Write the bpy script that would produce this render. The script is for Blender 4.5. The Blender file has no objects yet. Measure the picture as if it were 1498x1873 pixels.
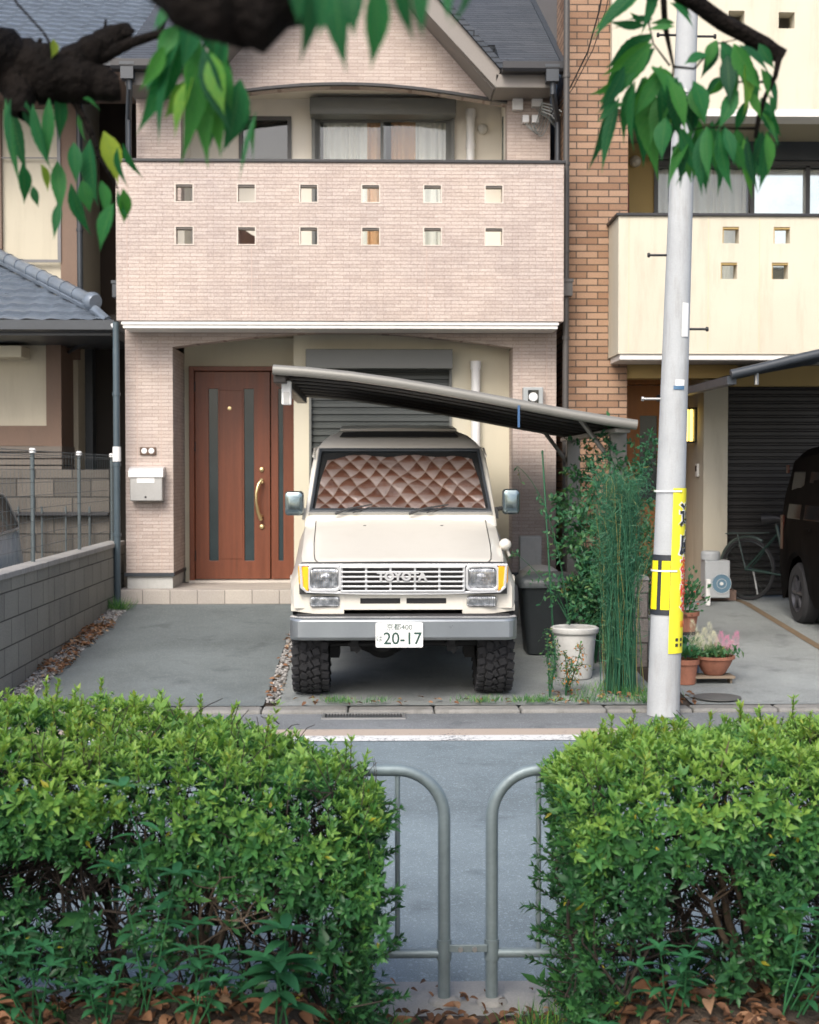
import bpy, bmesh, math, random
import numpy as np
from mathutils import Vector, Matrix, Euler
R = math.radians
random.seed(7); rng = np.random.default_rng(7)
S = bpy.context.scene
COL = S.collection

# ------------------------------------------------------------------ camera
F = 2600.0; CZ = 1.68
PITCH = math.atan(74.5 / F); YAW = math.atan(60 / F)
cam_d = bpy.data.cameras.new('camera'); cam = bpy.data.objects.new('camera', cam_d); COL.objects.link(cam)
cam.location = (0, 0, CZ); cam.rotation_euler = (math.pi / 2 - PITCH, 0, -YAW)
cam_d.sensor_fit = 'HORIZONTAL'; cam_d.sensor_width = 24.0; cam_d.lens = F * 24 / 1498
cam_d.clip_start = 0.05; cam_d.clip_end = 1500
cam_d.dof.use_dof = True; cam_d.dof.focus_distance = 6.6; cam_d.dof.aperture_fstop = 4.6
S.camera = cam
# ------------------------------------------------------------------ world and sun
SUN_EL, SUN_AZ = 42.0, 200.0           # azimuth measured from +Y clockwise: behind and left of the camera
w = bpy.data.worlds.new("World"); S.world = w; w.use_nodes = True
nt = w.node_tree; bg = nt.nodes['Background']
sky = nt.nodes.new('ShaderNodeTexSky'); sky.sky_type = 'NISHITA'; sky.sun_disc = False
sky.sun_elevation = R(SUN_EL); sky.sun_rotation = R(SUN_AZ); sky.dust_density = 4.0; sky.air_density = 0.8; sky.ozone_density = 1.1
nt.links.new(sky.outputs[0], bg.inputs[0]); bg.inputs[1].default_value = 0.15
sun_d = bpy.data.lights.new('sun', 'SUN'); sun = bpy.data.objects.new('sun', sun_d); COL.objects.link(sun)
sun_d.energy = 1.4; sun_d.angle = R(32); sun_d.color = (1.0, 0.995, 0.955)
sdir = Vector((math.sin(R(SUN_AZ)) * math.cos(R(SUN_EL)), math.cos(R(SUN_AZ)) * math.cos(R(SUN_EL)), math.sin(R(SUN_EL))))
sun.rotation_euler = sdir.to_track_quat('Z', 'Y').to_euler()
S.view_settings.view_transform = 'Standard'; S.view_settings.look = 'None'
S.view_settings.exposure = 0.86; S.view_settings.gamma = 1; S.view_settings.use_curve_mapping = False

# ------------------------------------------------------------------ measuring: a sight line through a picture point, met at a real distance
_M = Euler(cam.rotation_euler).to_matrix(); _C = Vector((0, 0, CZ))
def ray(px, py): return _M @ Vector(((px - 749) / F, -(py - 936.5) / F, -1))
def P(px, py, D):
    r = ray(px, py); return _C + r * (D / r.y)
def PX(px, D, py=862): return P(px, py, D).x
def PZ(py, D, px=689): return P(px, py, D).z
def zg(D): return 0.03 + 0.0633 * (min(max(D, 10.1), 14.6) - 10.1)

# ------------------------------------------------------------------ mesh builder
class MB:
    def __init__(s): s.v = []; s.f = []; s.m = []; s.mi = 0; s.parts = []
    def add(s, vs, fs):
        vs = list(vs); s.parts.append((vs, list(fs))); n = len(s.v); s.v += [tuple(v) for v in vs]; s.f += [tuple(i + n for i in f) for f in fs]; s.m += [s.mi] * len(fs); return s
    def box(s, x0, x1, y0, y1, z0, z1, mi=None):
        if mi is not None: s.mi = mi
        vs = [(x, y, z) for z in (z0, z1) for y in (y0, y1) for x in (x0, x1)]
        return s.add(vs, [(0, 2, 3, 1), (4, 5, 7, 6), (0, 1, 5, 4), (2, 6, 7, 3), (0, 4, 6, 2), (1, 3, 7, 5)])
    def obox(s, c, size, rot=(0, 0, 0)):
        m = Euler(rot).to_matrix(); hx, hy, hz = [a / 2 for a in size]; c = Vector(c)
        vs = [c + m @ Vector((x, y, z)) for z in (-hz, hz) for y in (-hy, hy) for x in (-hx, hx)]
        return s.add(vs, [(0, 2, 3, 1), (4, 5, 7, 6), (0, 1, 5, 4), (2, 6, 7, 3), (0, 4, 6, 2), (1, 3, 7, 5)])
    def tube(s, pts, r, n=10, caps=True):
        pts = [Vector(p) for p in pts]
        if not hasattr(r, '__len__'): r = [r] * len(pts)
        up = None; rings = []
        for i, p in enumerate(pts):
            t = (pts[min(i + 1, len(pts) - 1)] - pts[max(i - 1, 0)]).normalized()
            if up is None:
                up = Vector((0, 0, 1)) if abs(t.z) < .9 else Vector((1, 0, 0))
            a = t.cross(up).normalized(); b = a.cross(t).normalized(); up = b
            rings.append([p + (a * math.cos(2 * math.pi * k / n) + b * math.sin(2 * math.pi * k / n)) * r[i] for k in range(n)])
        fs = []
        for i in range(len(rings) - 1):
            for k in range(n):
                a, b = i * n + k, i * n + (k + 1) % n; fs.append((a, b, b + n, a + n))
        if caps: fs.append(tuple(range(n))[::-1]); fs.append(tuple((len(rings) - 1) * n + k for k in range(n)))
        return s.add([v for rg in rings for v in rg], fs)
    def lathe(s, prof, c=(0, 0, 0), axis='Z', n=32, cap=True):
        c = Vector(c); vs = []
        for r, h in prof:
            for k in range(n):
                a = 2 * math.pi * k / n; u, v = r * math.cos(a), r * math.sin(a)
                vs.append(c + (Vector((u, v, h)) if axis == 'Z' else Vector((h, u, v)) if axis == 'X' else Vector((v, h, u))))
        fs = []
        for i in range(len(prof) - 1):
            for k in range(n):
                a, b = i * n + k, i * n + (k + 1) % n; fs.append((a, b, b + n, a + n))
        if cap and prof[0][0] > 1e-4: fs.append(tuple(range(n))[::-1])
        if cap and prof[-1][0] > 1e-4: fs.append(tuple((len(prof) - 1) * n + k for k in range(n)))
        return s.add(vs, fs)
    def prism_y(s, poly, y0, y1):           # poly of (x,z) extruded in depth
        n = len(poly); vs = [(x, y0, z) for x, z in poly] + [(x, y1, z) for x, z in poly]
        return s.add(vs, [tuple(range(n))[::-1], tuple(range(n, 2 * n))] + [(i, (i + 1) % n, (i + 1) % n + n, i + n) for i in range(n)])
    def prism_x(s, poly, x0, x1):           # poly of (y,z)
        n = len(poly); vs = [(x0, y, z) for y, z in poly] + [(x1, y, z) for y, z in poly]
        return s.add(vs, [tuple(range(n)), tuple(range(n, 2 * n))[::-1]] + [(i, i + n, (i + 1) % n + n, (i + 1) % n) for i in range(n)])
    def prism_z(s, poly, z0, z1):
        n = len(poly); vs = [(x, y, z0) for x, y in poly] + [(x, y, z1) for x, y in poly]
        return s.add(vs, [tuple(range(n))[::-1], tuple(range(n, 2 * n))] + [(i, (i + 1) % n, (i + 1) % n + n, i + n) for i in range(n)])
    def loft(s, secs, closed=False, caps=True):
        n = len(secs[0]); fs = []
        for i in range(len(secs) - 1):
            for k in range(n if closed else n - 1):
                a, b = i * n + k, i * n + (k + 1) % n; fs.append((a, a + n, b + n, b))
        if caps: fs.append(tuple(range(n))); fs.append(tuple((len(secs) - 1) * n + k for k in range(n))[::-1])
        return s.add([p for sec in secs for p in sec], fs)
    def holes(s, x0, x1, z0, z1, y0, y1, hs):   # a wall panel pierced by rectangular openings
        xs = sorted({x0, x1, *[h[0] for h in hs], *[h[1] for h in hs]}); zs = sorted({z0, z1, *[h[2] for h in hs], *[h[3] for h in hs]})
        nx, nz = len(xs), len(zs)
        vs = [(x, y, z) for y in (y0, y1) for z in zs for x in xs]; I = lambda l, j, i: l * nx * nz + j * nx + i
        def solid(i, j):
            if i < 0 or j < 0 or i >= nx - 1 or j >= nz - 1: return False
            cx, cz = (xs[i] + xs[i + 1]) / 2, (zs[j] + zs[j + 1]) / 2
            return not any(h[0] < cx < h[1] and h[2] < cz < h[3] for h in hs)
        fs = []
        for j in range(nz - 1):
            for i in range(nx - 1):
                if not solid(i, j): continue
                fs.append((I(0, j, i), I(0, j, i + 1), I(0, j + 1, i + 1), I(0, j + 1, i)))
                fs.append((I(1, j, i), I(1, j + 1, i), I(1, j + 1, i + 1), I(1, j, i + 1)))
                if not solid(i - 1, j): fs.append((I(0, j, i), I(0, j + 1, i), I(1, j + 1, i), I(1, j, i)))
                if not solid(i + 1, j): fs.append((I(0, j, i + 1), I(1, j, i + 1), I(1, j + 1, i + 1), I(0, j + 1, i + 1)))
                if not solid(i, j - 1): fs.append((I(0, j, i), I(1, j, i), I(1, j, i + 1), I(0, j, i + 1)))
                if not solid(i, j + 1): fs.append((I(0, j + 1, i), I(0, j + 1, i + 1), I(1, j + 1, i + 1), I(1, j + 1, i)))
        return s.add(vs, fs)
    def each(s, name, mats, parent=None, **k):
        'one part for every piece added'
        for vs, fs in s.parts:
            b = MB(); b.add(vs, fs); o = b.build(name, mats, parent, **k)
        return o
    def build(s, name, mats, parent=None, smooth=None, bevel=0, seg=2, subsurf=0):
        me = bpy.data.meshes.new(name); off = Vector((0, 0, 0)); p = parent
        while p: off += p.location; p = p.parent
        o = bpy.data.objects.new(name, me)
        if parent is None:
            xs = np.array(s.v); off = Vector((float((xs[:, 0].min() + xs[:, 0].max()) / 2), float((xs[:, 1].min() + xs[:, 1].max()) / 2), float(xs[:, 2].min()))); o.location = off
        me.from_pydata([tuple(Vector(v) - off) for v in s.v], [], s.f)
        if not isinstance(mats, (list, tuple)): mats = [mats]
        for m in mats: me.materials.append(m)
        if len(mats) > 1: me.polygons.foreach_set('material_index', s.m)
        bm = bmesh.new(); bm.from_mesh(me); bmesh.ops.recalc_face_normals(bm, faces=bm.faces); bm.to_mesh(me); bm.free()
        if smooth is not None:
            me.polygons.foreach_set('use_smooth', [True] * len(me.polygons)); me.set_sharp_from_angle(angle=R(smooth))
        COL.objects.link(o)
        if parent: o.parent = parent
        s.last = o
        if bevel:
            b = o.modifiers.new('bevel', 'BEVEL'); b.width = bevel; b.segments = seg; b.limit_method = 'ANGLE'; b.angle_limit = R(35)
        if subsurf:
            b = o.modifiers.new('sub', 'SUBSURF'); b.levels = subsurf; b.render_levels = subsurf
        return o

def thing(name, label, cat, loc, group=None):
    o = bpy.data.objects.new(name, None); COL.objects.link(o); o.location = loc; o.empty_display_size = .2
    o['label'] = label; o['category'] = cat
    if group: o['group'] = group
    return o
def tag(o, label, cat, group=None, kind=None):
    o['label'] = label; o['category'] = cat
    if group: o['group'] = group
    if kind: o['kind'] = kind
    return o
def struct(o, label=None, kind='structure', cat=None):
    o['kind'] = kind; o['label'] = label or o.name.replace('_', ' '); o['category'] = cat or o.name.replace('_', ' ')
    return o

def np_mesh(name, V, Q, mat, parent=None, attrs=None, smooth=True):
    me = bpy.data.meshes.new(name); off = np.zeros(3); p = parent
    while p: off += np.array(p.location); p = p.parent
    o = bpy.data.objects.new(name, me)
    if parent is None:
        off = np.array([(V[:, 0].min() + V[:, 0].max()) / 2, (V[:, 1].min() + V[:, 1].max()) / 2, V[:, 2].min()]); o.location = off
    V = V - off; k = Q.shape[1]
    me.vertices.add(len(V)); me.vertices.foreach_set('co', V.astype(np.float32).ravel())
    me.loops.add(Q.size); me.loops.foreach_set('vertex_index', Q.astype(np.int32).ravel())
    me.polygons.add(len(Q)); me.polygons.foreach_set('loop_start', (np.arange(len(Q)) * k).astype(np.int32))
    me.polygons.foreach_set('loop_total', np.full(len(Q), k, dtype=np.int32))
    if smooth: me.polygons.foreach_set('use_smooth', np.ones(len(Q), dtype=bool))
    me.update(calc_edges=True)
    for n_, a in (attrs or {}).items():
        at = me.attributes.new(n_, 'FLOAT', 'POINT'); at.data.foreach_set('value', a.astype(np.float32))
    me.materials.append(mat); COL.objects.link(o)
    if parent: o.parent = parent
    return o

# ------------------------------------------------------------------ materials
def _new(name):
    m = bpy.data.materials.new(name); m.use_nodes = True; nt = m.node_tree; return m, nt, nt.nodes['Principled BSDF']
def N(nt, t, **k):
    n = nt.nodes.new(t)
    for a, b in k.items(): setattr(n, a, b)
    return n
def L(nt, a, b): nt.links.new(a, b)
def ramp(nt, fac, stops):
    r = N(nt, 'ShaderNodeValToRGB'); e = r.color_ramp.elements
    while len(e) < len(stops): e.new(.5)
    for i, (p, c) in enumerate(stops): e[i].position = p; e[i].color = (*c, 1)
    L(nt, fac, r.inputs[0]); return r.outputs[0]
def coords(nt, scale=None):
    t = N(nt, 'ShaderNodeTexCoord'); o = t.outputs['Object']
    if scale:
        m = N(nt, 'ShaderNodeMapping'); m.inputs['Scale'].default_value = scale; L(nt, o, m.inputs[0]); o = m.outputs[0]
    return o
def noise(nt, co, scale, detail=4, rough=.55):
    n = N(nt, 'ShaderNodeTexNoise'); n.inputs['Scale'].default_value = scale; n.inputs['Detail'].default_value = detail; n.inputs['Roughness'].default_value = rough
    L(nt, co, n.inputs['Vector']); return n.outputs['Fac']
def math_(nt, op, a, b=None, c=None):
    n = N(nt, 'ShaderNodeMath', operation=op)
    for i, v in enumerate((a, b, c)):
        if v is None: continue
        if isinstance(v, (int, float)): n.inputs[i].default_value = v
        else: L(nt, v, n.inputs[i])
    return n.outputs[0]
def mixc(nt, fac, a, b, mode='MIX'):
    n = N(nt, 'ShaderNodeMix', data_type='RGBA', blend_type=mode)
    for i, v in ((0, fac), (6, a), (7, b)):
        if isinstance(v, (int, float)): n.inputs[i].default_value = v
        elif isinstance(v, tuple): n.inputs[i].default_value = (*v, 1)
        else: L(nt, v, n.inputs[i])
    return n.outputs[2]
def bump(nt, h, b, strength=.5, dist=.01):
    n = N(nt, 'ShaderNodeBump'); n.inputs['Strength'].default_value = strength; n.inputs['Distance'].default_value = dist
    L(nt, h, n.inputs['Height']); L(nt, n.outputs[0], b.inputs['Normal']); return n
def dk(c, k): return tuple(x * k for x in c)
def M(name, c, rough=.6, metal=0., var=.12, scale=3., bmp=.15, bscale=60., bdist=.004, coat=0., spec=.5, stretch=None, stain=0., stainc=(.1, .09, .07)):
    m, nt, b = _new(name); co = coords(nt, stretch)
    n1 = noise(nt, co, scale, 5); n2 = noise(nt, co, bscale, 3)
    mixn = math_(nt, 'ADD', math_(nt, 'MULTIPLY', n1, .65), math_(nt, 'MULTIPLY', n2, .35))
    colr = ramp(nt, mixn, [(.3, dk(c, 1 - var)), (.7, dk(c, 1 + var))])
    if stain:
        st = noise(nt, coords(nt, (6, 6, .8)), 1.2, 6, .7)
        colr = mixc(nt, math_(nt, 'MULTIPLY', ramp(nt, st, [(.5, (0, 0, 0)), (.75, (1, 1, 1))]), stain), colr, stainc)
    L(nt, colr, b.inputs['Base Color'])
    b.inputs['Metallic'].default_value = metal; b.inputs['Specular IOR Level'].default_value = spec; b.inputs['Coat Weight'].default_value = coat
    rr = ramp(nt, n1, [(.2, (rough * .85,) * 3), (.8, (min(1, rough * 1.15),) * 3)]); L(nt, rr, b.inputs['Roughness'])
    if bmp: bump(nt, n2, b, bmp, bdist)
    return m
def wall_uv(nt):
    t = N(nt, 'ShaderNodeTexCoord'); s = N(nt, 'ShaderNodeSeparateXYZ'); L(nt, t.outputs['Object'], s.inputs[0])
    c = N(nt, 'ShaderNodeCombineXYZ'); L(nt, math_(nt, 'ADD', s.outputs[0], s.outputs[1]), c.inputs[0]); L(nt, s.outputs[2], c.inputs[1]); return c.outputs[0], t.outputs['Object']
def bricks(name, c1, c2, mort, bw, rh, ms, rough=.8, bdist=.006, off=.5, extra=None, stain=.25, stainc=(.12, .1, .08), bstr=.7, nvar=.3):
    m, nt, b = _new(name); uv, co = wall_uv(nt)
    t = N(nt, 'ShaderNodeTexBrick', offset=off); L(nt, uv, t.inputs['Vector'])
    t.inputs['Color1'].default_value = (*c1, 1); t.inputs['Color2'].default_value = (*c2, 1); t.inputs['Mortar'].default_value = (*mort, 1)
    t.inputs['Scale'].default_value = 1; t.inputs['Mortar Size'].default_value = ms; t.inputs['Mortar Smooth'].default_value = .3
    t.inputs['Brick Width'].default_value = bw; t.inputs['Row Height'].default_value = rh; t.inputs['Bias'].default_value = -.1
    n1 = noise(nt, co, 1.3, 6, .65); n2 = noise(nt, co, 90, 4, .7)
    c = mixc(nt, 1., t.outputs['Color'], ramp(nt, n2, [(.25, (1 - nvar,) * 3), (.75, (1 + nvar * .5,) * 3)]), 'MULTIPLY')
    c = mixc(nt, 1., c, ramp(nt, n1, [(.3, (.86, .86, .88)), (.7, (1.06, 1.05, 1.03))]), 'MULTIPLY')
    if stain:
        st = noise(nt, coords(nt, (5, 5, .7)), 1.1, 6, .7)
        c = mixc(nt, math_(nt, 'MULTIPLY', ramp(nt, st, [(.55, (0, 0, 0)), (.8, (1, 1, 1))]), stain), c, stainc)
    L(nt, c, b.inputs['Base Color']); b.inputs['Roughness'].default_value = rough; b.inputs['Specular IOR Level'].default_value = .3
    h = math_(nt, 'ADD', math_(nt, 'MULTIPLY', t.outputs['Fac'], -1.), math_(nt, 'MULTIPLY', n2, .45)); bump(nt, h, b, bstr, bdist)
    return m
def leafmat(name, stops, rough=.4, trans=.35, spec=.3, veins=0):
    m, nt, b = _new(name); a = N(nt, 'ShaderNodeAttribute', attribute_name='tint')
    n = noise(nt, coords(nt), 130, 2)
    f = math_(nt, 'ADD', a.outputs['Fac'], math_(nt, 'MULTIPLY', math_(nt, 'SUBTRACT', n, .5), .18))
    c = ramp(nt, f, stops)
    if veins:
        au = N(nt, 'ShaderNodeAttribute', attribute_name='u'); av = N(nt, 'ShaderNodeAttribute', attribute_name='v')
        s_ = math_(nt, 'ABSOLUTE', av.outputs['Fac']); w_ = math_(nt, 'FRACT', math_(nt, 'MULTIPLY', math_(nt, 'SUBTRACT', au.outputs['Fac'], math_(nt, 'MULTIPLY', s_, .14)), veins))
        ln = math_(nt, 'MAXIMUM', math_(nt, 'LESS_THAN', w_, .10), math_(nt, 'LESS_THAN', s_, .055))
        c = mixc(nt, math_(nt, 'MULTIPLY', ln, .30), c, (.16, .30, .10)); bump(nt, math_(nt, 'SINE', math_(nt, 'MULTIPLY', w_, 3.14)), b, .25, .002)
    L(nt, c, b.inputs['Base Color']); b.inputs['Roughness'].default_value = rough; b.inputs['Specular IOR Level'].default_value = spec
    tr = N(nt, 'ShaderNodeBsdfTranslucent'); L(nt, mixc(nt, 1., c, (1.1, 1.25, .6), 'MULTIPLY'), tr.inputs[0])
    mx = N(nt, 'ShaderNodeMixShader'); mx.inputs[0].default_value = trans; L(nt, b.outputs[0], mx.inputs[1]); L(nt, tr.outputs[0], mx.inputs[2])
    L(nt, mx.outputs[0], nt.nodes['Material Output'].inputs[0]); return m
def glass(name, tint=(.8, .85, .85), refl=1.0, rough=.03):
    m, nt, b = _new(name); nt.nodes.remove(b)
    tr = N(nt, 'ShaderNodeBsdfTransparent'); tr.inputs[0].default_value = (*tint, 1)
    gl = N(nt, 'ShaderNodeBsdfGlossy'); gl.inputs['Roughness'].default_value = rough
    lw0 = N(nt, 'ShaderNodeLayerWeight'); lw0.inputs[0].default_value = .5; fz = math_(nt, 'MULTIPLY_ADD', math_(nt, 'POWER', lw0.outputs['Facing'], 4.0), .9, .06)
    mx = N(nt, 'ShaderNodeMixShader'); L(nt, math_(nt, 'MULTIPLY', fz, refl), mx.inputs[0]); L(nt, tr.outputs[0], mx.inputs[1]); L(nt, gl.outputs[0], mx.inputs[2])
    L(nt, mx.outputs[0], nt.nodes['Material Output'].inputs[0]); return m

siding = bricks('pink siding', (.545, .462, .408), (.465, .385, .335), (.345, .27, .235), .17, .036, .0024, bdist=.005, off=.37, stain=.34, stainc=(.27, .23, .20), nvar=.38)
orange_brick = bricks('orange brick', (.385, .25, .165), (.24, .135, .08), (.085, .065, .05), .225, .0705, .0065, bdist=.012, stain=.2, nvar=.3)
block = bricks('concrete block', (.285, .28, .245), (.225, .222, .198), (.075, .075, .068), .40, .20, .006, bdist=.01, stain=.45, stainc=(.045, .042, .036), nvar=.45)
tile_step = bricks('step tile', (.46, .42, .37), (.40, .365, .325), (.2, .18, .16), .28, .30, .005, off=0, bdist=.003, stain=.1)
cream = M('cream render', (.58, .54, .42), .85, var=.05, scale=1.2, bmp=.3, bscale=160, bdist=.003, stain=.10, stainc=(.3, .25, .17))
cream_pale = M('pale cream render', (.72, .68, .59), .85, var=.05, scale=1.2, bmp=.3, bscale=160, bdist=.003, stain=.08, stainc=(.3, .25, .2))
cream_r = M('yellow cream render', (.54, .498, .395), .85, var=.09, scale=1.1, bmp=.5, bscale=110, bdist=.004, stain=.34, stainc=(.30, .25, .17))
ochre = M('ochre render', (.42, .30, .12), .85, var=.06, scale=1.2, bmp=.3, bscale=160, bdist=.003)
olive = M('olive soffit', (.30, .27, .19), .8, var=.06, scale=2)
brown_trim = M('brown timber trim', (.17, .115, .085), .75, var=.15, scale=3, stretch=(2, 2, .4))
dark_void = M('recess shade black', (.028, .024, .02), .8, var=.2)  # near-black colour stands in for the shade inside recesses
dark_metal = M('dark blue grey metal', (.035, .042, .05), .42, var=.15, scale=4, spec=.5)
black_metal = M('black metal', (.018, .018, .02), .45, var=.2)
grey_shutter = M('grey shutter metal', (.13, .135, .125), .5, var=.07, scale=3)
alu = M('aluminium', (.40, .40, .39), .38, metal=.7, var=.1)
white_trim = M('white painted trim', (.72, .70, .66), .5, var=.05, scale=3)
white_pl = M('white plastic', (.74, .74, .72), .4, var=.04)
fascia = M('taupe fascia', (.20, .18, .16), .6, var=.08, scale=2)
kerb_m = M('dirty kerb concrete', (.20, .195, .18), .9, var=.3, scale=3, bmp=.6, bscale=90, bdist=.006, stain=.6, stainc=(.09, .085, .07))
stone_w = M('white stone plinth', (.42, .42, .40), .8, var=.12, scale=8, stain=.3, stainc=(.2, .2, .17))
concrete = M('driveway concrete', (.175, .18, .185), .9, var=.2, scale=1.3, bmp=.6, bscale=130, bdist=.004)
concrete2 = M('pale concrete', (.27, .265, .25), .9, var=.22, scale=2.2, bmp=.6, bscale=110, bdist=.005)
soilm = M('soil', (.055, .04, .028), .95, var=.4, scale=8, bmp=1, bscale=60, bdist=.02)
wood_door = M('red brown timber', (.145, .042, .018), .42, var=.28, scale=2.5, bmp=.2, bscale=40, stretch=(9, 9, .5), spec=.45)
wood_or = M('orange timber', (.30, .12, .03), .5, var=.2, scale=2.5, stretch=(8, 8, .5))
strip_glass = M('door strip glass', (.025, .04, .045), .18, var=.2, scale=3, bmp=.1)
gold = M('pale gold metal', (.62, .50, .27), .28, metal=.85, var=.06)
plast_dark = M('dark bin plastic', (.022, .027, .03), .5, var=.2, scale=5)
terra = M('terracotta', (.28, .115, .07), .85, var=.25, scale=9, bmp=.4)
blue_glaze = M('blue glaze', (.04, .08, .14), .3, var=.3, scale=9)
pot_white = M('weathered white pot', (.50, .50, .48), .6, var=.12, scale=6, stain=.35, stainc=(.2, .19, .16))
pole_m = M('grey pole concrete', (.37, .385, .39), .85, var=.14, scale=3.5, bmp=.5, bscale=120, bdist=.004, stain=.7, stainc=(.20, .185, .16))
fence_m = M('galvanised fence paint', (.195, .245, .26), .42, var=.16, scale=14, bmp=.2, metal=.25, stain=.25, stainc=(.08, .07, .06))
bark = M('dark bark', (.009, .007, .006), .95, var=.5, scale=14, bmp=1, bscale=45, bdist=.02, spec=.12)
bark2 = M('shrub bark', (.030, .022, .017), .95, var=.4, scale=20, bmp=.8, bscale=90, bdist=.006)
paint_b = M('beige car paint', (.60, .57, .50), .36, stain=.10, stainc=(.36, .31, .24), var=.03, scale=1.5, bmp=.0, coat=.45, spec=.5)
chrome = M('chrome', (.72, .73, .74), .26, metal=.65, var=.04, bmp=0)
bumper_m = M('brushed bumper chrome', (.34, .365, .38), .30, metal=.7, var=.06, bmp=0)
rubber = M('tyre rubber', (.022, .022, .024), .85, var=.3, scale=12, bmp=.3)
under_m = M('underbody black', (.012, .012, .013), .7, var=.4, scale=10)
blk_pl = M('black trim plastic', (.02, .02, .02), .5, var=.2)
lensm = M('clear lamp lens', (.55, .57, .58), .12, metal=.35, var=.25, scale=25, bmp=.6, bscale=70, bdist=.006, coat=.8)
amber = M('amber lens', (.95, .40, .012), .18, var=.15, scale=20, bmp=.4, bscale=90, coat=.6)
plate_m = M('white plate', (.78, .78, .76), .35, var=.02)
green_txt = M('dark green lettering', (.02, .06, .045), .5, var=.05)
yellow_s = M('yellow sign vinyl', (.72, .66, .03), .4, var=.06, scale=9, bmp=.25, bscale=14, bdist=.01)
yellow_b = M('yellow stripe vinyl', (.78, .68, .01), .35, var=.05)
black_v = M('black vinyl', (.02, .024, .03), .45, var=.1)
red_v = M('red lettering', (.62, .06, .04), .5, var=.05)
blue_v = M('blue marking', (.03, .09, .20), .5, var=.05)
slate = bricks('slate roof', (.075, .085, .10), (.055, .065, .078), (.02, .022, .026), .6, .055, .006, bdist=.02, stain=.0, nvar=.3)
kawara = M('silver roof tile', (.145, .175, .215), .30, var=.25, scale=5, bmp=.3, bscale=50, metal=.15)
black_car = M('black car paint', (.005, .0042, .004), .5, var=.1, bmp=0, coat=.0, spec=.02)
grey_car = M('blue grey car paint', (.25, .33, .40), .35, metal=.1, var=.06, bmp=0, coat=.6)
win_glass = glass('window glass', (.93, .95, .94), 1.); shield_glass = glass('windscreen glass', (.82, .85, .85), 1.8)
dark_glass = M('dark glass', (.012, .016, .018), .06, var=.1, bmp=0, spec=.8)
room_dark = M('dim room', (.04, .04, .04), .9)
def curtainmat(name, c):
    m = M(name, c, .9, var=.08, scale=2, bmp=.2); return m
curt_w = curtainmat('grey white curtain', (.80, .77, .72)); curt_o = curtainmat('tan curtain', (.62, .36, .2))
shade_m = None
def asphalt(name, c, agg=.5):
    m, nt, b = _new(name); co = coords(nt)
    n1 = noise(nt, co, 1.1, 8, .68); n2 = noise(nt, co, 220, 3, .7); n9 = noise(nt, co, .35, 3, .5)
    v = N(nt, 'ShaderNodeTexVoronoi'); v.inputs['Scale'].default_value = 120; L(nt, co, v.inputs['Vector'])
    c_ = mixc(nt, 1., ramp(nt, n1, [(.34, dk(c, .80)), (.5, c), (.68, dk(c, 1.14))]), ramp(nt, n9, [(.4, (.88, .88, .88)), (.6, (1.08, 1.08, 1.08))]), 'MULTIPLY')
    c_ = mixc(nt, 1., c_, ramp(nt, n2, [(.3, (.62,) * 3), (.7, (1.38,) * 3)]), 'MULTIPLY')
    sep = N(nt, 'ShaderNodeSeparateColor'); L(nt, v.outputs['Color'], sep.inputs[0])
    c_ = mixc(nt, math_(nt, 'MULTIPLY', math_(nt, 'GREATER_THAN', sep.outputs[0], .90), agg), c_, dk(c, 2.6))
    crk = N(nt, 'ShaderNodeTexVoronoi', feature='DISTANCE_TO_EDGE'); crk.inputs['Scale'].default_value = .45
    wn = N(nt, 'ShaderNodeTexNoise'); wn.inputs['Scale'].default_value = 3; L(nt, co, wn.inputs['Vector'])
    L(nt, mixc(nt, .25, co, wn.outputs['Color']), crk.inputs['Vector'])
    c_ = mixc(nt, math_(nt, 'MULTIPLY', math_(nt, 'LESS_THAN', crk.outputs['Distance'], .002), .06), c_, dk(c, .35))
    sp = noise(nt, co, 2.6, 5, .62); c_ = mixc(nt, 1., c_, ramp(nt, sp, [(.30, (1.10, 1.10, 1.08)), (.42, (1, 1, 1)), (.58, (1, 1, 1)), (.70, (.74, .74, .75))]), 'MULTIPLY')
    L(nt, c_, b.inputs['Base Color']); b.inputs['Roughness'].default_value = .85; b.inputs['Specular IOR Level'].default_value = .35
    bump(nt, math_(nt, 'ADD', n2, v.outputs['Distance']), b, .5, .006); return m
road_m = asphalt('road asphalt', (.180, .222, .240), .22); drive_m = asphalt('driveway asphalt', (.135, .155, .155), .2); gut_m = asphalt('gutter asphalt', (.17, .18, .185), .2)
pad_m = asphalt('pad concrete', (.245, .262, .255), .08)
def worn(name, c, under, th=.5):
    m, nt, b = _new(name); co = coords(nt); n1 = noise(nt, co, 26, 6, .75); n2 = noise(nt, co, 3, 4)
    f = ramp(nt, math_(nt, 'ADD', math_(nt, 'MULTIPLY', n1, .7), math_(nt, 'MULTIPLY', n2, .3)), [(th - .03, (0, 0, 0)), (th + .03, (1, 1, 1))])
    L(nt, mixc(nt, f, c, under), b.inputs['Base Color']); b.inputs['Roughness'].default_value = .7; bump(nt, n1, b, .3, .003); return m
line_m = worn('worn white paint', (.62, .62, .60), (.15, .155, .165), .56)
line2_m = worn('faded beige paint', (.40, .33, .27), (.15, .14, .14), .60)

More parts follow.
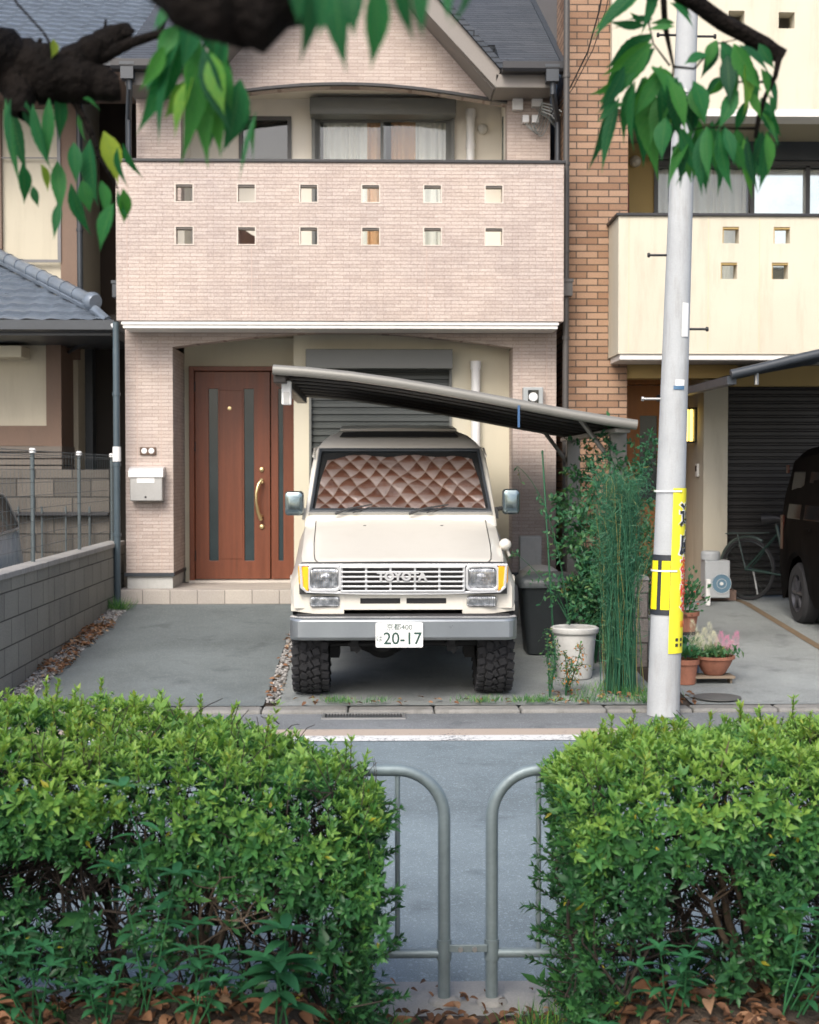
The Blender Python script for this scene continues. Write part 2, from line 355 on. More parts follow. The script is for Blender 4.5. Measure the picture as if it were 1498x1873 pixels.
def lensmat():
    m, nt, b = _new('fluted lamp lens'); co = coords(nt); wv = N(nt, 'ShaderNodeTexWave', wave_type='BANDS', bands_direction='X'); wv.inputs['Scale'].default_value = 22; wv.inputs['Distortion'].default_value = .4; L(nt, co, wv.inputs['Vector'])
    n = noise(nt, co, 22, 4); L(nt, ramp(nt, n, [(.3, (.16, .17, .18)), (.5, (.36, .37, .38)), (.7, (.75, .76, .77))]), b.inputs['Base Color']); b.inputs['Metallic'].default_value = .75; b.inputs['Roughness'].default_value = .16; b.inputs['Coat Weight'].default_value = .6
    bump(nt, wv.outputs['Fac'], b, .8, .006); return m
lensm = lensmat()
def text_geo(txt, size, mb_mat, place, name, parent, extrude=.002, cx=0, cz=0, sx=1., bold=0.0):
    cu = bpy.data.curves.new('t', 'FONT'); cu.body = txt; cu.size = size; cu.align_x = 'CENTER'; cu.align_y = 'CENTER'; cu.extrude = extrude; cu.offset = bold; cu.resolution_u = 3
    to = bpy.data.objects.new('t', cu); COL.objects.link(to); dg = bpy.context.evaluated_depsgraph_get(); dg.update()
    me = bpy.data.meshes.new_from_object(to.evaluated_get(dg)); bpy.data.objects.remove(to)
    off = Vector((0, 0, 0)); p = parent
    while p: off += p.location; p = p.parent
    for v in me.vertices: v.co = Vector(place(v.co.x * sx, v.co.y, v.co.z)) - off
    me.materials.clear(); me.materials.append(mb_mat); o = bpy.data.objects.new(name, me); COL.objects.link(o); o.parent = parent
    return o

# =================================================================== THE SETTING
def sheet(name, mat, x0, x1, ds, zf, nx=1, label=None):
    mb = MB(); xs = [x0 + (x1 - x0) * i / nx for i in range(nx + 1)]
    vs = [(x, d, zf(d)) for d in ds for x in xs]; n = nx + 1
    mb.add(vs, [(j * n + i, j * n + i + 1, (j + 1) * n + i + 1, (j + 1) * n + i) for j in range(len(ds) - 1) for i in range(nx)])
    return struct(mb.build(name, mat), label)
sheet('ground', concrete2, -300, 300, [-300, 500], lambda d: -.14)
sheet('road', road_m, -60, 60, [4.60, 9.22], lambda d: 0)
sheet('gutter', gut_m, -60, 60, [9.22, 9.80], lambda d: .001)
sheet('white_line', line_m, -60, 60, [8.80, 8.98], lambda d: .004, label='white painted edge line along the far side of the road')
sheet('faded_line', line2_m, -60, 60, [8.98, 9.20], lambda d: .004, label='faded beige band beside the white edge line')
mb = MB(); x = -14.0
while x < 14:
    mb.box(x + .003, x + .597, 9.80, 9.98, -.1, .028 + .002 * math.sin(x * 7)); x += .6
struct(mb.build('kerb', kerb_m, bevel=.018), 'low concrete kerb in front of the driveways')
def slope(off): return lambda d: zg(d) + off
ds = [9.98, 10.1, 12, 14.6, 16.5]
sheet('driveway', drive_m, -2.50, -.80, [9.98, 10.1, 12.3, 14.6], slope(0), label='dark asphalt driveway in front of the brown door')
sheet('driveway', pad_m, -.71, 2.06, ds, slope(0), label='grey concrete parking pad under the beige off-roader')
sheet('driveway', pad_m, 2.24, 3.78, [9.98, 10.1, 12.3, 14.6, 15.3], slope(0), label='grey driveway beside the pole and flowerpots')
sheet('driveway', pad_m, 3.86, 12, [9.98, 10.1, 12.3, 14.6, 15.3], slope(0), label='grey parking pad under the black van')
jm = M('rusty joint strip', (.16, .115, .07), .9, var=.3, scale=14)
sheet('joint_strip', jm, 3.78, 3.86, [9.98, 10.1, 12.3, 14.6, 15.3], slope(.003), label='orange brown joint strip between two driveways')
sheet('yard', concrete2, -30, -2.86, [9.98, 15.4, 30], lambda d: .06, label='paved yard behind the low block wall')
sheet('soil', soilm, -.66 - .2, -.60, ds, slope(-.02), label='soil in the gap between driveways')
sheet('soil', soilm, -2.70, -2.45, ds, slope(-.02), label='soil strip at the foot of the block wall')
sheet('soil', soilm, 1.95, 2.3, ds, slope(-.015), label='soil strip under the green shrub')
sheet('pavement', concrete2, -30, 30, [4.26, 4.60], lambda d: .012, label='pale concrete strip under the guard pipes')
def soil_z(x, d):
    e = np.clip((4.30 - d) / .62, 0, 1); e = e * e * (3 - 2 * e); m_ = np.clip(np.maximum((.0 - x) / .22, (x - .50) / .22), 0, 1)
    return .014 + (.03 + .235 * m_) * e + .012 * np.sin(x * 9 + d * 5) * e + .010 * np.sin(x * 23 - d * 17) * e
def bed(name, x0, x1, label):
    nx, ny = 160, 40; mb = MB(); vs = []
    for j in range(ny + 1):
        for i in range(nx + 1):
            x = x0 + (x1 - x0) * i / nx; d = 1.5 + (4.30 - 1.5) * j / ny
            vs.append((x, d, float(soil_z(x, d))))
    n = nx + 1; mb.add(vs, [(j * n + i, j * n + i + 1, (j + 1) * n + i + 1, (j + 1) * n + i) for j in range(ny) for i in range(nx)])
    return struct(mb.build(name, soilm, smooth=60), label)
bed('soil', -6, 6, 'brown soil bed under the hedges')
sheet('path', concrete2, -60, 60, [-20, 1.5], lambda d: .0, label='path behind the camera')

# drain cover beside kerb
t = thing('drain_cover', 'small dark drain grate set at the kerb in front of the off-roader', 'drain cover', (-.2, 9.7, 0))
mb = MB(); mb.box(-.375, -.355, 9.58, 9.79, 0, .012); mb.box(.175, .195, 9.58, 9.79, 0, .012); mb.box(-.355, .175, 9.58, 9.60, 0, .012); mb.box(-.355, .175, 9.77, 9.79, 0, .012)
mb.build('frame', alu, t)
mb = MB()
for i in range(26): mb.box(-.352 + i * .0204, -.342 + i * .0204, 9.60, 9.77, 0, .009)
mb.build('grate', black_metal, t)
t = thing('manhole_cover', 'faint round manhole cover in the driveway beside the flowerpots', 'manhole cover', (*P(1312, 1283, 10.2).xy, zg(10.3)))
c = t.location; mb = MB(); mb.lathe([(.0, .0), (.17, .0), (.17, .006), (.16, .007), (.0, .007)], c, n=40); mb.build('lid', under_m if 0 else M('iron lid', (.11, .11, .105), .7, metal=.3), t)

# ------------------------------------------------------------------ low block wall on the left + mesh fence on it
t = thing('block_wall', 'low grey concrete block wall running back along the left driveway', 'wall', (-2.78, 12.4, 0))
mb = MB(); mb.box(-2.83, -2.69, 9.95, 15.2, -.05, .90); mb.build('wall', block, t, bevel=.004)
mb = MB(); y = 9.95
while y < 15.1: mb.box(-2.845, -2.675, y + .002, min(y + .396, 15.2), .90, .945); y += .40
mb.build('coping', M('weathered coping', (.30, .29, .27), .9, var=.2, scale=6, stain=.4), t, bevel=.006)
t = thing('mesh_fence', 'grey wire mesh fence standing on the low block wall', 'fence', (-2.78, 12.4, .945))
mf = M('grey green wire', (.07, .088, .092), .5, var=.1)
for d in (10.0, 11.6, 13.4, 15.05):
    mb = MB(); mb.tube([(-2.79, d, .94), (-2.79, d, 1.845)], .017, 12); o = mb.build('post', mf, t, smooth=40)
    mb = MB(); mb.lathe([(.026, 1.83), (.026, 1.86), (.018, 1.868), (0, 1.868)], (-2.79, d, 0), n=16); mb.build('cap', white_pl, o, smooth=40)
mb = MB()
for i in range(8): mb.tube([(-2.765, 9.95, 1.80 - i * .105), (-2.765, 15.1, 1.80 - i * .105)], .0022, 5)
for z in (1.845, 1.815): mb.tube([(-2.765, 9.95, z), (-2.765, 15.1, z)], .003, 5)
y = 9.98
while y < 15.1: mb.tube([(-2.768, y, .96), (-2.768, y, 1.85)], .0013, 4); y += .12
mb.build('wire_mesh', mf, t)
# retaining wall behind with rail
t = thing('retaining_wall', 'high weathered block wall behind the grey parked car', 'wall', (-6, 15.6, 0))
block_d = bricks('dark weathered block', (.15, .135, .115), (.09, .083, .072), (.04, .037, .033), .40, .20, .008, bdist=.012, stain=.8, stainc=(.03, .028, .024), nvar=.7)
mb = MB(); mb.box(-9, -2.9, 15.5, 15.7, 0, 1.70); mb.build('wall', block_d, t, bevel=.005)
mb = MB(); mb.box(-9, -2.9, 15.44, 15.5, 1.20, 1.24); mb.box(-9, -2.9, 15.38, 15.44, 1.205, 1.225); mb.build('ledge', black_metal, t)
mb = MB()
for i in range(12): mb.tube([(-3.1 - i * .255, 15.42, .3), (-3.1 - i * .255, 15.42, 1.30)], .011, 6)
mb.build('stake', mf, t)

# ------------------------------------------------------------------ gravel strips
def gravel(name, x0, x1, d0, d1, n, label):
    V = []; Q = []; T = []
    base = np.array([(x, y, z) for x in (-1, 1) for y in (-1, 1) for z in (-1, 1)], float) * .5
    base *= np.array([1, .8, .6]); fq = np.array([(0, 1, 3, 2), (4, 6, 7, 5), (0, 4, 5, 1), (2, 3, 7, 6), (0, 2, 6, 4), (1, 5, 7, 3)])
    for i in range(n):
        d = rng.uniform(d0, d1); x = rng.uniform(x0, x1); s = rng.uniform(.010, .028)
        a = rng.uniform(0, 6.28); ca, sa = math.cos(a), math.sin(a)
        b = base * s * rng.uniform(.6, 1.2, (8, 3)); b = b @ np.array([[ca, sa, 0], [-sa, ca, 0], [0, 0, 1]])
        V.append(b + np.array([x, d, zg(d) + s * .2])); Q.append(fq + 8 * i); T.append(np.full(8, rng.uniform(0, 1)))
    o = np_mesh(name, np.concatenate(V), np.concatenate(Q), gravel_m, attrs={'tint': np.concatenate(T)}, smooth=False); struct(o, label, 'stuff', 'gravel'); return o
gravel_m = leafmat('gravel', [(0, (.10, .095, .085)), (.5, (.26, .25, .24)), (1, (.42, .41, .39))], .8, 0.001, .3)
gravel('gravel', -2.68, -2.50, 10.1, 14.5, 2600, 'strip of pale gravel along the foot of the block wall')
gravel('gravel', -.79, -.70, 10.1, 14.5, 1100, 'thin strip of gravel between the driveways')

# =================================================================== CENTRE HOUSE
H = thing('pink_house', 'two storey house clad in pink brick siding with a long pierced balcony', 'house', (-.36, 18, .3))
D0 = 14.8
# lower facade: side piers and shallow arched header
arch = []
xl, xr, ze, za = -2.11, 1.417, 2.966, 3.12
for i in range(25):
    t_ = i / 24; arch.append((xl + (xr - xl) * t_, ze + (za - ze) * math.sin(math.pi * t_)))
mb = MB(); mb.box(-2.60, xl, D0, 16.0, .62, ze); mb.box(xr, 1.87, D0, 16.0, .62, ze)
mb.prism_y([(-2.60, ze), *arch, (1.87, ze), (1.87, 3.185), (-2.60, 3.185)], D0, D0 + .22)
mb.build('wall', siding, H)
mb = MB(); mb.box(-2.59, -2.12, D0 + .01, 16.0, .30, .60); mb.box(xr + .01, 1.86, D0 + .01, 16.0, .25, .60); mb.each('plinth', stone_w, H)
mb = MB(); mb.box(-2.62, -2.10, D0 - .02, 16.0, .59, .625); mb.box(xr - .01, 1.88, D0 - .02, 16.0, .59, .625); mb.each('flashing', dark_metal, H)
# inner walls (cream)
mb = MB(); mb.holes(-2.11, -.80, .46, 3.14, 15.70, 15.85, [(-2.05, -.82, .46, 2.83)]); 
mb.box(-.883, -.75, 15.20, 15.70, .3, 3.14); mb.holes(-.75, 1.417, .3, 3.14, 15.20, 15.35, [(-.70, .78, .3, 2.80)])
mb.build('inner_wall', cream, H)
mb = MB(); mb.box(-2.108, 1.415, 15.03, 15.9, 3.14, 3.18); mb.build('porch_ceiling', olive, H)
# side walls of the building body
mb = MB(); mb.box(-2.56, 1.85, 16.9, 24, .25, 5.95); mb.box(-2.56, -2.45, 15.66, 16.9, 3.4, 5.95); mb.box(1.74, 1.85, 15.66, 16.9, 3.4, 5.95); mb.box(-2.56, -2.45, 16, 16.9, .25, 3.4); mb.box(1.74, 1.85, 16, 16.9, .25, 3.4)
mb.build('rear_wall', fascia, H)
# door with side leaf
dz0, dz1 = .485, 2.827; Dd = 15.7
dfm = MB(); dfm.box(-2.05, -1.995, 15.60, 15.80, dz0, dz1); dfm.box(-.86, -.82, 15.60, 15.80, dz0, dz1); dfm.box(-1.995, -.86, 15.60, 15.80, dz1 - .05, dz1)
door = dfm.build('door', wood_door, H, bevel=.004)
X = lambda px, D: (px - 689) * D / 2600.
Z = lambda py, D: CZ + (862 - py) * D / 2600.
sg = [(X(384, Dd), X(401, Dd)), (X(448, Dd), X(466, Dd))]
zt, zb = Z(712, Dd), Z(1025, Dd)
mb = MB(); mb.holes(-1.99, X(495, Dd), dz0 + .01, dz1 - .055, 15.66, 15.71, [(a, b, zb, zt) for a, b in sg])
for z in (.0,): mb.box(X(402, Dd) + .012, X(447, Dd) - .012, 15.654, 15.66, zb + .02, zt - .02)
mb.build('main_leaf', wood_door, door, bevel=.003)
mb = MB(); mb.holes(X(497, Dd), -.865, dz0 + .01, dz1 - .055, 15.66, 15.71, [(X(510, Dd), X(519, Dd), zb, zt)]); mb.build('side_leaf', wood_door, door, bevel=.003)
for a, b in sg + [(X(510, Dd), X(519, Dd))]:
    mb = MB(); mb.box(a, b, 15.68, 15.69, zb, zt); mb.build('glass_strip', strip_glass, door)
hp = [(473, 950), (475, 936), (472, 915), (472, 900), (474, 886), (480, 876)]
yy = [15.60, 15.56, 15.55, 15.55, 15.56, 15.60]
mb = MB(); mb.tube([(X(a, Dd), y_, Z(b, Dd)) for (a, b), y_ in zip([(479, 950), (474, 936), (471, 918), (471, 902), (475, 886), (481, 877)], yy)], [.022, .02, .017, .017, .02, .022], 12)
mb.tube([(X(480, Dd), 15.66, Z(943, Dd)), (X(478, Dd), 15.58, Z(945, Dd))], .018); mb.tube([(X(481, Dd), 15.66, Z(882, Dd)), (X(480, Dd), 15.58, Z(881, Dd))], .018)
mb.build('handle', gold, door, smooth=50)
for py in (859, 963):
    mb = MB(); mb.lathe([(0, -.02), (.022, -.015), (.03, 0), (.03, .008)], (X(480, Dd), 15.655, Z(py, Dd)), 'Y', 20); mb.build('lock', gold, door, smooth=40)
mb = MB(); mb.lathe([(0, -.008), (.02, -.006), (.024, .004)], (X(422, Dd), 15.655, Z(748, Dd)), 'Y', 16); mb.build('peephole', gold, door, smooth=40)
for z in (.7, 1.9, 2.55):
    mb = MB(); mb.tube([(-1.993, 15.645, z), (-1.993, 15.645, z + .11)], .009, 8); mb.build('hinge', black_metal, door)
mb = MB(); mb.box(-2.05, -.82, 15.55, 15.82, .462, .485); mb.build('door_sill', M('pale sill', (.52, .48, .43), .6), H)
# garage-side roller shutter
sh = MB(); sh.box(-.745, .80, 14.98, 15.20, Z(676, 15.1), Z(641, 15.1)); shb = sh.build('shutter_box', grey_shutter, H, bevel=.006)
mb = MB(); z = .33; prof = []
while z < 2.78:
    prof += [(15.255, z), (15.235, z + .012), (15.235, z + .05), (15.255, z + .062)]; z += .075
vs = []; 
for x in (-.70, .78): vs += [(x, y_, z_) for y_, z_ in prof]
n = len(prof); mb.add(vs, [(i, i + 1, i + 1 + n, i + n) for i in range(n - 1)])
shutter_dark = M('dark shutter slats', (.062, .070, .066), .5, var=.08)
mb.build('roller_shutter', shutter_dark, H)
mb = MB(); mb.box(-.72, -.695, 15.17, 15.30, .33, 2.78); mb.box(.775, .80, 15.17, 15.30, .33, 2.78); mb.each('shutter_rail', grey_shutter, H)
# balcony
DB = 14.34; bx0, bx1, bz0, bz1 = -2.603, 1.884, 3.19, 4.77
hs = []
for px in (340.5, 453, 566, 678.5, 791, 903):
    for py in (357.5, 434.5):
        cx, cz = X(px, DB), Z(py, DB); hs.append((cx - .086, cx + .086, cz - .086, cz + .086))
mb = MB(); mb.holes(bx0, bx1, bz0, bz1, DB, DB + .15, hs)
mb.box(bx0, bx0 + .12, DB + .15, 15.40, bz0, bz1); mb.box(bx1 - .12, bx1, DB + .15, 15.40, bz0, bz1)
bal = mb.build('balcony', siding, H)
mb = MB(); mb.box(bx0 + .12, bx1 - .12, DB + .15, 16.2, 3.21, 3.40); mb.build('balcony_floor', cream, bal)
mb = MB(); mb.box(bx0 - .02, bx1 + .02, DB - .02, DB + .17, bz1, bz1 + .030); mb.box(bx0 - .02, bx0 + .14, DB + .17, 15.40, bz1, bz1 + .03); mb.box(bx1 - .14, bx1 + .02, DB + .17, 15.40, bz1, bz1 + .03); mb.build('coping', black_metal, bal, bevel=.004)
mb = MB(); mb.box(-2.545, 1.83, DB + .03, D0, 3.115, 3.187); mb.box(-2.56, 1.84, DB + .015, DB + .03, 3.15, 3.187); mb.build('lower_trim', white_trim, bal, bevel=.006)
trimw = M('opening trim', (.60, .53, .46), .6, var=.05)
mb = MB()
for a, b, c_, d_ in hs:
    mb.holes(a - .009, b + .009, c_ - .009, d_ + .004, DB - .005, DB + .10, [(a + .001, b - .001, c_ + .001, d_ - .001)])
mb.each('opening_frame', trimw, bal)
mb = MB()
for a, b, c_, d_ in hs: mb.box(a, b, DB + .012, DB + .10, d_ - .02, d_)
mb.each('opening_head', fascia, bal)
seam = M('panel sealant', (.44, .34, .29), .8)
mb = MB()
for px, y0, y1 in ((462, 455, 588), (780, 455, 588), (237, 300, 588), (1014, 300, 588)): mb.box(X(px, DB) - .004, X(px, DB) + .004, DB - .0015, DB + .004, Z(y1, DB), Z(y0, DB))
for py in (330, 512): mb.box(bx0, bx1, DB - .001, DB + .004, Z(py, DB) - .003, Z(py, DB) + .001)
mb.each('panel_joint', seam, bal)
mb = MB()
for px in (254, 297): mb.box(X(px, D0) - .004, X(px, D0) + .004, D0 - .0015, D0 + .004, .63, 3.18)
for px in (954, 1000): mb.box(X(px, D0) - .004, X(px, D0) + .004, D0 - .0015, D0 + .004, .63, 3.18)
mb.each('panel_joint', seam, H)
# upper facade
DU = 15.4
def q(px, py, D=DU): return (X(px, D), Z(py, D))
arch2 = [(335 + (927 - 335) * i / 24, 190 - 31 * math.sin(math.pi * i / 24)) for i in range(25)]
poly = [q(255, 372), q(255, 165), q(355, 165), q(628, -115), q(905, 165), q(1005, 165), q(1005, 372), q(927, 372)] + [q(a, b) for a, b in arch2[::-1]] + [q(335, 372)]
mb = MB(); mb.prism_y(poly, DU, DU + .26); mb.build('gable_wall', siding, H)
a3 = [q(a, b) for a, b in arch2]; a4 = [(x_, z_ + .022) for x_, z_ in a3]
mb = MB()
for i in range(24): mb.prism_y([(a3[i][0], a3[i][1] - .018), (a3[i + 1][0], a3[i + 1][1] - .018), (a4[i + 1][0], a4[i + 1][1] - .012), (a4[i][0], a4[i][1] - .012)], DU - .012, DU + .05)
mb.build('arch_trim', black_metal, H)
DW = 16.2
wz0, wz1 = 3.42, Z(225, DW)
wA = (X(440, DW), X(535, DW), Z(345, DW), Z(220, DW)); wB = (X(574, DW), X(828, DW), wz0, Z(215, DW))
mb = MB(); mb.holes(-2.45, 1.74, 3.40, 5.95, DW, DW + .14, [wA, wB]); mb.build('upper_wall', cream_pale, H)
mb = MB(); mb.box(-2.14, 1.45, DU + .26, DW, Z(190, DU) + .22, Z(190, DU) + .26); mb.build('recess_ceiling', cream_pale, H)
mb = MB(); mb.box(-2.45, X(335, DU) , DU + .26, DW, 3.40, 5.8); mb.box(X(927, DU), 1.74, DU + .26, DW, 3.40, 5.8); mb.each('recess_side', cream_pale, H)
def window(rect, D, parent, frame_mat, split=True, cur=None, fr=.045, lab=None):
    a, b, c_, d_ = rect
    mb = MB(); mb.holes(a, b, c_, d_, D - .03, D + .08, [(a + fr, b - fr, c_ + fr, d_ - fr)]); wo = mb.build('window', frame_mat, parent)
    m_ = (a + b) / 2
    if split:
        for x0, x1, y_ in ((a + fr, m_ + .03, D + .045), (m_ - .03, b - fr, D + .01)):
            mb = MB(); mb.holes(x0, x1, c_ + fr, d_ - fr, y_ - .014, y_ + .014, [(x0 + .035, x1 - .035, c_ + fr + .04, d_ - fr - .035)]); mb.build('sash', frame_mat, wo)
            mb = MB(); mb.box(x0 + .035, x1 - .035, y_ - .003, y_ + .003, c_ + fr + .04, d_ - fr - .035); mb.build('pane', win_glass, wo)
    else:
        mb = MB(); mb.box(a + fr, b - fr, D + .01, D + .016, c_ + fr, d_ - fr); mb.build('pane', win_glass, wo)
    for (x0, x1, m) in (cur or []):
        nn = int((x1 - x0) / .012); pts = [(x0 + (x1 - x0) * i / nn, D + .12 + .022 * math.sin(i * .9 + math.sin(i * .23) * 2)) for i in range(nn + 1)]
        vs = [(x_, y_, c_ + .02) for x_, y_ in pts] + [(x_, y_, d_ - fr) for x_, y_ in pts]; k = nn + 1
        mb = MB(); mb.add(vs, [(i, i + 1, i + 1 + k, i + k) for i in range(nn)]); mb.build('curtain', m, wo, smooth=80)
    mb = MB(); mb.box(a - .3, b + .3, D + .9, D + .95, c_ - .2, d_ + .2); mb.box(a - .3, b + .3, D + .15, D + .9, c_ - .25, c_ - .2); mb.box(a - .3, a - .25, D + .15, D + .9, c_ - .2, d_ + .2); mb.box(b + .25, b + .3, D + .15, D + .9, c_ - .2, d_ + .2); mb.box(a - .3, b + .3, D + .15, D + .9, d_ + .2, d_ + .25)
    mb.build('room_lining', room_dark, wo)
    return wo
sash_m = M('dark sash frame', (.06, .06, .058), .45)
window(wB, DW, H, grey_shutter, True, [(X(592, DW), X(672, DW), curt_w), (X(666, DW), X(700, DW), curt_o), (X(716, DW), X(762, DW), curt_o), (X(755, DW), X(826, DW), curt_w)])
window(wA, DW, H, sash_m, False)
mb = MB(); mb.box(X(568, DW - .25), X(834, DW - .25), DW - .26, DW - .001, Z(215, DW - .25), Z(184, DW - .25)); mb.build('shutter_box', grey_shutter, H, bevel=.012)
mb = MB(); mb.box(X(572, DW), X(578, DW), DW - .08, DW - .032, 3.42, Z(218, DW)); mb.box(X(824, DW), X(830, DW), DW - .08, DW - .032, 3.42, Z(218, DW)); mb.each('shutter_rail', grey_shutter, H)
def ventpipe(px, y0, y1, D, parent, r=.048):
    x = X(px, D); mb = MB(); mb.tube([(x, D, Z(y1, D)), (x, D, Z(y0, D))], r, 16)
    mb.tube([(x, D, Z(y0 + 14, D)), (x, D, Z(y0 - 1, D))], r * 1.18, 16); mb.tube([(x, D, Z(y0 + 60, D)), (x, D, Z(y0 + 70, D))], r * 1.12, 16)
    return mb.build('vent_pipe', white_pl, parent, smooth=40)
ventpipe(860, 206, 345, DW - .07, H); ventpipe(870, 662, 1000, 15.12, H)
mb = MB(); mb.lathe([(0, -.09), (.035, -.085), (.055, -.06), (.062, -.03), (.05, 0)], (X(882, DW), DW, Z(241, DW)), 'Y', 24); mb.build('round_lamp', M('frosted lamp shade', (.5, .49, .45), .3), H, smooth=60)
mb = MB(); mb.tube([(X(922, DW - .3), DW - .3, 3.42), (X(922, DW - .3), DW - .3, 5.62)], .028, 10); mb.build('upright_tube', M('dark green tube', (.03, .055, .045), .5), H)  # thin dark green upright tube near the right edge of the recess
# roofs
er = []
mb = MB()
def slab(mb, pts, th):
    a, b, c_, d_ = [Vector(p) for p in pts]; n_ = (b - a).cross(c_ - a).normalized()
    if n_.z < 0: n_ = -n_
    vs = [a, b, c_, d_] + [p - n_ * th for p in (a, b, c_, d_)]
    mb.add(vs, [(0, 1, 2, 3), (7, 6, 5, 4), (0, 4, 5, 1), (1, 5, 6, 2), (2, 6, 7, 3), (3, 7, 4, 0)])
ez, ed = 5.93, 14.93
rz = lambda d: ez + (d - ed) * .545
for a_, b_, d_ in ((-2.68, -2.0, ed), (1.30, 1.93, ed), (-2.0, 1.30, 15.72)): slab(mb, [(a_, d_, rz(d_)), (b_, d_, rz(d_)), (b_, 20.2, rz(20.2)), (a_, 20.2, rz(20.2))], .09)
roof = mb.build('roof', slate, H)
mb = MB(); slab(mb, [(1.93, ed, ez + .02), (1.99, ed, ez + .02), (1.99, 20.2, ez + 5.27 * .545 + .02), (1.93, 20.2, ez + 5.27 * .545 + .02)], .16); mb.build('verge', dark_metal, roof)
DG = 14.88
def g(px, py): return (X(px, DG), Z(py, DG))
band_r = [g(915, 132), g(905, 164), g(628, -130), g(628, -186)]; band_l = [(2 * X(628, DG) - a, b) for a, b in band_r]
mb = MB(); mb.prism_y(band_r, DG, DG + .09); mb.prism_y(band_l[::-1], DG, DG + .09); bb = mb.build('barge_board', fascia, roof, bevel=.006)
pk = g(628, -196); lo = g(922, 132)
for sgn, nm in ((1, 'r'), (-1, 'l')):
    mb = MB(); cx = X(628, DG); lx = cx + sgn * (lo[0] - cx)
    slab(mb, [(cx, DG - .05, pk[1] + .03), (lx, DG - .05, lo[1] + .03), (lx, 17.4, lo[1] + .03), (cx, 17.4, pk[1] + .03)], .06); mb.build('gable_roof', slate, roof)
    mb = MB(); ix = cx + sgn * (X(905, DG) - cx)
    slab(mb, [(cx, DG + .09, pk[1] - .28), (ix, DG + .09, Z(164, DG) + .01), (ix, DU, Z(164, DG) + .01), (cx, DU, pk[1] - .28)], .02); mb.build('soffit', fascia, roof)
mb = MB(); mb.box(X(905, DG), 1.86, DG, DU + .2, Z(165, DG), Z(140, DG)); mb.box(-2.60, X(352, DG), DG, DU + .2, Z(165, DG), Z(140, DG)); mb.each('eave_box', fascia, roof, bevel=.01)
for x0, x1 in ((X(918, 14.75), 1.96), (-2.72, X(345, 14.75))):
    mb = MB(); mb.prism_x([(14.72, 5.90), (14.72, 5.83), (14.74, 5.80), (14.86, 5.80), (14.87, 5.90), (14.85, 5.90), (14.84, 5.82), (14.75, 5.82), (14.74, 5.90)], x0, x1); mb.build('gutter', black_metal, roof)
# downpipes
def pipe(pts, r, parent, mat=dark_metal, name='downpipe', heads=()):
    mb = MB(); mb.tube(pts, r, 12)
    for h in heads: mb.obox(h, (.13, .13, .14)); mb.obox((h[0], h[1], h[2] + .085), (.15, .15, .03))
    for i, p in enumerate(pts[:-1]):
        a, b = Vector(pts[i]), Vector(pts[i + 1])
        k = int((b - a).length / .9)
        for j in range(1, k + 1):
            c_ = a.lerp(b, j / (k + 1)); mb.tube([c_, c_ + (b - a).normalized() * .03], r * 1.25, 10)
    return mb.build(name, mat, parent, smooth=40)
pipe([(X(1010, 14.79), 14.79, 5.80), (X(1010, 14.79), 14.79, 5.60), (1.93, 15.2, 5.4), (1.93, 15.2, 4.5)], .032, H, heads=[(X(1008, 14.79), 14.79, 5.77)])
pipe([(X(243, 14.79), 14.79, 5.80), (X(243, 14.79), 14.79, 5.62), (-2.62, 15.2, 5.4), (-2.62, 15.2, 4.5)], .032, H, heads=[(X(240, 14.79), 14.79, 5.77)])
pipe([(1.935, 14.55, 6.6), (1.935, 14.55, .4)], .032, H, M('brown grey pipe', (.06, .055, .05), .5), heads=[(1.93, 14.55, Z(530, 14.55))])
pipe([(-2.655, 14.6, 3.2), (-2.655, 14.6, .33)], .034, H, M('blue grey pipe', (.06, .085, .10), .35))
mb = MB(); mb.tube([(-2.655, 14.6, 1.78), (-2.655, 14.6, 1.93)], .042, 12); mb.build('pipe_joint', white_pl, H, smooth=40)
pipe([(-2.66, 14.9, 4.9), (-2.66, 14.9, 3.3)], .03, H, heads=[(-2.67, 14.9, Z(535, 14.9))])

# step under the front door
t = thing('door_step', 'pale tiled step in front of the brown door', 'step', (-1.6, 15.2, .315))
mb = MB(); mb.box(-2.66, -.68, 14.60, 15.55, .25, .462); mb.build('tread', tile_step, t, bevel=.008)

# ------------------------------------------------------------------ things fixed on the centre house
t = thing('mailbox', 'silver steel mailbox with white name tag on the left pink pier', 'mailbox', (X(268, 14.7), 14.7, Z(918, 14.7)))
x0, x1 = X(238, 14.68), X(301, 14.68)
mb = MB(); mb.box(x0 + .012, x1 - .01, 14.66, 14.8, Z(916, 14.7), Z(870, 14.7)); mb.build('body', alu, t, bevel=.008)
mb = MB(); mb.prism_x([(14.8, Z(853, 14.7)), (14.68, Z(856, 14.7)), (14.645, Z(862, 14.7)), (14.64, Z(873, 14.7)), (14.8, Z(873, 14.7))], x0, x1); mb.build('lid', M('pale steel', (.66, .65, .64), .35, metal=.5), t, bevel=.004)
mb = MB(); mb.box(X(252, 14.65), X(284, 14.65), 14.655, 14.659, Z(883, 14.65), Z(872, 14.65)); mb.build('name_tag', white_pl, t)
mb = MB(); mb.lathe([(0, -.006), (.011, -.005), (.013, .01)], (X(268, 14.66), 14.66, Z(909, 14.66)), 'Y', 14); mb.build('lock', black_metal, t)
t = thing('name_plate', 'small dark plate with two white round buttons above the mailbox', 'name plate', (X(272, 14.79), 14.79, Z(832, 14.79)))
mb = MB(); mb.box(X(258, 14.78), X(287, 14.78), 14.775, 14.8, Z(832, 14.78), Z(818, 14.78)); mb.build('plate', M('brown plate', (.09, .05, .03), .5), t, bevel=.004)
for px in (266, 279):
    mb = MB(); mb.lathe([(0, -.008), (.024, -.006), (.03, 0), (.03, .004)], (X(px, 14.775), 14.775, Z(825, 14.78)), 'Y', 20); mb.build('button', white_pl, t, smooth=40)
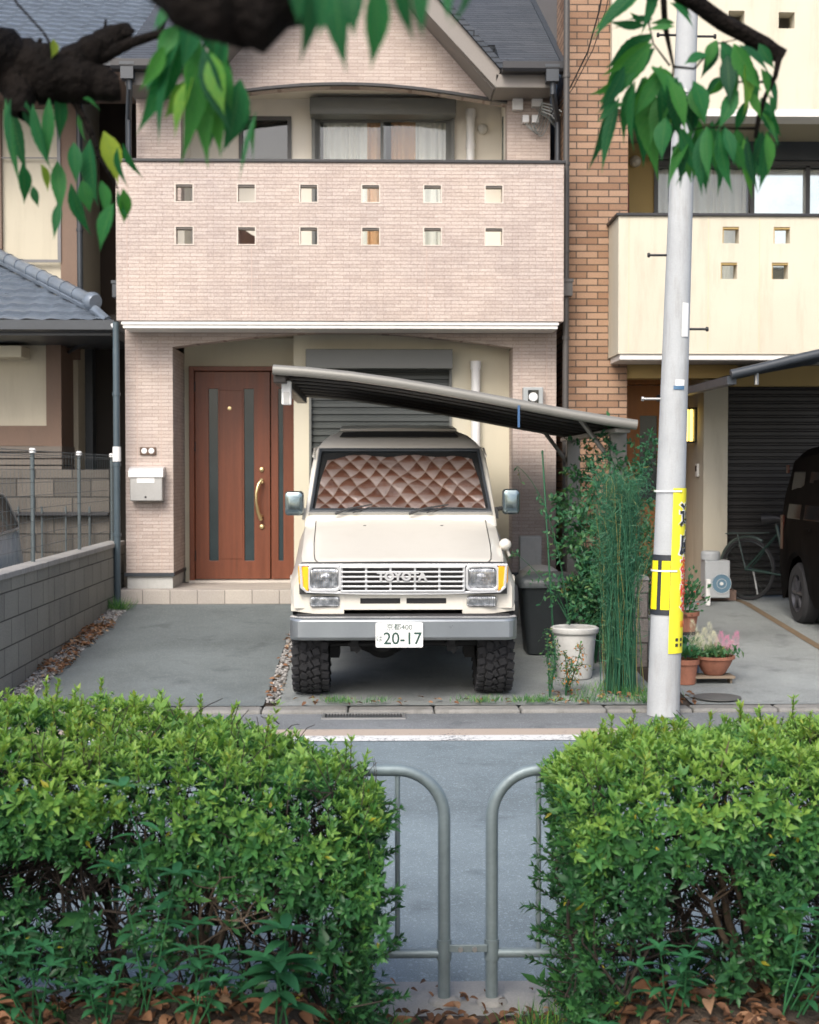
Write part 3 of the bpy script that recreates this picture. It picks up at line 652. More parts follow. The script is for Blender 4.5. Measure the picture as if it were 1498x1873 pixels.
t = thing('electric_meter', 'grey electricity meter box high on the right pink pier behind the carport', 'meter', (X(975, 14.75), 14.75, Z(738, 14.75)))
x0, x1, z0, z1 = X(957, 14.7), X(994, 14.7), Z(745, 14.7), Z(708, 14.7)
mb = MB(); mb.box(x0, x1, 14.70, 14.80, z0, z1); mb.build('box', M('meter grey', (.30, .32, .32), .5), t, bevel=.01)
mb = MB(); mb.box(x0 + .05, x1 - .05, 14.69, 14.70, z0 + .045, z1 - .03); mb.build('window', dark_glass, t)
mb = MB(); mb.lathe([(0, -.012), (.04, -.01), (.048, 0)], ((x0 + x1) / 2, 14.69, (z0 + z1) / 2 + .0), 'Y', 20); mb.build('dial', white_pl, t)
t = thing('cable_junction', 'cluster of white cable boxes and loose wires under the right eave', 'junction box', (X(975, 15.3), 15.3, Z(215, 15.3)))
for (a, b, c_, d_) in ((937, 175, 956, 204), (955, 213, 967, 227), (972, 213, 985, 227), (972, 178, 992, 198)):
    mb = MB(); mb.box(X(a, 15.3), X(c_, 15.3), 15.31, 15.40, Z(d_, 15.3), Z(b, 15.3)); mb.build('box', white_pl, t, bevel=.008)
wires = MB()
for k in range(9):
    x0, y0 = 960 + k * 4, 228 + (k % 3) * 2 if k < 5 else 195 + k
    x1, y1 = 990 + k * 4, 190 + k * 6
    pts = []
    for i in range(11):
        s = i / 10; sag = math.sin(math.pi * s) * (28 if k < 5 else 5)
        pts.append((X(x0 + (x1 - x0) * s, 15.3), 15.32 - .03 * math.sin(s * 3 + k), Z(y0 + (y1 - y0) * s + sag, 15.3)))
    wires.tube(pts, .005, 6)
wires.build('wire', M('grey wire sheath', (.22, .24, .23), .5), t)
mb = MB()
for k in range(4): mb.tube([(X(990, 15.3), 15.3, Z(192 + k * 5, 15.3)), (X(1008, 15.25), 15.25, Z(196 + k * 6, 15.25)), (X(1026 - k * 2, 15.2), 15.2, Z(208 + k * 7, 15.2))], .009, 6)
mb.build('cable_end', M('pale cable end', (.5, .52, .5), .5), t)
t = thing('service_cable', 'two thin dark cables slanting up across the orange brick pier', 'cable', (2.2, 14.7, 5.4))
mb = MB(); mb.tube([P(1008, 208, 15.2), P(1043, 160, 14.6), P(1075, 95, 14.2), P(1096, 20, 13.6), P(1110, -60, 13.0)], .008, 6); mb.tube([P(1012, 214, 15.2), P(1050, 158, 14.6), P(1085, 90, 14.2), P(1108, 20, 13.6), P(1124, -60, 13.0)], .005, 6)
mb.build('cable', black_metal, t)
t = thing('towel', 'pale pink towel hanging on the balcony seen through one opening', 'towel', (X(455, 14.7), 14.7, 3.42))
mb = MB(); vs = []
for j in range(9):
    for i in range(13): vs.append((X(438, 14.9) + i * .022, 14.75 + .02 * math.sin(i * 1.1 + j * .4) + .01 * j, Z(422, 14.9) - j * .025 - i * .012))
mb.add(vs, [(j * 13 + i, j * 13 + i + 1, (j + 1) * 13 + i + 1, (j + 1) * 13 + i) for j in range(8) for i in range(12)]); mb.build('cloth', M('pink cloth', (.62, .45, .42), .9), t, smooth=80)

# =================================================================== LEFT HOUSE
cream_shaded = M('shaded cream render', (.50, .46, .36), .85, var=.07, scale=1.2, bmp=.3, bscale=160, bdist=.003, stain=.2, stainc=(.26, .22, .16))  # darker copy of the pale cream, the left house's shade put into its colour
LH = thing('tiled_house', 'cream and brown house with silver grey roof tiles on the left', 'house', (-6, 20, 0))
mb = MB(); mb.box(-9, X(147, 17), 17.0, 24, 0, 6.6); mb.build('wall', cream_shaded, LH)
mb = MB(); mb.box(X(147, 17), -2.78, 18.4, 24, 0, 7.0); mb.build('side_wall', M('dark brown wall', (.045, .032, .024), .85), LH)
mb = MB(); mb.box(X(118, 16.96), X(147, 16.96) + .02, 16.94, 17.02, 3, 6.5); mb.box(X(-16, 16.96), X(12, 16.96), 16.94, 17.0, 4.15, 6.5); mb.box(-9, X(118, 17), 16.95, 17, 5.95, 6.4); mb.build('timber_post', brown_trim, LH)
pf = M('grey panel frame', (.16, .16, .165), .5)
mb = MB(); mb.box(X(112, 16.93), X(118, 16.93), 16.92, 16.94, Z(484, 16.93), Z(100, 16.93)); mb.box(X(12, 16.93), X(112, 16.93), 16.92, 16.94, Z(484, 16.93), Z(479, 16.93)); mb.box(X(12, 16.93), X(112, 16.93), 16.93, 16.94, Z(297, 16.93), Z(295, 16.93)); mb.build('panel_frame', pf, LH)
pipe([(X(152, 16.9), 16.9, 6.1), (X(152, 16.9), 16.9, 3.75)], .035, LH)
# lower storey
mb = MB(); mb.box(-9, X(92, 16.4), 16.4, 17.0, 1.98, 3.6); mb.build('lower_wall', cream_shaded, LH)
mb = MB(); mb.box(X(90, 16.36), X(117, 16.36), 16.34, 17.0, 1.8, 3.55); mb.box(-9, X(90, 16.36), 16.36, 16.4, 1.97, 2.20); mb.build('lower_timber', brown_trim, LH)
mb = MB()
for i in range(4): mb.box(-9, X(117, 16.3), 16.28 + .01 * (i % 2), 16.99, 1.68 + i * .075, 1.74 + i * .075)
mb.build('base_boards', M('taupe boards', (.16, .14, .12), .8), LH)
mb = MB(); mb.box(-9, X(45, 16.0), 16.0, 16.4, Z(655, 16.0), Z(634, 16.0)); mb.build('window_hood', cream, LH, bevel=.01)
mb = MB(); mb.box(X(117, 17.6), -2.78, 17.6, 18.4, 0, 3.6); mb.build('dark_recess', dark_void, LH)  # solid block, the recess shade is in its colour
mb = MB(); mb.box(X(137, 17.5), X(143, 17.5), 17.4, 17.6, 1.6, 3.3); mb.box(X(160, 17.5), X(176, 17.5), 17.4, 17.6, 1.6, 3.2); mb.build('recess_post', M('slate blue frame', (.05, .06, .07), .5), LH)
pipe([(X(126, 16.8), 16.8, 1.6), (X(126, 16.8), 16.8, 3.05), (X(150, 16.4), 16.4, 3.12), (X(195, 15.8), 15.8, 3.18)], .025, LH)
# tiled roofs
def tiles(name, x0, x1, d0, z0, d1, z1, parent, clip=None, pitch=.25, row=.235):
    nx = int((x1 - x0) / pitch * 8); L_ = math.hypot(d1 - d0, z1 - z0); nr = int(L_ / row); vs = []; rows = []
    sd, sz = (d1 - d0) / L_, (z1 - z0) / L_
    for r_ in range(nr + 1):
        for e in ((0, .034), (.96, .0), (1.0, -.004)):
            s = (r_ + e[0]) * row
            for i in range(nx + 1):
                x = x0 + (x1 - x0) * i / nx
                if clip: x = max(x0, min(x, clip(s / L_)))
                ph = (x - x0) / pitch * 2 * math.pi; h = e[1] + .007 * (math.sin(ph) + .35 * math.sin(2 * ph))
                vs.append((x, d0 + sd * s - sz * h, z0 + sz * s + sd * h))
    n = nx + 1; R_ = len(vs) // n
    mb = MB(); mb.add(vs, [(j * n + i, j * n + i + 1, (j + 1) * n + i + 1, (j + 1) * n + i) for j in range(R_ - 1) for i in range(nx)])
    return mb.build(name, kawara, parent, smooth=35)
tiles('upper_roof', -9, -2.80, 15.95, 6.22, 19.2, 8.05, LH)
mb = MB(); slab(mb, [(-2.80, 15.93, 6.27), (-2.70, 15.93, 6.27), (-2.70, 19.2, 8.10), (-2.80, 19.2, 8.10)], .14); mb.box(-9, -2.7, 15.98, 17, 6.02, 6.16); mb.build('roof_edge', brown_trim, LH)
mb = MB(); mb.tube([(-9, 19.2, 8.12), (-2.7, 19.2, 8.12)], .11, 12); mb.build('roof_ridge', kawara, LH, smooth=40)
mb = MB(); mb.prism_x([(15.80, 6.22), (15.80, 6.13), (15.90, 6.13), (15.92, 6.22)], -9, -2.72); mb.build('gutter', dark_metal, LH)
tiles('pent_roof', -9, -2.80, 15.2, 3.26, 17.0, 4.16, LH, clip=lambda s: -2.80 - 1.72 * s)
mb = MB(); slab(mb, [(-2.80, 15.2, 3.25), (-2.80, 17.6, 3.25), (-4.52, 17.0, 4.12), (-4.5, 16.98, 4.12)], .04); mb.build('pent_return', kawara, LH)
hip = [Vector((-4.6, 17.02, 4.30)), Vector((-3.10, 15.46, 3.53))]
mb = MB()
for k in range(9):
    a, b = hip[0].lerp(hip[1], k / 9), hip[0].lerp(hip[1], (k + 1.04) / 9); mb.tube([a, a.lerp(b, .86), b], [.070, .070, .078], 14)
mb.build('hip_ridge', kawara, LH, smooth=40)
mb = MB(); c_ = Vector((-3.04, 15.40, 3.50)); mb.tube([c_ + Vector((-.05, .05, .02)), c_, c_ + Vector((.03, -.03, -.01))], [.095, .105, .08], 16)
mb.tube([(-4.5, 16.9, 4.2), (-3.0, 15.36, 3.40), (-2.86, 15.22, 3.28)], .05, 8); mb.build('ridge_end_tile', kawara, LH, smooth=40)
mb = MB(); mb.prism_x([(15.06, 3.27), (15.06, 3.17), (15.16, 3.15), (15.20, 3.24)], -9, -2.76); mb.box(-9, -2.82, 15.2, 16.9, 3.12, 3.20); mb.build('pent_eave', dark_metal, LH)
mb = MB(); mb.tube([(-2.80, 15.12, 3.24), (-2.70, 14.9, 3.14)], .02, 8); mb.build('eave_bracket', white_pl, LH)
# house body filler below pent roof side

# =================================================================== RIGHT HOUSE
RH = thing('cream_house', 'yellow cream three storey house with an orange brick pier on the right', 'house', (4.5, 18, .3))
mb = MB(); mb.box(1.98, 2.61, 14.80, 15.7, .25, 8.6); mb.build('brick_pier', orange_brick, RH)
mb = MB(); mb.box(1.99, 2.6, 15.7, 24, .25, 8.6); mb.build('pier_side_wall', fascia, RH)
ux0 = X(1117, 14.72); uz = Z(203, 14.72)
def hp_(px, py, D, s): return (X(px, D) - s, X(px, D) + s, Z(py, D) - s, Z(py, D) + s)
mb = MB(); mb.holes(ux0, 6.4, uz, 8.6, 14.70, 14.90, [hp_(1345, 38, 14.7, .083), hp_(1437, 40, 14.7, .083), hp_(1530, 40, 14.7, .083)]); mb.box(2.62, 6.4, 15.2, 24, uz + .02, 8.6); mb.build('top_wall', cream_r, RH)
mb = MB(); mb.box(ux0, 6.4, 14.88, 15.05, uz - .06, uz); mb.box(2.62, 6.4, 14.68, 14.90, uz - .075, uz - .001); mb.build('floor_trim', white_trim, RH, bevel=.005)
mb = MB(); mb.box(2.62, 6.4, 14.95, 15.2, uz + .02, uz + .2); mb.box(2.62, 6.4, 15.06, 16.2, uz - .03, uz + .015); mb.build('ceiling', olive, RH)
D2 = 16.1
wR = (X(1195, D2), X(1620, D2), 3.35, Z(300, D2))
mb = MB(); mb.holes(2.62, 6.4, 3.1, uz - .03, D2, D2 + .14, [wR]); mb.build('middle_wall', ochre, RH)
a, b, c_, d_ = wR
wo = window(wR, D2, RH, sash_m, False, [(X(1198, D2), X(1225, D2), curt_w), (X(1262, D2), X(1372, D2), curt_w)])
mb = MB()
for px in (1375, 1477): mb.box(X(px, D2) - .025, X(px, D2) + .025, D2 - .03, D2 + .05, c_, d_)
mb.box(a, b, D2 - .05, D2 + .02, d_ - .03, d_ + .02); mb.build('sash', sash_m, wo)
mb = MB(); mb.box(X(1380, D2), X(1474, D2), D2 + .03, D2 + .034, c_, d_ - .06); mb.box(X(1480, D2), b - .05, D2 + .03, D2 + .034, c_, d_ - .06)
mb.build('pane', M('pale mirror pane', (.85, .83, .80), .05, metal=.9, bmp=0), wo)
mb = MB(); mb.box(a - .05, 6.3, D2 - .28, D2 - .001, Z(262, D2), Z(215, D2)); mb.build('shutter_box', grey_shutter, RH, bevel=.015)
mb = MB(); mb.box(a - .05, 6.3, D2 - .12, D2 - .001, d_ + .02, Z(262, D2)); mb.build('window_head', dark_metal, RH)
mb = MB(); mb.lathe([(0, -.10), (.04, -.09), (.062, -.05), (.066, -.02), (.05, 0)], (X(1160, D2), D2, Z(298, D2)), 'Y', 24); mb.build('round_lamp', M('frosted lamp shade', (.6, .55, .45), .3), RH, smooth=60)
mb = MB(); mb.tube([(X(1145, 15.9), 15.9, 3.2), (X(1145, 15.9), 15.9, Z(338, 15.9))], .03, 10); mb.build('upright_tube', M('rust brown pipe', (.20, .06, .04), .5), RH)
# balcony
DR = 14.2; rx0, rz0, rz1 = X(1131, DR), Z(647, DR), Z(396, DR)
hs2 = [hp_(px, py, DR, .082) for px, py in ((1337, 430), (1431, 430), (1334, 495), (1428, 495), (1525, 430), (1525, 495))]
mb = MB(); mb.holes(rx0, 6.4, rz0, rz1, DR, DR + .15, hs2); mb.box(rx0, rx0 + .14, DR + .15, 14.80, rz0, rz1)
bal = mb.build('balcony', cream_r, RH)
mb = MB(); mb.box(rx0 - .025, 6.4, DR - .025, DR + .175, rz1, rz1 + .028); mb.box(rx0 - .025, rx0 + .165, DR + .175, 14.8, rz1, rz1 + .028); mb.build('coping', black_metal, bal, bevel=.004)
mb = MB(); mb.box(rx0 + .02, 6.4, DR + .02, 14.8, rz0 - .06, rz0 - .001); mb.build('lower_trim', white_trim, bal, bevel=.01)
mb = MB(); mb.box(2.62, 6.4, DR + .15, 16.1, rz0 + .01, rz0 + .2); mb.build('balcony_floor', olive, bal)
mb = MB()
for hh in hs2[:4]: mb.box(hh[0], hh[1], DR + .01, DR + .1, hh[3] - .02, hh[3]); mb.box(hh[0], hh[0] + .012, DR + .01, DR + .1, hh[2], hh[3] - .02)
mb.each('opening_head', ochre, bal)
mb = MB()
for px in (1150, 1296, 1390): mb.box(X(px, DR) - .003, X(px, DR) + .003, DR - .001, DR + .003, rz0 + .01, rz1 - .01)
mb.each('panel_joint', M('cream sealant', (.60, .49, .31), .8), bal)
# ground floor
mb = MB(); mb.box(2.62, 3.78, 14.86, 15.1, Z(692, 14.9), rz0 - .06); mb.box(3.78, 6.4, 15.0, 15.2, Z(705, 15), rz0 - .06); mb.build('beam', ochre, RH)
mb = MB(); mb.box(3.51, 3.77, 15.20, 16.3, .42, 3.0); mb.box(2.62, 3.51, 16.14, 16.3, .42, 3.0); mb.build('entrance_wall', cream_r, RH)
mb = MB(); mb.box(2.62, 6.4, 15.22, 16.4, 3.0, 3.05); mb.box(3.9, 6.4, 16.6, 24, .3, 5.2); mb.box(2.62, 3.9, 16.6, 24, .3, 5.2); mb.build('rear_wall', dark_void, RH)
fr = MB(); fr.holes(2.68, 3.46, .46, 2.72, 16.02, 16.12, [(2.73, 3.41, .46, 2.66)]); dr = fr.build('door', wood_or, RH, bevel=.004)
gz = (X(1171, 16.06), X(1203, 16.06), Z(915, 16.06), Z(760, 16.06))
mb = MB(); mb.holes(2.735, 3.405, .47, 2.65, 16.05, 16.09, [gz]); mb.build('leaf', wood_or, dr)
mb = MB(); mb.box(gz[0], gz[1], 16.065, 16.075, gz[2], gz[3]); mb.build('glass_strip', strip_glass, dr)
mb = MB(); z = .33; prof = []
while z < 2.66: prof += [(15.335, z), (15.315, z + .012), (15.315, z + .05), (15.335, z + .062)]; z += .075
n = len(prof); vs = []
for x in (3.77, 6.4): vs += [(x, y_, z_) for y_, z_ in prof]
mb.add(vs, [(i, i + 1, i + 1 + n, i + n) for i in range(n - 1)]); mb.build('roller_shutter', M('black brown shutter', (.022, .02, .018), .5), RH)
mb = MB(); mb.box(2.62, 3.80, 14.90, 16.2, .25, .425); mb.build('entrance_step', M('terracotta tile', (.28, .19, .15), .7, var=.2, scale=12), RH, bevel=.01)
t = thing('wall_lantern', 'lit yellow lantern on the entrance wall of the cream house', 'wall lamp', (3.47, 15.6, 2.1))
lx = 3.44; 
mb = MB(); mb.box(3.485, 3.51, 15.52, 15.64, 1.98+.02, 2.38); mb.box(lx - .055, 3.485, 15.53, 15.63, 2.36, 2.38); mb.box(lx - .055, 3.485, 15.53, 15.63, 1.99, 2.01); mb.build('frame', black_metal, t)
em, nt_, b_ = _new('lamp glow'); b_.inputs['Emission Color'].default_value = (1., .72, .18, 1); b_.inputs['Emission Strength'].default_value = 1.6; b_.inputs['Base Color'].default_value = (.8, .6, .2, 1)
for dx in (-.03, .02):
    mb = MB(); mb.lathe([(.018, 2.01), (.02, 2.05), (.02, 2.32), (.018, 2.36)], (lx + dx, 15.58, 0), n=14); mb.build('lamp_tube', em, t, smooth=40)
t = thing('intercom', 'small white intercom on the entrance wall beside the lantern', 'intercom', (3.5, 15.5, 1.65))
mb = MB(); mb.box(3.485, 3.51, 15.40, 15.50, Z(872, 15.4), Z(848, 15.4)); mb.build('body', white_pl, t, bevel=.004)
mb = MB(); mb.box(3.481, 3.485, 15.42, 15.48, Z(862, 15.4), Z(852, 15.4)); mb.build('grille', black_metal, t)

# =================================================================== CARPORTS
CP = thing('carport', 'cantilever carport with curved taupe roof edge above the off-roader', 'carport', (1.95, 12.8, zg(12)))
cp_m = M('taupe carport aluminium', (.20, .195, .175), .45, var=.06, scale=4, metal=.2)
cp_d = M('dark smoked roof sheet', (.022, .018, .015), .4, var=.15)
CF, CB = 11.0, 14.35
prof = [(500, 677), (560, 681), (640, 689), (720, 700), (800, 713), (880, 727), (960, 742), (1040, 757), (1110, 769), (1166, 777)]
cx_ = [X(a, CF) for a, b in prof]; cz_ = [Z(b, CF) for a, b in prof]
cp_t, nt_, b_ = _new('smoked translucent sheet'); tt_ = N(nt_, 'ShaderNodeBsdfTranslucent'); tt_.inputs[0].default_value = (.30, .28, .25, 1); mm_ = N(nt_, 'ShaderNodeMixShader'); mm_.inputs[0].default_value = .28; b_.inputs['Base Color'].default_value = (.03, .026, .022, 1); b_.inputs['Roughness'].default_value = .35; L(nt_, b_.outputs[0], mm_.inputs[1]); L(nt_, tt_.outputs[0], mm_.inputs[2]); L(nt_, mm_.outputs[0], nt_.nodes['Material Output'].inputs[0])
mb = MB(); mb.tube([(a, CF, b) for a, b in zip(cx_, cz_)], .040, 14); mb.build('front_rail', cp_m, CP, smooth=40)
mb = MB(); mb.tube([(a, CB, b) for a, b in zip(cx_, cz_)], .034, 10); mb.build('rear_rail', cp_m, CP, smooth=40)
vs = []
for d in (CF, CB):
    for o_ in (-.008, .008): vs += [(a, d, b + o_) for a, b in zip(cx_[:], cz_)]
n = len(cx_); f = []
for i in range(n - 1): f += [(i, i + 1, i + 1 + 2 * n, i + 2 * n), (i + n, i + 3 * n, i + 1 + 3 * n, i + 1 + n)]
mb = MB(); mb.add(vs, f); mb.build('roof_sheet', cp_t, CP, smooth=40)
for k in range(1, 7):
    d = CF + (CB - CF) * k / 7; mb = MB(); mb.tube([(a, d, b - .022) for a, b in zip(cx_, cz_)], .018, 8); mb.build('rafter', cp_d, CP, smooth=40)
mb = MB(); mb.box(cx_[0] + .0, cx_[0] + .10, CF + .05, CB, cz_[0] - .10, cz_[0] - .012); mb.build('outer_gutter', cp_d, CP, bevel=.01)
mb = MB(); mb.box(cx_[-1] - .16, cx_[-1] - .04, CF + .05, CB, cz_[-1] - .06, cz_[-1] - .02); mb.build('side_beam', cp_m, CP, bevel=.008)
for d in (11.35, 13.95):
    mb = MB(); px_ = 1.93; mb.box(px_ - .065, px_ + .065, d - .05, d + .05, zg(d) - .05, Z(790, 11.35)); 
    mb.build('post', cp_m, CP, bevel=.008)
    mb = MB(); mb.tube([(px_ - .02, d, 1.72), (px_ - .30, d, 2.09)], .02, 8); mb.build('brace', cp_m, CP)
mb = MB(); mb.box(X(946, CF), X(950, CF), CF - .045, CF - .03, Z(782, CF), Z(742, CF)); mb.build('blue_strap', blue_v, CP)
# white lamp beside the door recess
t = thing('hanging_box', 'small white box hanging under the carport edge near the door', 'box', (X(526, 11.2), 11.2, Z(738, 11.2)))
mb = MB(); mb.box(X(516, 11.2), X(534, 11.2), 11.17, 11.25, Z(741, 11.2), Z(697, 11.2)); mb.build('body', white_pl, t, bevel=.01)
mb = MB(); mb.box(X(520, 11.2), X(530, 11.2), 11.164, 11.17, Z(738, 11.2), Z(718, 11.2)); mb.build('cover', alu, t)
mb = MB(); mb.tube([(X(525, 11.2), 11.2, Z(698, 11.2)), (X(525, 11.2), 11.2, Z(684, 11.2))], .006, 6); mb.build('bracket', alu, t)
# right carport
CP2 = thing('carport', 'dark carport roof above the black van on the right', 'carport', (5.5, 13.5, zg(13)))
pts = [(3.0, 2.50), (3.2, 2.545), (3.5, 2.62), (3.9, 2.71), (4.5, 2.82), (5.2, 2.92), (6.0, 3.0)]
mb = MB(); mb.tube([(a, 12.0, b) for a, b in pts], .04, 12); mb.build('front_rail', dark_metal, CP2, smooth=40)
mb = MB(); vs = []
for d in (12.0, 15.1):
    vs += [(a, d, b) for a, b in pts]
n = len(pts); mb.add(vs, [(i, i + 1, i + 1 + n, i + n) for i in range(n - 1)]); mb.build('roof_sheet', cp_d, CP2, smooth=40)
mb = MB(); mb.box(2.98, 3.06, 12.05, 15.1, 2.42, 2.49); mb.build('outer_gutter', dark_metal, CP2)
for k in range(1, 6): 
    d = 12 + 3.1 * k / 6; mb = MB(); mb.tube([(a, d, b - .02) for a, b in pts], .018, 8); mb.build('rafter', dark_metal, CP2)
for d in (12.3, 14.8): mb = MB(); mb.box(5.85, 5.97, d - .05, d + .05, zg(d), 2.98); mb.build('post', dark_metal, CP2)
mb = MB(); mb.tube([(X(1386, 12.1), 12.1, 2.55), (X(1386, 12.1), 12.1, 2.42)], .02, 8); mb.build('bracket', alu, CP2)

# =================================================================== THE OFF-ROADER
JX = .188
J = thing('off_road_car', 'beige boxy off-road car with chrome grille and quilted windscreen shade', 'car', (JX, 12.2, zg(12)))
def sec(D, zc, xb, zb_, xc, zc2, xd, zd, xe, ze_, xf, zf):
    h = [(0, zc), (xb * .5, zc - (zc - zb_) * .25), (xb, zb_), (xc, zc2), (xd, zd), (xe, ze_), (xe, (ze_ + zf) / 2 + .02), (xf, zf)]
    pts = [(-a, b) for a, b in h[::-1]] + h[1:]
    return [(JX + a, D, b) for a, b in pts]
def arch_z(D, base):
    z = base
    for wy in (10.47, 13.35):
        r = .47; c_ = zg(wy) + .39
        if abs(D - wy) < r: z = max(z, c_ + math.sqrt(r * r - (D - wy) ** 2) * .98)
    return z
def low(D): return min(arch_z(D, .62), .93)
secs = []
st = [10.085, 10.10, 10.13, 10.18, 10.22, 10.28, 10.35, 10.5, 10.65, 10.8, 10.95, 11.08, 11.14, 11.3, 11.6, 12.0, 12.4, 12.8, 12.9, 13.0, 13.15, 13.35, 13.55, 13.7, 13.8, 13.9, 14.1, 14.2]
hood = lambda D: float(np.interp(D, [10.085, 10.13, 10.25, 10.5, 11.14, 14.2], [1.035, 1.055, 1.085, 1.15, 1.312, 1.33]))
for D in st:
    z = hood(D); k = float(np.interp(D, [10.085, 10.13, 10.35, 11.14, 11.5, 14.2], [.0, .4, .75, 1, 1, 1]))
    xd = .735 + .055 * k; xe = .775 + .06 * k; bulge = .02 if D > 11.3 else 0
    sd = float(np.interp(D, [10.085, 11.14, 11.3], [.012, .022, .03]))
    secs.append(sec(D, z, .60 + .06 * k, z - sd * .4, .70 + .045 * k, z - sd - .02 - .02 * k, xd, z - .07 - .10 * k, xe, .86 + .04 * k, .79 if D > 10.2 else xe, low(D)))
# cabin rings
def ring(z, df, db, wd, r=.09, n=5):
    pts = []
    for (cx, cy, a0) in ((wd - r, df + r * .5, -90), (wd - r, db - r, 0), (-wd + r, db - r, 90), (-wd + r, df + r * .5, 180)):
        for i in range(n + 1):
            a = R(a0 + 90 * i / n); fr_ = (.5 if cy < 12.5 else 1)
            pts.append((JX + cx + r * math.cos(a), cy + r * fr_ * math.sin(a), z))
    return pts
rings = [ring(1.25, 11.10, 14.16, .755), ring(1.31, 11.12, 14.15, .752), ring(1.34, 11.155, 14.15, .750), ring(1.69, 11.54, 14.12, .722), ring(1.84, 11.70, 14.08, .695, .09), ring(1.875, 11.745, 14.06, .675, .10), ring(1.93, 11.85, 14.02, .635, .12), ring(1.985, 12.02, 13.98, .58, .15), ring(2.03, 12.25, 13.92, .50, .18), ring(2.065, 12.6, 13.8, .40, .2)]
mb = MB(); mb.loft(secs); mb.loft(rings, closed=True)
# lower front valance: stepped lower edge
vz0, vz1 = .66, .835
vp = [(-.79, .675), (-.765, vz1), (.765, vz1), (.79, .675), (.60, .665), (.42, .668), (.37, .70), (-.37, .70), (-.42, .668), (-.60, .665)]
DF = 10.05
mb.holes(JX - .42, JX + .42, .70, vz1, DF - .005, DF + .06, [(JX - .305, JX - .022, .742, .782), (JX + .022, JX + .305, .742, .782)])
for s in (-1, 1):
    pl = [(.42, .672), (.42, vz1), (.60, vz1), (.72, vz1 - .002), (.775, vz1 - .01), (.80, .72), (.80, .685), (.60, .668)]
    # curve the ends back in plan
    def yb(x): return DF - .005 + max(0, (x - .60)) ** 2 * 2.2
    vs = [(JX + s * x, yb(x), z) for x, z in pl] + [(JX + s * x, yb(x) + .14, z) for x, z in pl]; m_ = len(pl)
    mb.add(vs, [tuple(range(m_)), tuple(range(m_, 2 * m_))[::-1]] + [(i, i + m_, (i + 1) % m_ + m_, (i + 1) % m_) for i in range(m_)])
body = mb.build('body', paint_b, J, smooth=28)
mb = MB(); mb.box(JX - .315, JX - .012, 10.06, 10.083, .735, .79); mb.box(JX + .012, JX + .315, 10.06, 10.083, .735, .79); mb.each('slot_dark_liner', under_m, J)  # black plates behind the valance openings, in place of the shade inside
# panel gap between bonnet and wings, front edge
mb = MB()
for s in (-1, 1):
    pts = [(JX + s * float(np.interp(D, [10.085, 10.13, 10.35, 11.14], [.602, .628, .648, .663])), D, hood(D) - float(np.interp(D, [10.085, 11.14], [.004, .008]))) for D in (10.09, 10.13, 10.25, 10.5, 10.8, 11.13)]
    mb.tube(pts, .0035, 5)
mb.tube([(JX + x, 10.075 , 1.036 - .006 * abs(x)) for x in (-.72, -.4, 0, .4, .72)], .006, 6)
mb.build('panel_gap', blk_pl, J)
mb = MB()
for px in (667, 808): mb.obox(P(px, 962, 10.95) + Vector((0, 0, .0)), (.022, .02, .012))
mb.each('washer_nozzle', blk_pl, J)
# grille surround
zt_, zb_2 = 1.028, .815
sur = [(-.735, zt_), (-.725, .86), (-.685, .826), (-.3, .814), (0, .812), (.3, .814), (.685, .826), (.725, .86), (.735, zt_)]
inn = [(-.715, 1.012), (-.705, .868), (-.67, .84), (-.3, .83), (0, .828), (.3, .83), (.67, .84), (.705, .868), (.715, 1.012)]
def ringplate(mb, out, inn_, y0, y1):
    n = len(out); vs = []
    for y in (y0, y1):
        vs += [(JX + x, y, z) for x, z in out] + [(JX + x, y, z) for x, z in inn_]
    f = []
    for i in range(n):
        j = (i + 1) % n
        f += [(i, j, j + n, i + n), (i + 2 * n, i + 3 * n, j + 3 * n, j + 2 * n), (i, i + 2 * n, j + 2 * n, j), (i + n, j + n, j + 3 * n, i + 3 * n)]
    mb.add(vs, f)
gr = MB(); gr.box(JX - .735, JX + .735, 10.03, 10.09, .812, 1.03); gr.build('front_panel', blk_pl, J)
mb = MB(); ringplate(mb, sur, inn, 9.985, 10.03); grille = mb.build('grille', chrome, J, bevel=.004)
mb = MB()
gx0, gx1 = -.435, .425
for k, z in enumerate((1.006, .972, .938, .904, .870, .838)):
    mb.box(JX + gx0, JX + gx1, 9.972, 10.02, z - .0055, z + .0055)
mb.each('grille_bar', chrome, grille, bevel=.002)
mb = MB()
for k in range(6):
    x = gx0 + (gx1 - gx0) * k / 5
    mb.box(JX + x - .008, JX + x + .008, 9.986, 10.02, .838, 1.006)
mb.each('grille_upright', chrome, grille, bevel=.002)
mb = MB(); mb.box(JX - .445, JX + gx0, 9.975, 10.03, .838, 1.012); mb.box(JX + gx1, JX + .435, 9.975, 10.03, .838, 1.012); mb.each('grille_side', chrome, grille, bevel=.003)
text_geo('TOYOTA', .082, chrome, lambda x, y, z: (JX - .012 + x, 9.962 - z, .940 + y), 'lettering', grille, extrude=.006, sx=1.02, bold=.004)
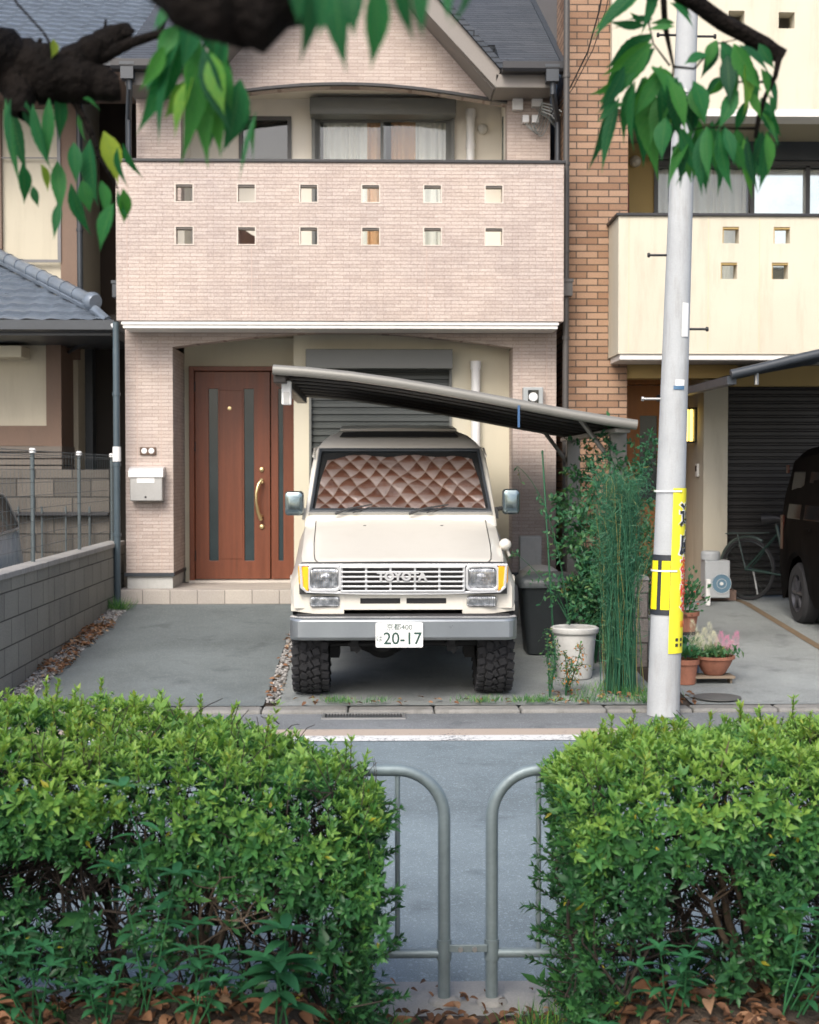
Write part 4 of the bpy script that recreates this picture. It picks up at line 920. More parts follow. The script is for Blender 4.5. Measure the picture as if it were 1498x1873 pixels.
# lamps
def rrect(cx, cz, w_, h_, r, n=5):
    pts = []
    for (sx_, sz_, a0) in ((1, 1, 0), (-1, 1, 90), (-1, -1, 180), (1, -1, 270)):
        for i in range(n + 1):
            a = R(a0 + 90 * i / n); pts.append((cx + sx_ * (w_ / 2 - r) + r * math.cos(a), cz + sz_ * (h_ / 2 - r) + r * math.sin(a)))
    return pts
def domed(mb, pts, cx, cz, y, d):
    secs_ = []
    for k, sc in ((0, 1.), (.5, .97), (.85, .86), (1., .6), (1.02, .25)):
        secs_.append([(JX + cx + (a - cx) * sc, y - d * k, cz + (b - cz) * sc) for a, b in pts])
    mb.loft(secs_, closed=True)
for s in (-1, 1):
    cx = s * .556; cz = .928
    o_, i_ = rrect(cx, cz, .235, .182, .035), rrect(cx, cz, .198, .148, .03)
    mb = MB(); ringplate(mb, o_, i_, 9.978, 10.03); hl = mb.build('headlight', chrome, J, bevel=.004)
    mb = MB(); domed(mb, i_, cx, cz, 10.0, .022); mb.build('lens', lensm, hl, smooth=50)
    mb = MB(); mb.lathe([(0, -.012), (.03, -.008), (.036, 0)], (JX + cx - .01 * s, 9.982, cz + .005), 'Y', 20); mb.build('bulb', lensm, hl, smooth=50)
    # amber corner lamp
    a = [(s * .668, 1.010), (s * .742, 1.012), (s * .738, .90), (s * .715, .855), (s * .668, .838)]
    vs = [(JX + x, 9.975 + (abs(x) - .672) * .5, z) for x, z in a] + [(JX + x, 10.04, z) for x, z in a]; m_ = 5
    mb = MB(); mb.add(vs, [tuple(range(m_)), tuple(range(m_, 2 * m_))[::-1]] + [(i, (i + 1) % m_, (i + 1) % m_ + m_, i + m_) for i in range(m_)]); mb.build('indicator', amber, J, bevel=.006)
    cx = s * .555; pts = rrect(cx, .758, .215, .082, .022)
    mb = MB(); domed(mb, pts, cx, .758, DF - .003, .022); fl = mb.build('clearance_lamp', lensm, J, smooth=50)
# bumper
DBp = 9.85
def bump_sec(x, back, inset):
    return [(JX + x, DBp + back + .015, .655), (JX + x, DBp + back, .640), (JX + x, DBp + back + .002, .525), (JX + x, DBp + back + .025, .503), (JX + x, DBp + back + .11, .503), (JX + x, DBp + back + .11, .655)]
mb = MB(); mb.loft([bump_sec(x, b_, 0) for x, b_ in ((-.80, .16), (-.795, .09), (-.765, .035), (-.735, .008), (-.70, 0), (.70, 0), (.735, .008), (.765, .035), (.795, .09), (.80, .16))], closed=True)
bp = mb.build('bumper', bumper_m, J, smooth=25, bevel=.005)
mb = MB(); mb.loft([[(JX + x, DBp + b_ + .02, .655), (JX + x, DBp + b_ + .005, .662), (JX + x, DBp + b_ + .12, .662), (JX + x, DBp + b_ + .12, .655)] for x, b_ in ((-.795, .09), (-.765, .035), (-.70, 0), (.70, 0), (.765, .035), (.795, .09))], closed=True); mb.build('bumper_lip', chrome, bp)
npx0, npx1, npz0, npz1 = JX - .197, JX + .133, Z(1186, 9.8), Z(1140, 9.8)
mb = MB(); mb.prism_y([(JX - .032 + a, b) for a, b in rrect(0, (npz0 + npz1) / 2, .328, npz1 - npz0, .012)], 9.826, 9.832); pl = mb.build('number_plate', plate_m, J)
pc = JX - .032; pzc = (npz0 + npz1) / 2
text_geo('20-17', .118, green_txt, lambda x, y, z: (pc + .022 + x, 9.8245 - z, pzc - .028 + y), 'plate_number', pl, extrude=.0006, sx=.98, bold=.0015)
text_geo('京都400', .052, green_txt, lambda x, y, z: (pc + x, 9.8245 - z, pzc + .052 + y), 'plate_region', pl, extrude=.0006)
text_geo('は', .05, green_txt, lambda x, y, z: (pc - .138 + x, 9.8245 - z, pzc - .028 + y), 'plate_kana', pl, extrude=.0006)
# windscreen
def ws(x, z, off=0.):   # windscreen plane
    D = 11.155 + (z - 1.34) * (11.70 - 11.155) / .5
    nrm = Vector((0, -.5, .545)).normalized()
    return Vector((JX + x, D, z)) + nrm * off
def wpoly(b, zb__, tt, zt__, off): return [ws(-b, zb__, off), ws(b, zb__, off), ws(tt, zt__, off), ws(-tt, zt__, off)]
def frame(mb, o1, i1, oz, iz, off0, off1, nx=10):
    A0 = wpoly(*o1, off0); A1 = wpoly(*o1, off1); B0 = wpoly(*i1, off0); B1 = wpoly(*i1, off1)
    vs = A0 + A1 + B0 + B1
    f = []
    for i in range(4):
        j = (i + 1) % 4; f += [(4 + i, 4 + j, 12 + j, 12 + i), (i, j, 4 + j, 4 + i), (8 + i, 12 + i, 12 + j, 8 + j)]
    mb.add(vs, f)
mb = MB(); frame(mb, (.715, 1.345, .655, 1.845), (.690, 1.368, .636, 1.826), 0, 0, -.02, .034); wsf = mb.build('windscreen', M('windscreen rubber', (.03, .035, .04), .4), J, bevel=.006)
mb = MB(); frame(mb, (.722, 1.338, .662, 1.852), (.715, 1.345, .655, 1.845), 0, 0, -.02, .026); mb.build('windscreen_trim', alu, wsf)
mb = MB(); mb.add(wpoly(.69, 1.368, .636, 1.826, .027), [(0, 1, 2, 3)]); mb.build('glass', shield_glass, wsf)
mb = MB(); mb.add(wpoly(.69, 1.368, .636, 1.826, .004), [(0, 1, 2, 3)])
mb.build('dark_interior', under_m, wsf)
# quilted shade
nx, nz = 220, 110; vs = []; seam_a = []; tri = []
for j in range(nz + 1):
    for i in range(nx + 1):
        u = i / nx * 2 - 1; v = j / nz; z = 1.372 + v * (.425 + .022 * math.sin(u * 9) * .3 - .03 * max(0, abs(u) - .75) * 4 * v)
        hw = .672 - .062 * v - .05 * max(0, v - .55) ; x = u * hw
        a_ = (x + z * 1.0 + .016 * math.sin(z * 19 + x * 5) + .008 * math.sin(x * 31 + z * 11)) / .135; b2 = (x - z * 1.0 + .016 * math.sin(x * 14 + z * 9) + .007 * math.sin(z * 37)) / .135
        fa, fb = abs((a_ % 1) - .5) * 2, abs((b2 % 1) - .5) * 2
        puff = (1 - fa ** 4) * (1 - fb ** 4)
        seam_a.append(max(fa, fb)); tri.append(((b2 % 1) - (a_ % 1)) * .5 + .5)
        vs.append(ws(x, z, .008 + .005 * puff + .0035 * math.sin(x * 13 + z * 21)))
V = np.array([tuple(v_) for v_ in vs]); n = nx + 1
Q = np.array([(j * n + i, j * n + i + 1, (j + 1) * n + i + 1, (j + 1) * n + i) for j in range(nz) for i in range(nx)])
shm, nt_, b_ = _new('quilted shade foil')
at = N(nt_, 'ShaderNodeAttribute', attribute_name='tint'); at2 = N(nt_, 'ShaderNodeAttribute', attribute_name='tri')
co = coords(nt_); nn = noise(nt_, co, 7, 5); n3 = noise(nt_, coords(nt_, (1, 1, 8)), 3, 3)
base = ramp(nt_, math_(nt_, 'ADD', math_(nt_, 'MULTIPLY', at2.outputs['Fac'], .75), math_(nt_, 'MULTIPLY', n3, .4)), [(.40, (.17, .06, .035)), (.56, (.30, .14, .095)), (.62, (.40, .27, .235)), (.85, (.56, .44, .41))])
base = mixc(nt_, ramp(nt_, at.outputs['Fac'], [(.89, (0, 0, 0)), (.98, (.75, .75, .75))]), base, (.50, .38, .31))
base = mixc(nt_, ramp(nt_, nn, [(.5, (0, 0, 0)), (.75, (.35, .35, .35))]), base, (.62, .52, .51))
L(nt_, base, b_.inputs['Base Color']); b_.inputs['Roughness'].default_value = .30; b_.inputs['Metallic'].default_value = .55; bump(nt_, noise(nt_, co, 26, 5, .7), b_, .5, .01)
np_mesh('sun_shade', V, Q, shm, wsf, {'tint': np.array(seam_a), 'tri': np.array(tri)})
# wipers
for (a, b, c_, d_, e, f_) in ((613, 946, 660, 932, 757, 929), (748, 946, 800, 932, 890, 930)):
    def wp(px, py, off):
        z = 1.335 + (941 - py) * .0043; D = 11.155 + (z - 1.34) * 1.09
        return ws((px - 689) * D / 2600 - JX, z, off)
    mb = MB(); mb.tube([wp(a, b, .045), wp((a + c_) / 2, (b + d_) / 2, .060), wp(c_ + 20, d_ - 1, .055)], [.011, .008, .005], 8); wa = mb.build('wiper', blk_pl, J, smooth=40)
    mb = MB(); mb.tube([wp(a + 32, b - 3, .040), wp(c_ + 15, d_ + 1.5, .040), wp(e, f_ + 6, .040)], .005, 6); mb.build('blade', blk_pl, wa)
# mirrors
mir_m = M('dark chrome mirror shell', (.20, .25, .26), .16, metal=.9, bmp=0)
for s, (x0, x1, y0, y1) in ((-1, (521, 556, 898, 943)), (1, (919, 951, 894, 941))):
    Dm = 11.15; a, b = X(x0, Dm), X(x1, Dm); z0, z1 = Z(y1, Dm), Z(y0, Dm); cx, cz = (a + b) / 2, (z0 + z1) / 2
    pts = rrect(cx - JX, cz, b - a, z1 - z0, .03)
    secs_ = [[(JX + (p_[0] - (cx - JX)) * sc + cx - JX, y_, cz + (p_[1] - cz) * sc) for p_ in pts] for y_, sc in ((Dm + .05, .96), (Dm + .03, 1.0), (Dm - .02, .98), (Dm - .05, .88), (Dm - .06, .6))]
    mb = MB(); mb.loft(secs_, closed=True); mo = mb.build('side_mirror', mir_m, J, smooth=50)
    mb = MB(); ax = JX + s * .76; mb.tube([(cx - s * .03, Dm + .02, z0 + .05), (ax - s * -.02, Dm + .06, z0 + .045), (ax, Dm + .1, z0 + .03)], .017, 8); mb.obox((ax - s * .0, Dm + .12, z0 + .01), (.03, .12, .09)); mb.build('mirror_arm', alu if s < 0 else blk_pl, mo, smooth=40)
mb = MB(); c_ = P(924, 996, 10.55); mb.lathe([(0, -.05), (.025, -.045), (.042, -.02), (.046, .0), (.04, .02), (0, .03)], c_, 'Y', 20); mb.tube([c_, (JX + .80, 10.57, 1.05)], .012, 8); mb.build('fender_mirror', paint_b, J, smooth=50)
# roof deflector / sunroof slot
mb = MB(); pts = [(-.50, 1.968), (.50, 1.968), (.47, 2.008), (.2, 2.018), (-.2, 2.018), (-.47, 2.008)]
vs = [(JX + x, 11.93 + (z - 1.968) * 1.2, z) for x, z in pts] + [(JX + x, 12.3, z - .01) for x, z in pts]; m_ = 6
mb.add(vs, [tuple(range(m_)), tuple(range(m_, 2 * m_))[::-1]] + [(i, (i + 1) % m_, (i + 1) % m_ + m_, i + m_) for i in range(m_)]); mb.build('sunroof_deflector', blk_pl, J)
mb = MB(); mb.loft([[(JX + x, 12.20 + .0 * x, 2.018 + .006), (JX + x, 12.22, 2.05 - .03 * abs(x) ** 2), (JX + x, 12.9, 2.10 - .03 * x * x), (JX + x, 13.5, 2.085)] for x in (-.50, -.25, 0, .25, .50)], closed=True); mb.build('sunroof_panel', paint_b, J, smooth=40)
# side windows and gutters
for s in (-1, 1):
    for (d0, d1) in ((11.55, 12.35), (12.42, 13.9)):
        f0 = [(s * .750, d0 - .22 if d0 < 12 else d0, 1.40), (s * .750, d1, 1.40), (s * .708, d1 - .02, 1.80), (s * .708, d0 + .16 if d0 < 12 else d0 + .02, 1.80)]
        vs = [(JX + x, y, z) for x, y, z in f0] + [(JX + x - s * .02, y, z) for x, y, z in f0]; sidew = MB(); sidew.add(vs, [(0, 1, 2, 3), (7, 6, 5, 4), (0, 4, 5, 1), (1, 5, 6, 2), (2, 6, 7, 3), (3, 7, 4, 0)]); sidew.build('side_window', dark_glass, J)
mb = MB()
for s in (-1, 1): mb.tube([(JX + s * .705, 11.62, 1.80), (JX + s * .70, 11.8, 1.868), (JX + s * .695, 12.4, 1.885), (JX + s * .69, 14.0, 1.88)], .010, 6)
mb.each('rain_gutter', paint_b, J, smooth=40)
# wheels
def wheel(cx, cy, cz, s, r=.39, wd=.26, knobs=True):
    prof = [(.24, -wd / 2 + .02), (.30, -wd / 2), (r - .05, -wd / 2 + .005), (r - .022, -wd / 2 + .035), (r - .018, 0), (r - .022, wd / 2 - .035), (r - .05, wd / 2 - .005), (.30, wd / 2), (.24, wd / 2 - .02)]
    mb = MB(); mb.lathe(prof, (cx, cy, cz), 'X', 56, cap=False)
    if knobs:
        for k in range(30):
            for (ox, sh, wx, rot) in ((-.105, 0, .05, .2), (-.045, .5, .048, -.35), (.045, .0, .048, .35), (.105, .5, .05, -.2), (0, .25, .03, .5)):
                a = 2 * math.pi * (k + sh) / 30; rr = r - .010 - (.012 if abs(ox) > .1 else 0)
                m_ = Matrix.Rotation(a, 3, 'X') @ Matrix.Rotation(rot, 3, 'Z')
                c_ = Vector((cx + ox, cy, cz)) + Matrix.Rotation(a, 3, 'X') @ Vector((0, 0, rr))
                hx, hy, hz = wx / 2, .024, .014
                vs = [c_ + m_ @ Vector((x, y, z)) for z in (-hz, hz) for y in (-hy, hy) for x in (-hx, hx)]
                mb.add(vs, [(0, 2, 3, 1), (4, 5, 7, 6), (0, 1, 5, 4), (2, 6, 7, 3), (0, 4, 6, 2), (1, 3, 7, 5)])
    wo_ = mb.build('wheel', rubber, J, smooth=35)
    mb = MB(); mb.lathe([(.0, s * .03), (.05, s * .06), (.06, s * .05), (.10, s * .03), (.20, s * .05), (.235, s * .11), (.245, s * .11), (.245, -s * .1)], (cx, cy, cz), 'X', 40, cap=False); mb.build('rim', M('steel rim', (.35, .35, .34), .4, metal=.7), wo_, smooth=35)
for s in (-1, 1):
    wheel(JX + s * .665, 10.47, zg(10.47) + .388, s); wheel(JX + s * .665, 13.35, zg(13.35) + .388, s, knobs=False)
# underbody
mb = MB(); az = zg(10.47) + .39
mb.tube([(JX - .55, 10.47, az - .01), (JX + .55, 10.47, az - .01)], .045, 12)
mb.build('front_axle', under_m, J, smooth=40)
mb = MB(); dc = (JX - .145, 10.60, az - .015); mb.lathe([(.0, -.16), (.08, -.15), (.13, -.08), (.145, 0), (.13, .08), (.06, .14), (.0, .15)], dc, 'Y', 24); mb.lathe([(.045, -.28), (.075, -.18), (.12, -.06), (.12, .06), (.075, .18), (.045, .28)], dc, 'X', 20); mb.build('differential', under_m, J, smooth=40)
mb = MB()
for s in (-1, 1): mb.box(JX + s * .40 - .04, JX + s * .40 + .04, 9.95, 14.1, .52, .63)
mb.box(JX - .75, JX + .75, 9.97, 10.06, .60, .672); mb.box(JX - .44, JX + .44, 10.06, 10.5, .52, .66); mb.box(JX - .62, JX + .62, 10.9, 14.05, .50, .62); mb.build('chassis', under_m, J)
mb = MB(); mb.tube([(JX - .52, 10.28, .43), (JX + .55, 10.28, .44)], .018, 8); mb.tube([(JX - .5, 10.36, .47), (JX + .2, 10.36, .50)], .014, 8); mb.build('tie_rod', under_m, J)
for s in (-1, 1):
    mb = MB(); mb.obox((JX + s * .345 , 10.15, .50), (.05, .12, .12)); mb.lathe([(0, -.035), (.035, -.03), (.035, .03), (0, .035)], (JX + s * .345, 10.12, .43), 'X', 12); mb.obox((JX + s * .345, 10.12, .43), (.09, .05, .05), (0, .78, 0)); mb.build('spring_shackle', under_m, J)
    mb = MB(); mb.box(JX + s * .50 - .035, JX + s * .50 + .035, 10.5, 10.8, .30, .62); mb.build('steering_knuckle', under_m, J)
mb = MB()
for s in (-1, 1): mb.box(JX + s * .47 - .008, JX + s * .47 + .008, 10.16, 11.09, .55, .90)
mb.each('inner_arch', under_m, J)

# =================================================================== BLACK VAN (right), GREY HATCHBACK (left)
VX = 3.98
Vn = thing('van', 'black boxy van parked nose out under the right carport', 'van', (VX + .72, 12.3, zg(12)))
def vsec(D, w0, top): 
    return [(VX + .03, D, zg(12) + .28), (VX + 0, D, .75), (VX + .005, D, 1.10), (VX + .05, D, 1.45), (VX + .11, D, top - .09), (VX + .2, D, top), (VX + 1.25, D, top), (VX + 1.34, D, top - .09), (VX + 1.42, D, 1.45), (VX + 1.475, D, 1.10), (VX + 1.48, D, .75), (VX + 1.45, D, zg(12) + .28)]
def vlow(D):
    for wy in (11.25, 13.42):
        if abs(D - wy) < .34: return zg(wy) + .30 + math.sqrt(max(0, .34 ** 2 - (D - wy) ** 2))
    return zg(12) + .28
vs_ = []
for D, top in ((10.50, 1.2), (10.6, 1.25), (10.95, 1.45), (11.25, 1.80), (11.6, 1.90), (12.2, 1.93), (12.9, 1.93), (13.08, 1.925), (13.15, 1.92), (13.25, 1.92), (13.42, 1.91), (13.6, 1.90), (13.70, 1.89), (13.76, 1.88), (13.85, 1.86), (13.93, 1.75)):
    s_ = vsec(D, 0, top); z0 = vlow(D); s_[0] = (s_[0][0], D, z0); s_[1] = (s_[1][0], D, max(z0 + .04, .75)); s_[-1] = (s_[-1][0], D, z0); s_[-2] = (s_[-2][0], D, max(z0 + .04, .75))
    if top < 1.6: s_ = [(x, y, min(z, top)) for x, y, z in s_]
    vs_.append(s_)
mb = MB(); mb.loft(vs_); mb.build('body', black_car, Vn, smooth=30)
vglass = M('tinted van glass', (.004, .005, .007), .1, spec=.10, bmp=0)
for d0, d1 in ((11.75, 12.55), (12.62, 13.25), (13.34, 13.78)):
    f0 = [(VX + .018, d0, 1.22), (VX + .018, d1, 1.22), (VX + .085, d1 - .03, 1.68), (VX + .085, d0 + .03, 1.68)]
    vs = f0 + [(x + .03, y, z) for x, y, z in f0]; mb = MB(); mb.add(vs, [(0, 1, 2, 3), (7, 6, 5, 4), (0, 4, 5, 1), (1, 5, 6, 2), (2, 6, 7, 3), (3, 7, 4, 0)]); mb.build('side_window', vglass, Vn, bevel=.01)
def wheel2(cx, cy, cz, r, wd, s, par, rimm):
    mb = MB(); mb.lathe([(r * .62, -wd / 2), (r * .9, -wd / 2), (r, -wd / 2 + .03), (r, wd / 2 - .03), (r * .9, wd / 2), (r * .62, wd / 2)], (cx, cy, cz), 'X', 44, cap=False); wo_ = mb.build('wheel', rubber, par, smooth=40)
    mb = MB(); mb.lathe([(0, s * .05), (.04, s * .055), (.05, s * .03), (r * .55, s * .05), (r * .62, s * .08), (r * .62, -s * .05)], (cx, cy, cz), 'X', 30, cap=False)
    for k in range(6):
        a = k * math.pi / 3; mb.tube([(cx + s * .06, cy, cz), (cx + s * .065, cy + math.cos(a) * r * .58, cz + math.sin(a) * r * .58)], [.03, .015], 6)
    mb.build('rim', rimm, wo_, smooth=40)
rimd = M('dark alloy rim', (.09, .09, .10), .35, metal=.6)
for y in (11.25, 13.42):
    for s in (-1, 1): wheel2(VX + .74 + s * .64, y, zg(y) + .28, .29, .17, s, Vn, rimd)
mb = MB(); mb.box(VX + .055, VX + .07, 13.86, 13.93, 1.66, 1.74); mb.box(VX - .0, VX + .02, 13.84, 13.92, .92, 1.25); mb.each('tail_light', M('dim red lens', (.05, .012, .006), .3), Vn)
mb = MB(); mb.box(VX - .012, VX + .0, 12.95, 13.12, 1.12, 1.15); mb.build('door_handle', black_car, Vn)
mb = MB(); mb.tube([(VX + .03, 12.58, .5), (VX + .0, 12.58, 1.15), (VX + .07, 12.58, 1.75)], .003, 4); mb.build('door_seam', under_m, Vn)

HX = -4.98
Hb = thing('hatchback', 'blue grey hatchback parked behind the low block wall at the left edge', 'car', (HX + .84, 11.8, .06))
def hs_(D, w_, belt, top, rw, zb0=.30):
    h = [(w_ - .06, zb0), (w_, .55), (w_ + .01, .85), (w_ - .02, belt), (rw + .03, top - .10), (rw - .04, top - .02), (rw - .25, top)]
    return [(HX + .84 + a, D, b) for a, b in [(-a, b) for a, b in h] + h[::-1]]
mb = MB(); mb.loft([hs_(9.98, .60, .66, .70, .5), hs_(10.05, .76, .80, .86, .6), hs_(10.4, .82, .92, 1.0, .62), hs_(10.75, .83, .98, 1.06, .66), hs_(11.2, .835, 1.02, 1.46, .66), hs_(11.6, .84, 1.03, 1.55, .69), hs_(12.3, .84, 1.05, 1.575, .70), hs_(12.8, .84, 1.07, 1.56, .70), hs_(12.98, .84, 1.08, 1.545, .70), hs_(13.1, .84, 1.085, 1.50, .70), hs_(13.22, .835, 1.09, 1.36, .72), hs_(13.33, .83, 1.08, 1.18, .76), hs_(13.40, .81, 1.0, 1.06, .76), hs_(13.44, .76, .92, .98, .7)]); mb.build('body', grey_car, Hb, smooth=32)
for s in (-1, 1):
    for pl_ in ([(12.35, 1.12), (13.20, 1.15), (13.24, 1.20), (13.06, 1.42), (12.98, 1.465), (12.9, 1.475), (12.35, 1.485)], [(11.2, 1.08), (12.28, 1.11), (12.28, 1.485), (11.75, 1.47), (11.55, 1.42)]):
        def wx(z): return .84 + (.735 - .84) * (z - 1.06) / (1.46 - 1.06) + .004
        n_ = len(pl_); vs = [(HX + .84 + s * (wx(z) + .006), d, z) for d, z in pl_] + [(HX + .84 + s * (wx(z) - .06), d, z) for d, z in pl_]
        mb = MB(); mb.add(vs, [tuple(range(n_)), tuple(range(n_, 2 * n_))[::-1]] + [(i, (i + 1) % n_, (i + 1) % n_ + n_, i + n_) for i in range(n_)]); wd_ = mb.build('side_window', dark_glass, Hb)
        mb = MB(); mb.tube([(HX + .84 + s * (wx(z) + .008), d, z) for d, z in pl_] + [(HX + .84 + s * (wx(pl_[0][1]) + .008), *pl_[0])], .014, 6); mb.build('window_trim', alu, wd_, smooth=60)
mb = MB(); mb.box(HX + .84 - .55, HX + .84 + .55, 13.30, 13.42, 1.10, 1.13); mb.build('rear_spoiler', grey_car, Hb)
mb = MB(); mb.box(HX + 1.672, HX + 1.695, 12.10, 12.28, .97, .995); mb.build('door_handle', grey_car, Hb, bevel=.006)
mb = MB(); mb.tube([(HX + 1.685, 12.32, .40), (HX + 1.693, 12.32, .85), (HX + 1.66, 12.32, 1.08)], .004, 4); mb.build('door_seam', under_m, Hb)
for y in (10.65, 12.85):
    for s in (-1, 1): wheel2(HX + .84 + s * .755, y, .06 + .29, .29, .18, s, Hb, rimd)

# =================================================================== UTILITY POLE
PD = 9.72
A = Vector((X(1217, PD), PD, 0)); TOP = Vector((X(1255, PD), PD, Z(20, PD))); dirp = (TOP - A).normalized()
def pole_at(z): return A + dirp * (z / dirp.z)
def pole_r(z): return .112 - .0085 * z
UP = thing('utility_pole', 'tall grey concrete pole with a yellow banner wrapped round it', 'utility pole', tuple(A))
mb = MB(); zs = [0, 1.2, 2.4, 3.6, 4.8, 6.0, 7.5]; mb.tube([pole_at(z) for z in zs], [pole_r(z) for z in zs], 40); mb.build('pole', pole_m, UP, smooth=40)
def zpole(py): return Z(py, PD - .1)
for (px, py, s) in ((1203, 60, -1), (1290, 62, 1), (1202, 463, -1), (1277, 599, 1), (1188, 728, -1)):
    z = zpole(py); c_ = pole_at(z); r = pole_r(z); mb = MB(); mb.tube([c_ + Vector((s * (r - .01), 0, 0)), c_ + Vector((s * (r + .12), 0, 0)), c_ + Vector((s * (r + .12), 0, .015))], .0085, 8); mb.tube([c_ + Vector((s * (r + .115), 0, 0)), c_ + Vector((s * (r + .13), 0, 0))], .016, 8); mb.build('step_bolt', alu if py == 728 else black_metal, UP, smooth=40)
def wrap(z0, z1, a0, a1, off, mat, name, parent=UP, n=24, nz=6):
    # a: angle on the pole, 0 = facing the road camera side (-Y), positive toward +X (degrees)
    vs = []
    for j in range(nz + 1):
        z = z0 + (z1 - z0) * j / nz; c_ = pole_at(z)
        for o_ in (0, .003):
            for i in range(n + 1):
                a = R(a0 + (a1 - a0) * i / n); r = pole_r(z) + off + o_; vs.append((c_.x + math.sin(a) * r, c_.y - math.cos(a) * r, z))
    m_ = n + 1; f = []
    for j in range(nz):
        for i in range(n):
            b = j * 2 * m_; f += [(b + m_ + i, b + m_ + i + 1, b + 3 * m_ + i + 1, b + 3 * m_ + i), (b + i, b + 2 * m_ + i, b + 2 * m_ + i + 1, b + i + 1)]
        b = j * 2 * m_
        f += [(b, b + m_, b + 3 * m_, b + 2 * m_), (b + n, b + 2 * m_ + n, b + 3 * m_ + n, b + m_ + n)]
    mb = MB(); mb.add(vs, f); return mb.build(name, mat, parent, smooth=50)
zb0, zb1 = zpole(1198), zpole(893)
bn = wrap(zb0, zb1, -2, 118, .004, yellow_s, 'banner', nz=24)
st = wrap(zpole(1127), zpole(1016), -125, 0, .0035, black_v, 'stripe_band')
for a0, a1 in ((-82, -50), (-34, -4)): wrap(zpole(1117), zpole(1027), a0, a1, .007, yellow_b, 'yellow_stripe', st)
wrap(zpole(1047), zpole(1044), -120, 20, .012, white_pl, 'wire_tie')
wrap(zpole(900), zpole(897), -120, 30, .012, white_pl, 'wire_tie')
wrap(zpole(615), zpole(553), 12, 44, .003, white_pl, 'white_plate')
wrap(zpole(712), zpole(705), -15, 30, .003, M('blue tag', (.06, .14, .24), .5), 'blue_tag'); wrap(zpole(705), zpole(694), -8, 30, .0035, white_pl, 'white_tag')
wrap(zpole(170), zpole(163), -180, 180, .006, alu, 'steel_band', n=48)
def on_pole(zc, ac, off):
    def f(x, y, z):
        zz = zc + y; r = pole_r(zz) + off; c_ = pole_at(zz); a = R(ac) + x / r
        return (c_.x + math.sin(a) * (r + z), c_.y - math.cos(a) * (r + z), zz)
    return f
for ch, py, sz in (('遠', 945, .175), ('慮', 998, .165)):
    text_geo(ch, sz * 1.05, white_pl, on_pole(zpole(py), 70, .0085), 'banner_outline', bn, extrude=.0003, bold=.010)
    text_geo(ch, sz, black_v, on_pole(zpole(py), 70, .0105), 'banner_lettering', bn, extrude=.0005, bold=.004)
for ch, py, sz in (('お', 1037, .11), ('ま', 1060, .10), ('ゆ', 1086, .11), ('る', 1110, .10)):
    text_geo(ch, sz * 1.1, white_pl, on_pole(zpole(py), 62, .0080), 'banner_outline', bn, extrude=.0003, bold=.009)
    text_geo(ch, sz * 1.1, red_v, on_pole(zpole(py), 62, .0100), 'banner_lettering', bn, extrude=.0005, bold=.003)
text_geo('|||||', .05, red_v, on_pole(zpole(1143), 58, .0095), 'small_lettering', bn, extrude=.0005)
for a_, py in ((28, 1173), (50, 1173), (28, 1183), (50, 1183)): text_geo('■', .03, black_v, on_pole(zpole(py), a_, .0095), 'small_mark', bn, extrude=.0005)

# =================================================================== GUARD PIPES (fence between the hedges)
FD = 4.42; FR = .0195
def guard(xp, s, label, x_far):
    G = thing('guard_pipe', label, 'guard rail', (xp, FD, .012), 'grey guard pipes by the pavement')
    zt = Z(1411, FD); rb = .15
    pts = [(xp, FD, -.02), (xp, FD, zt - rb)] + [(xp + s * rb * (1 - math.cos(R(a))), FD, zt - rb + rb * math.sin(R(a))) for a in range(10, 91, 10)] + [(x_far, FD, zt)]
    mb = MB(); mb.tube(pts, FR, 20); mb.build('frame_pipe', fence_m, G, smooth=40)
    zr = Z(1752, FD); mb = MB(); mb.tube([(xp + s * .01, FD, zr), (x_far, FD, zr)], .0150, 16); mb.build('lower_rail', fence_m, G, smooth=40)
    mb = MB(); mb.tube([(xp, FD, zr - .02), (xp, FD, zr + .045)], FR + .004, 20); mb.build('collar', fence_m, G, smooth=40)
    k = 1
    while abs(k * .1465) < abs(x_far - xp):
        mb = MB(); mb.tube([(xp + s * .1465 * k, FD, zr), (xp + s * .1465 * k, FD, zt)], .0085, 10); mb.build('baluster', fence_m, G, smooth=40); k += 1
    mb = MB(); mb.lathe([(.0, .0), (.052, .0), (.045, .012), (.03, .018), (.0, .02)], (xp, FD, .010), n=24); mb.build('foot_mortar', concrete2, G, smooth=40)
    return G
guard(X(813, FD), -1, 'grey guard pipe bending down at the right end of the left hedge', -2.6)
guard(X(901, FD), 1, 'grey guard pipe bending down at the left end of the right hedge', 2.9)
t = thing('clamp', 'small galvanised link clamp joining the two guard pipes', 'clamp', (X(857, FD), FD, .2))
mb = MB(); zc = Z(1738, FD); mb.box(X(822, FD), X(892, FD), FD - .03, FD - .024, zc - .012, zc + .012); mb.build('strap', fence_m, t, bevel=.002)
for px in (842, 868):
    mb = MB(); mb.lathe([(0, -.014), (.008, -.014), (.008, 0)], (X(px, FD), FD - .03, zc), 'Y', 6); mb.build('bolt', alu, t)

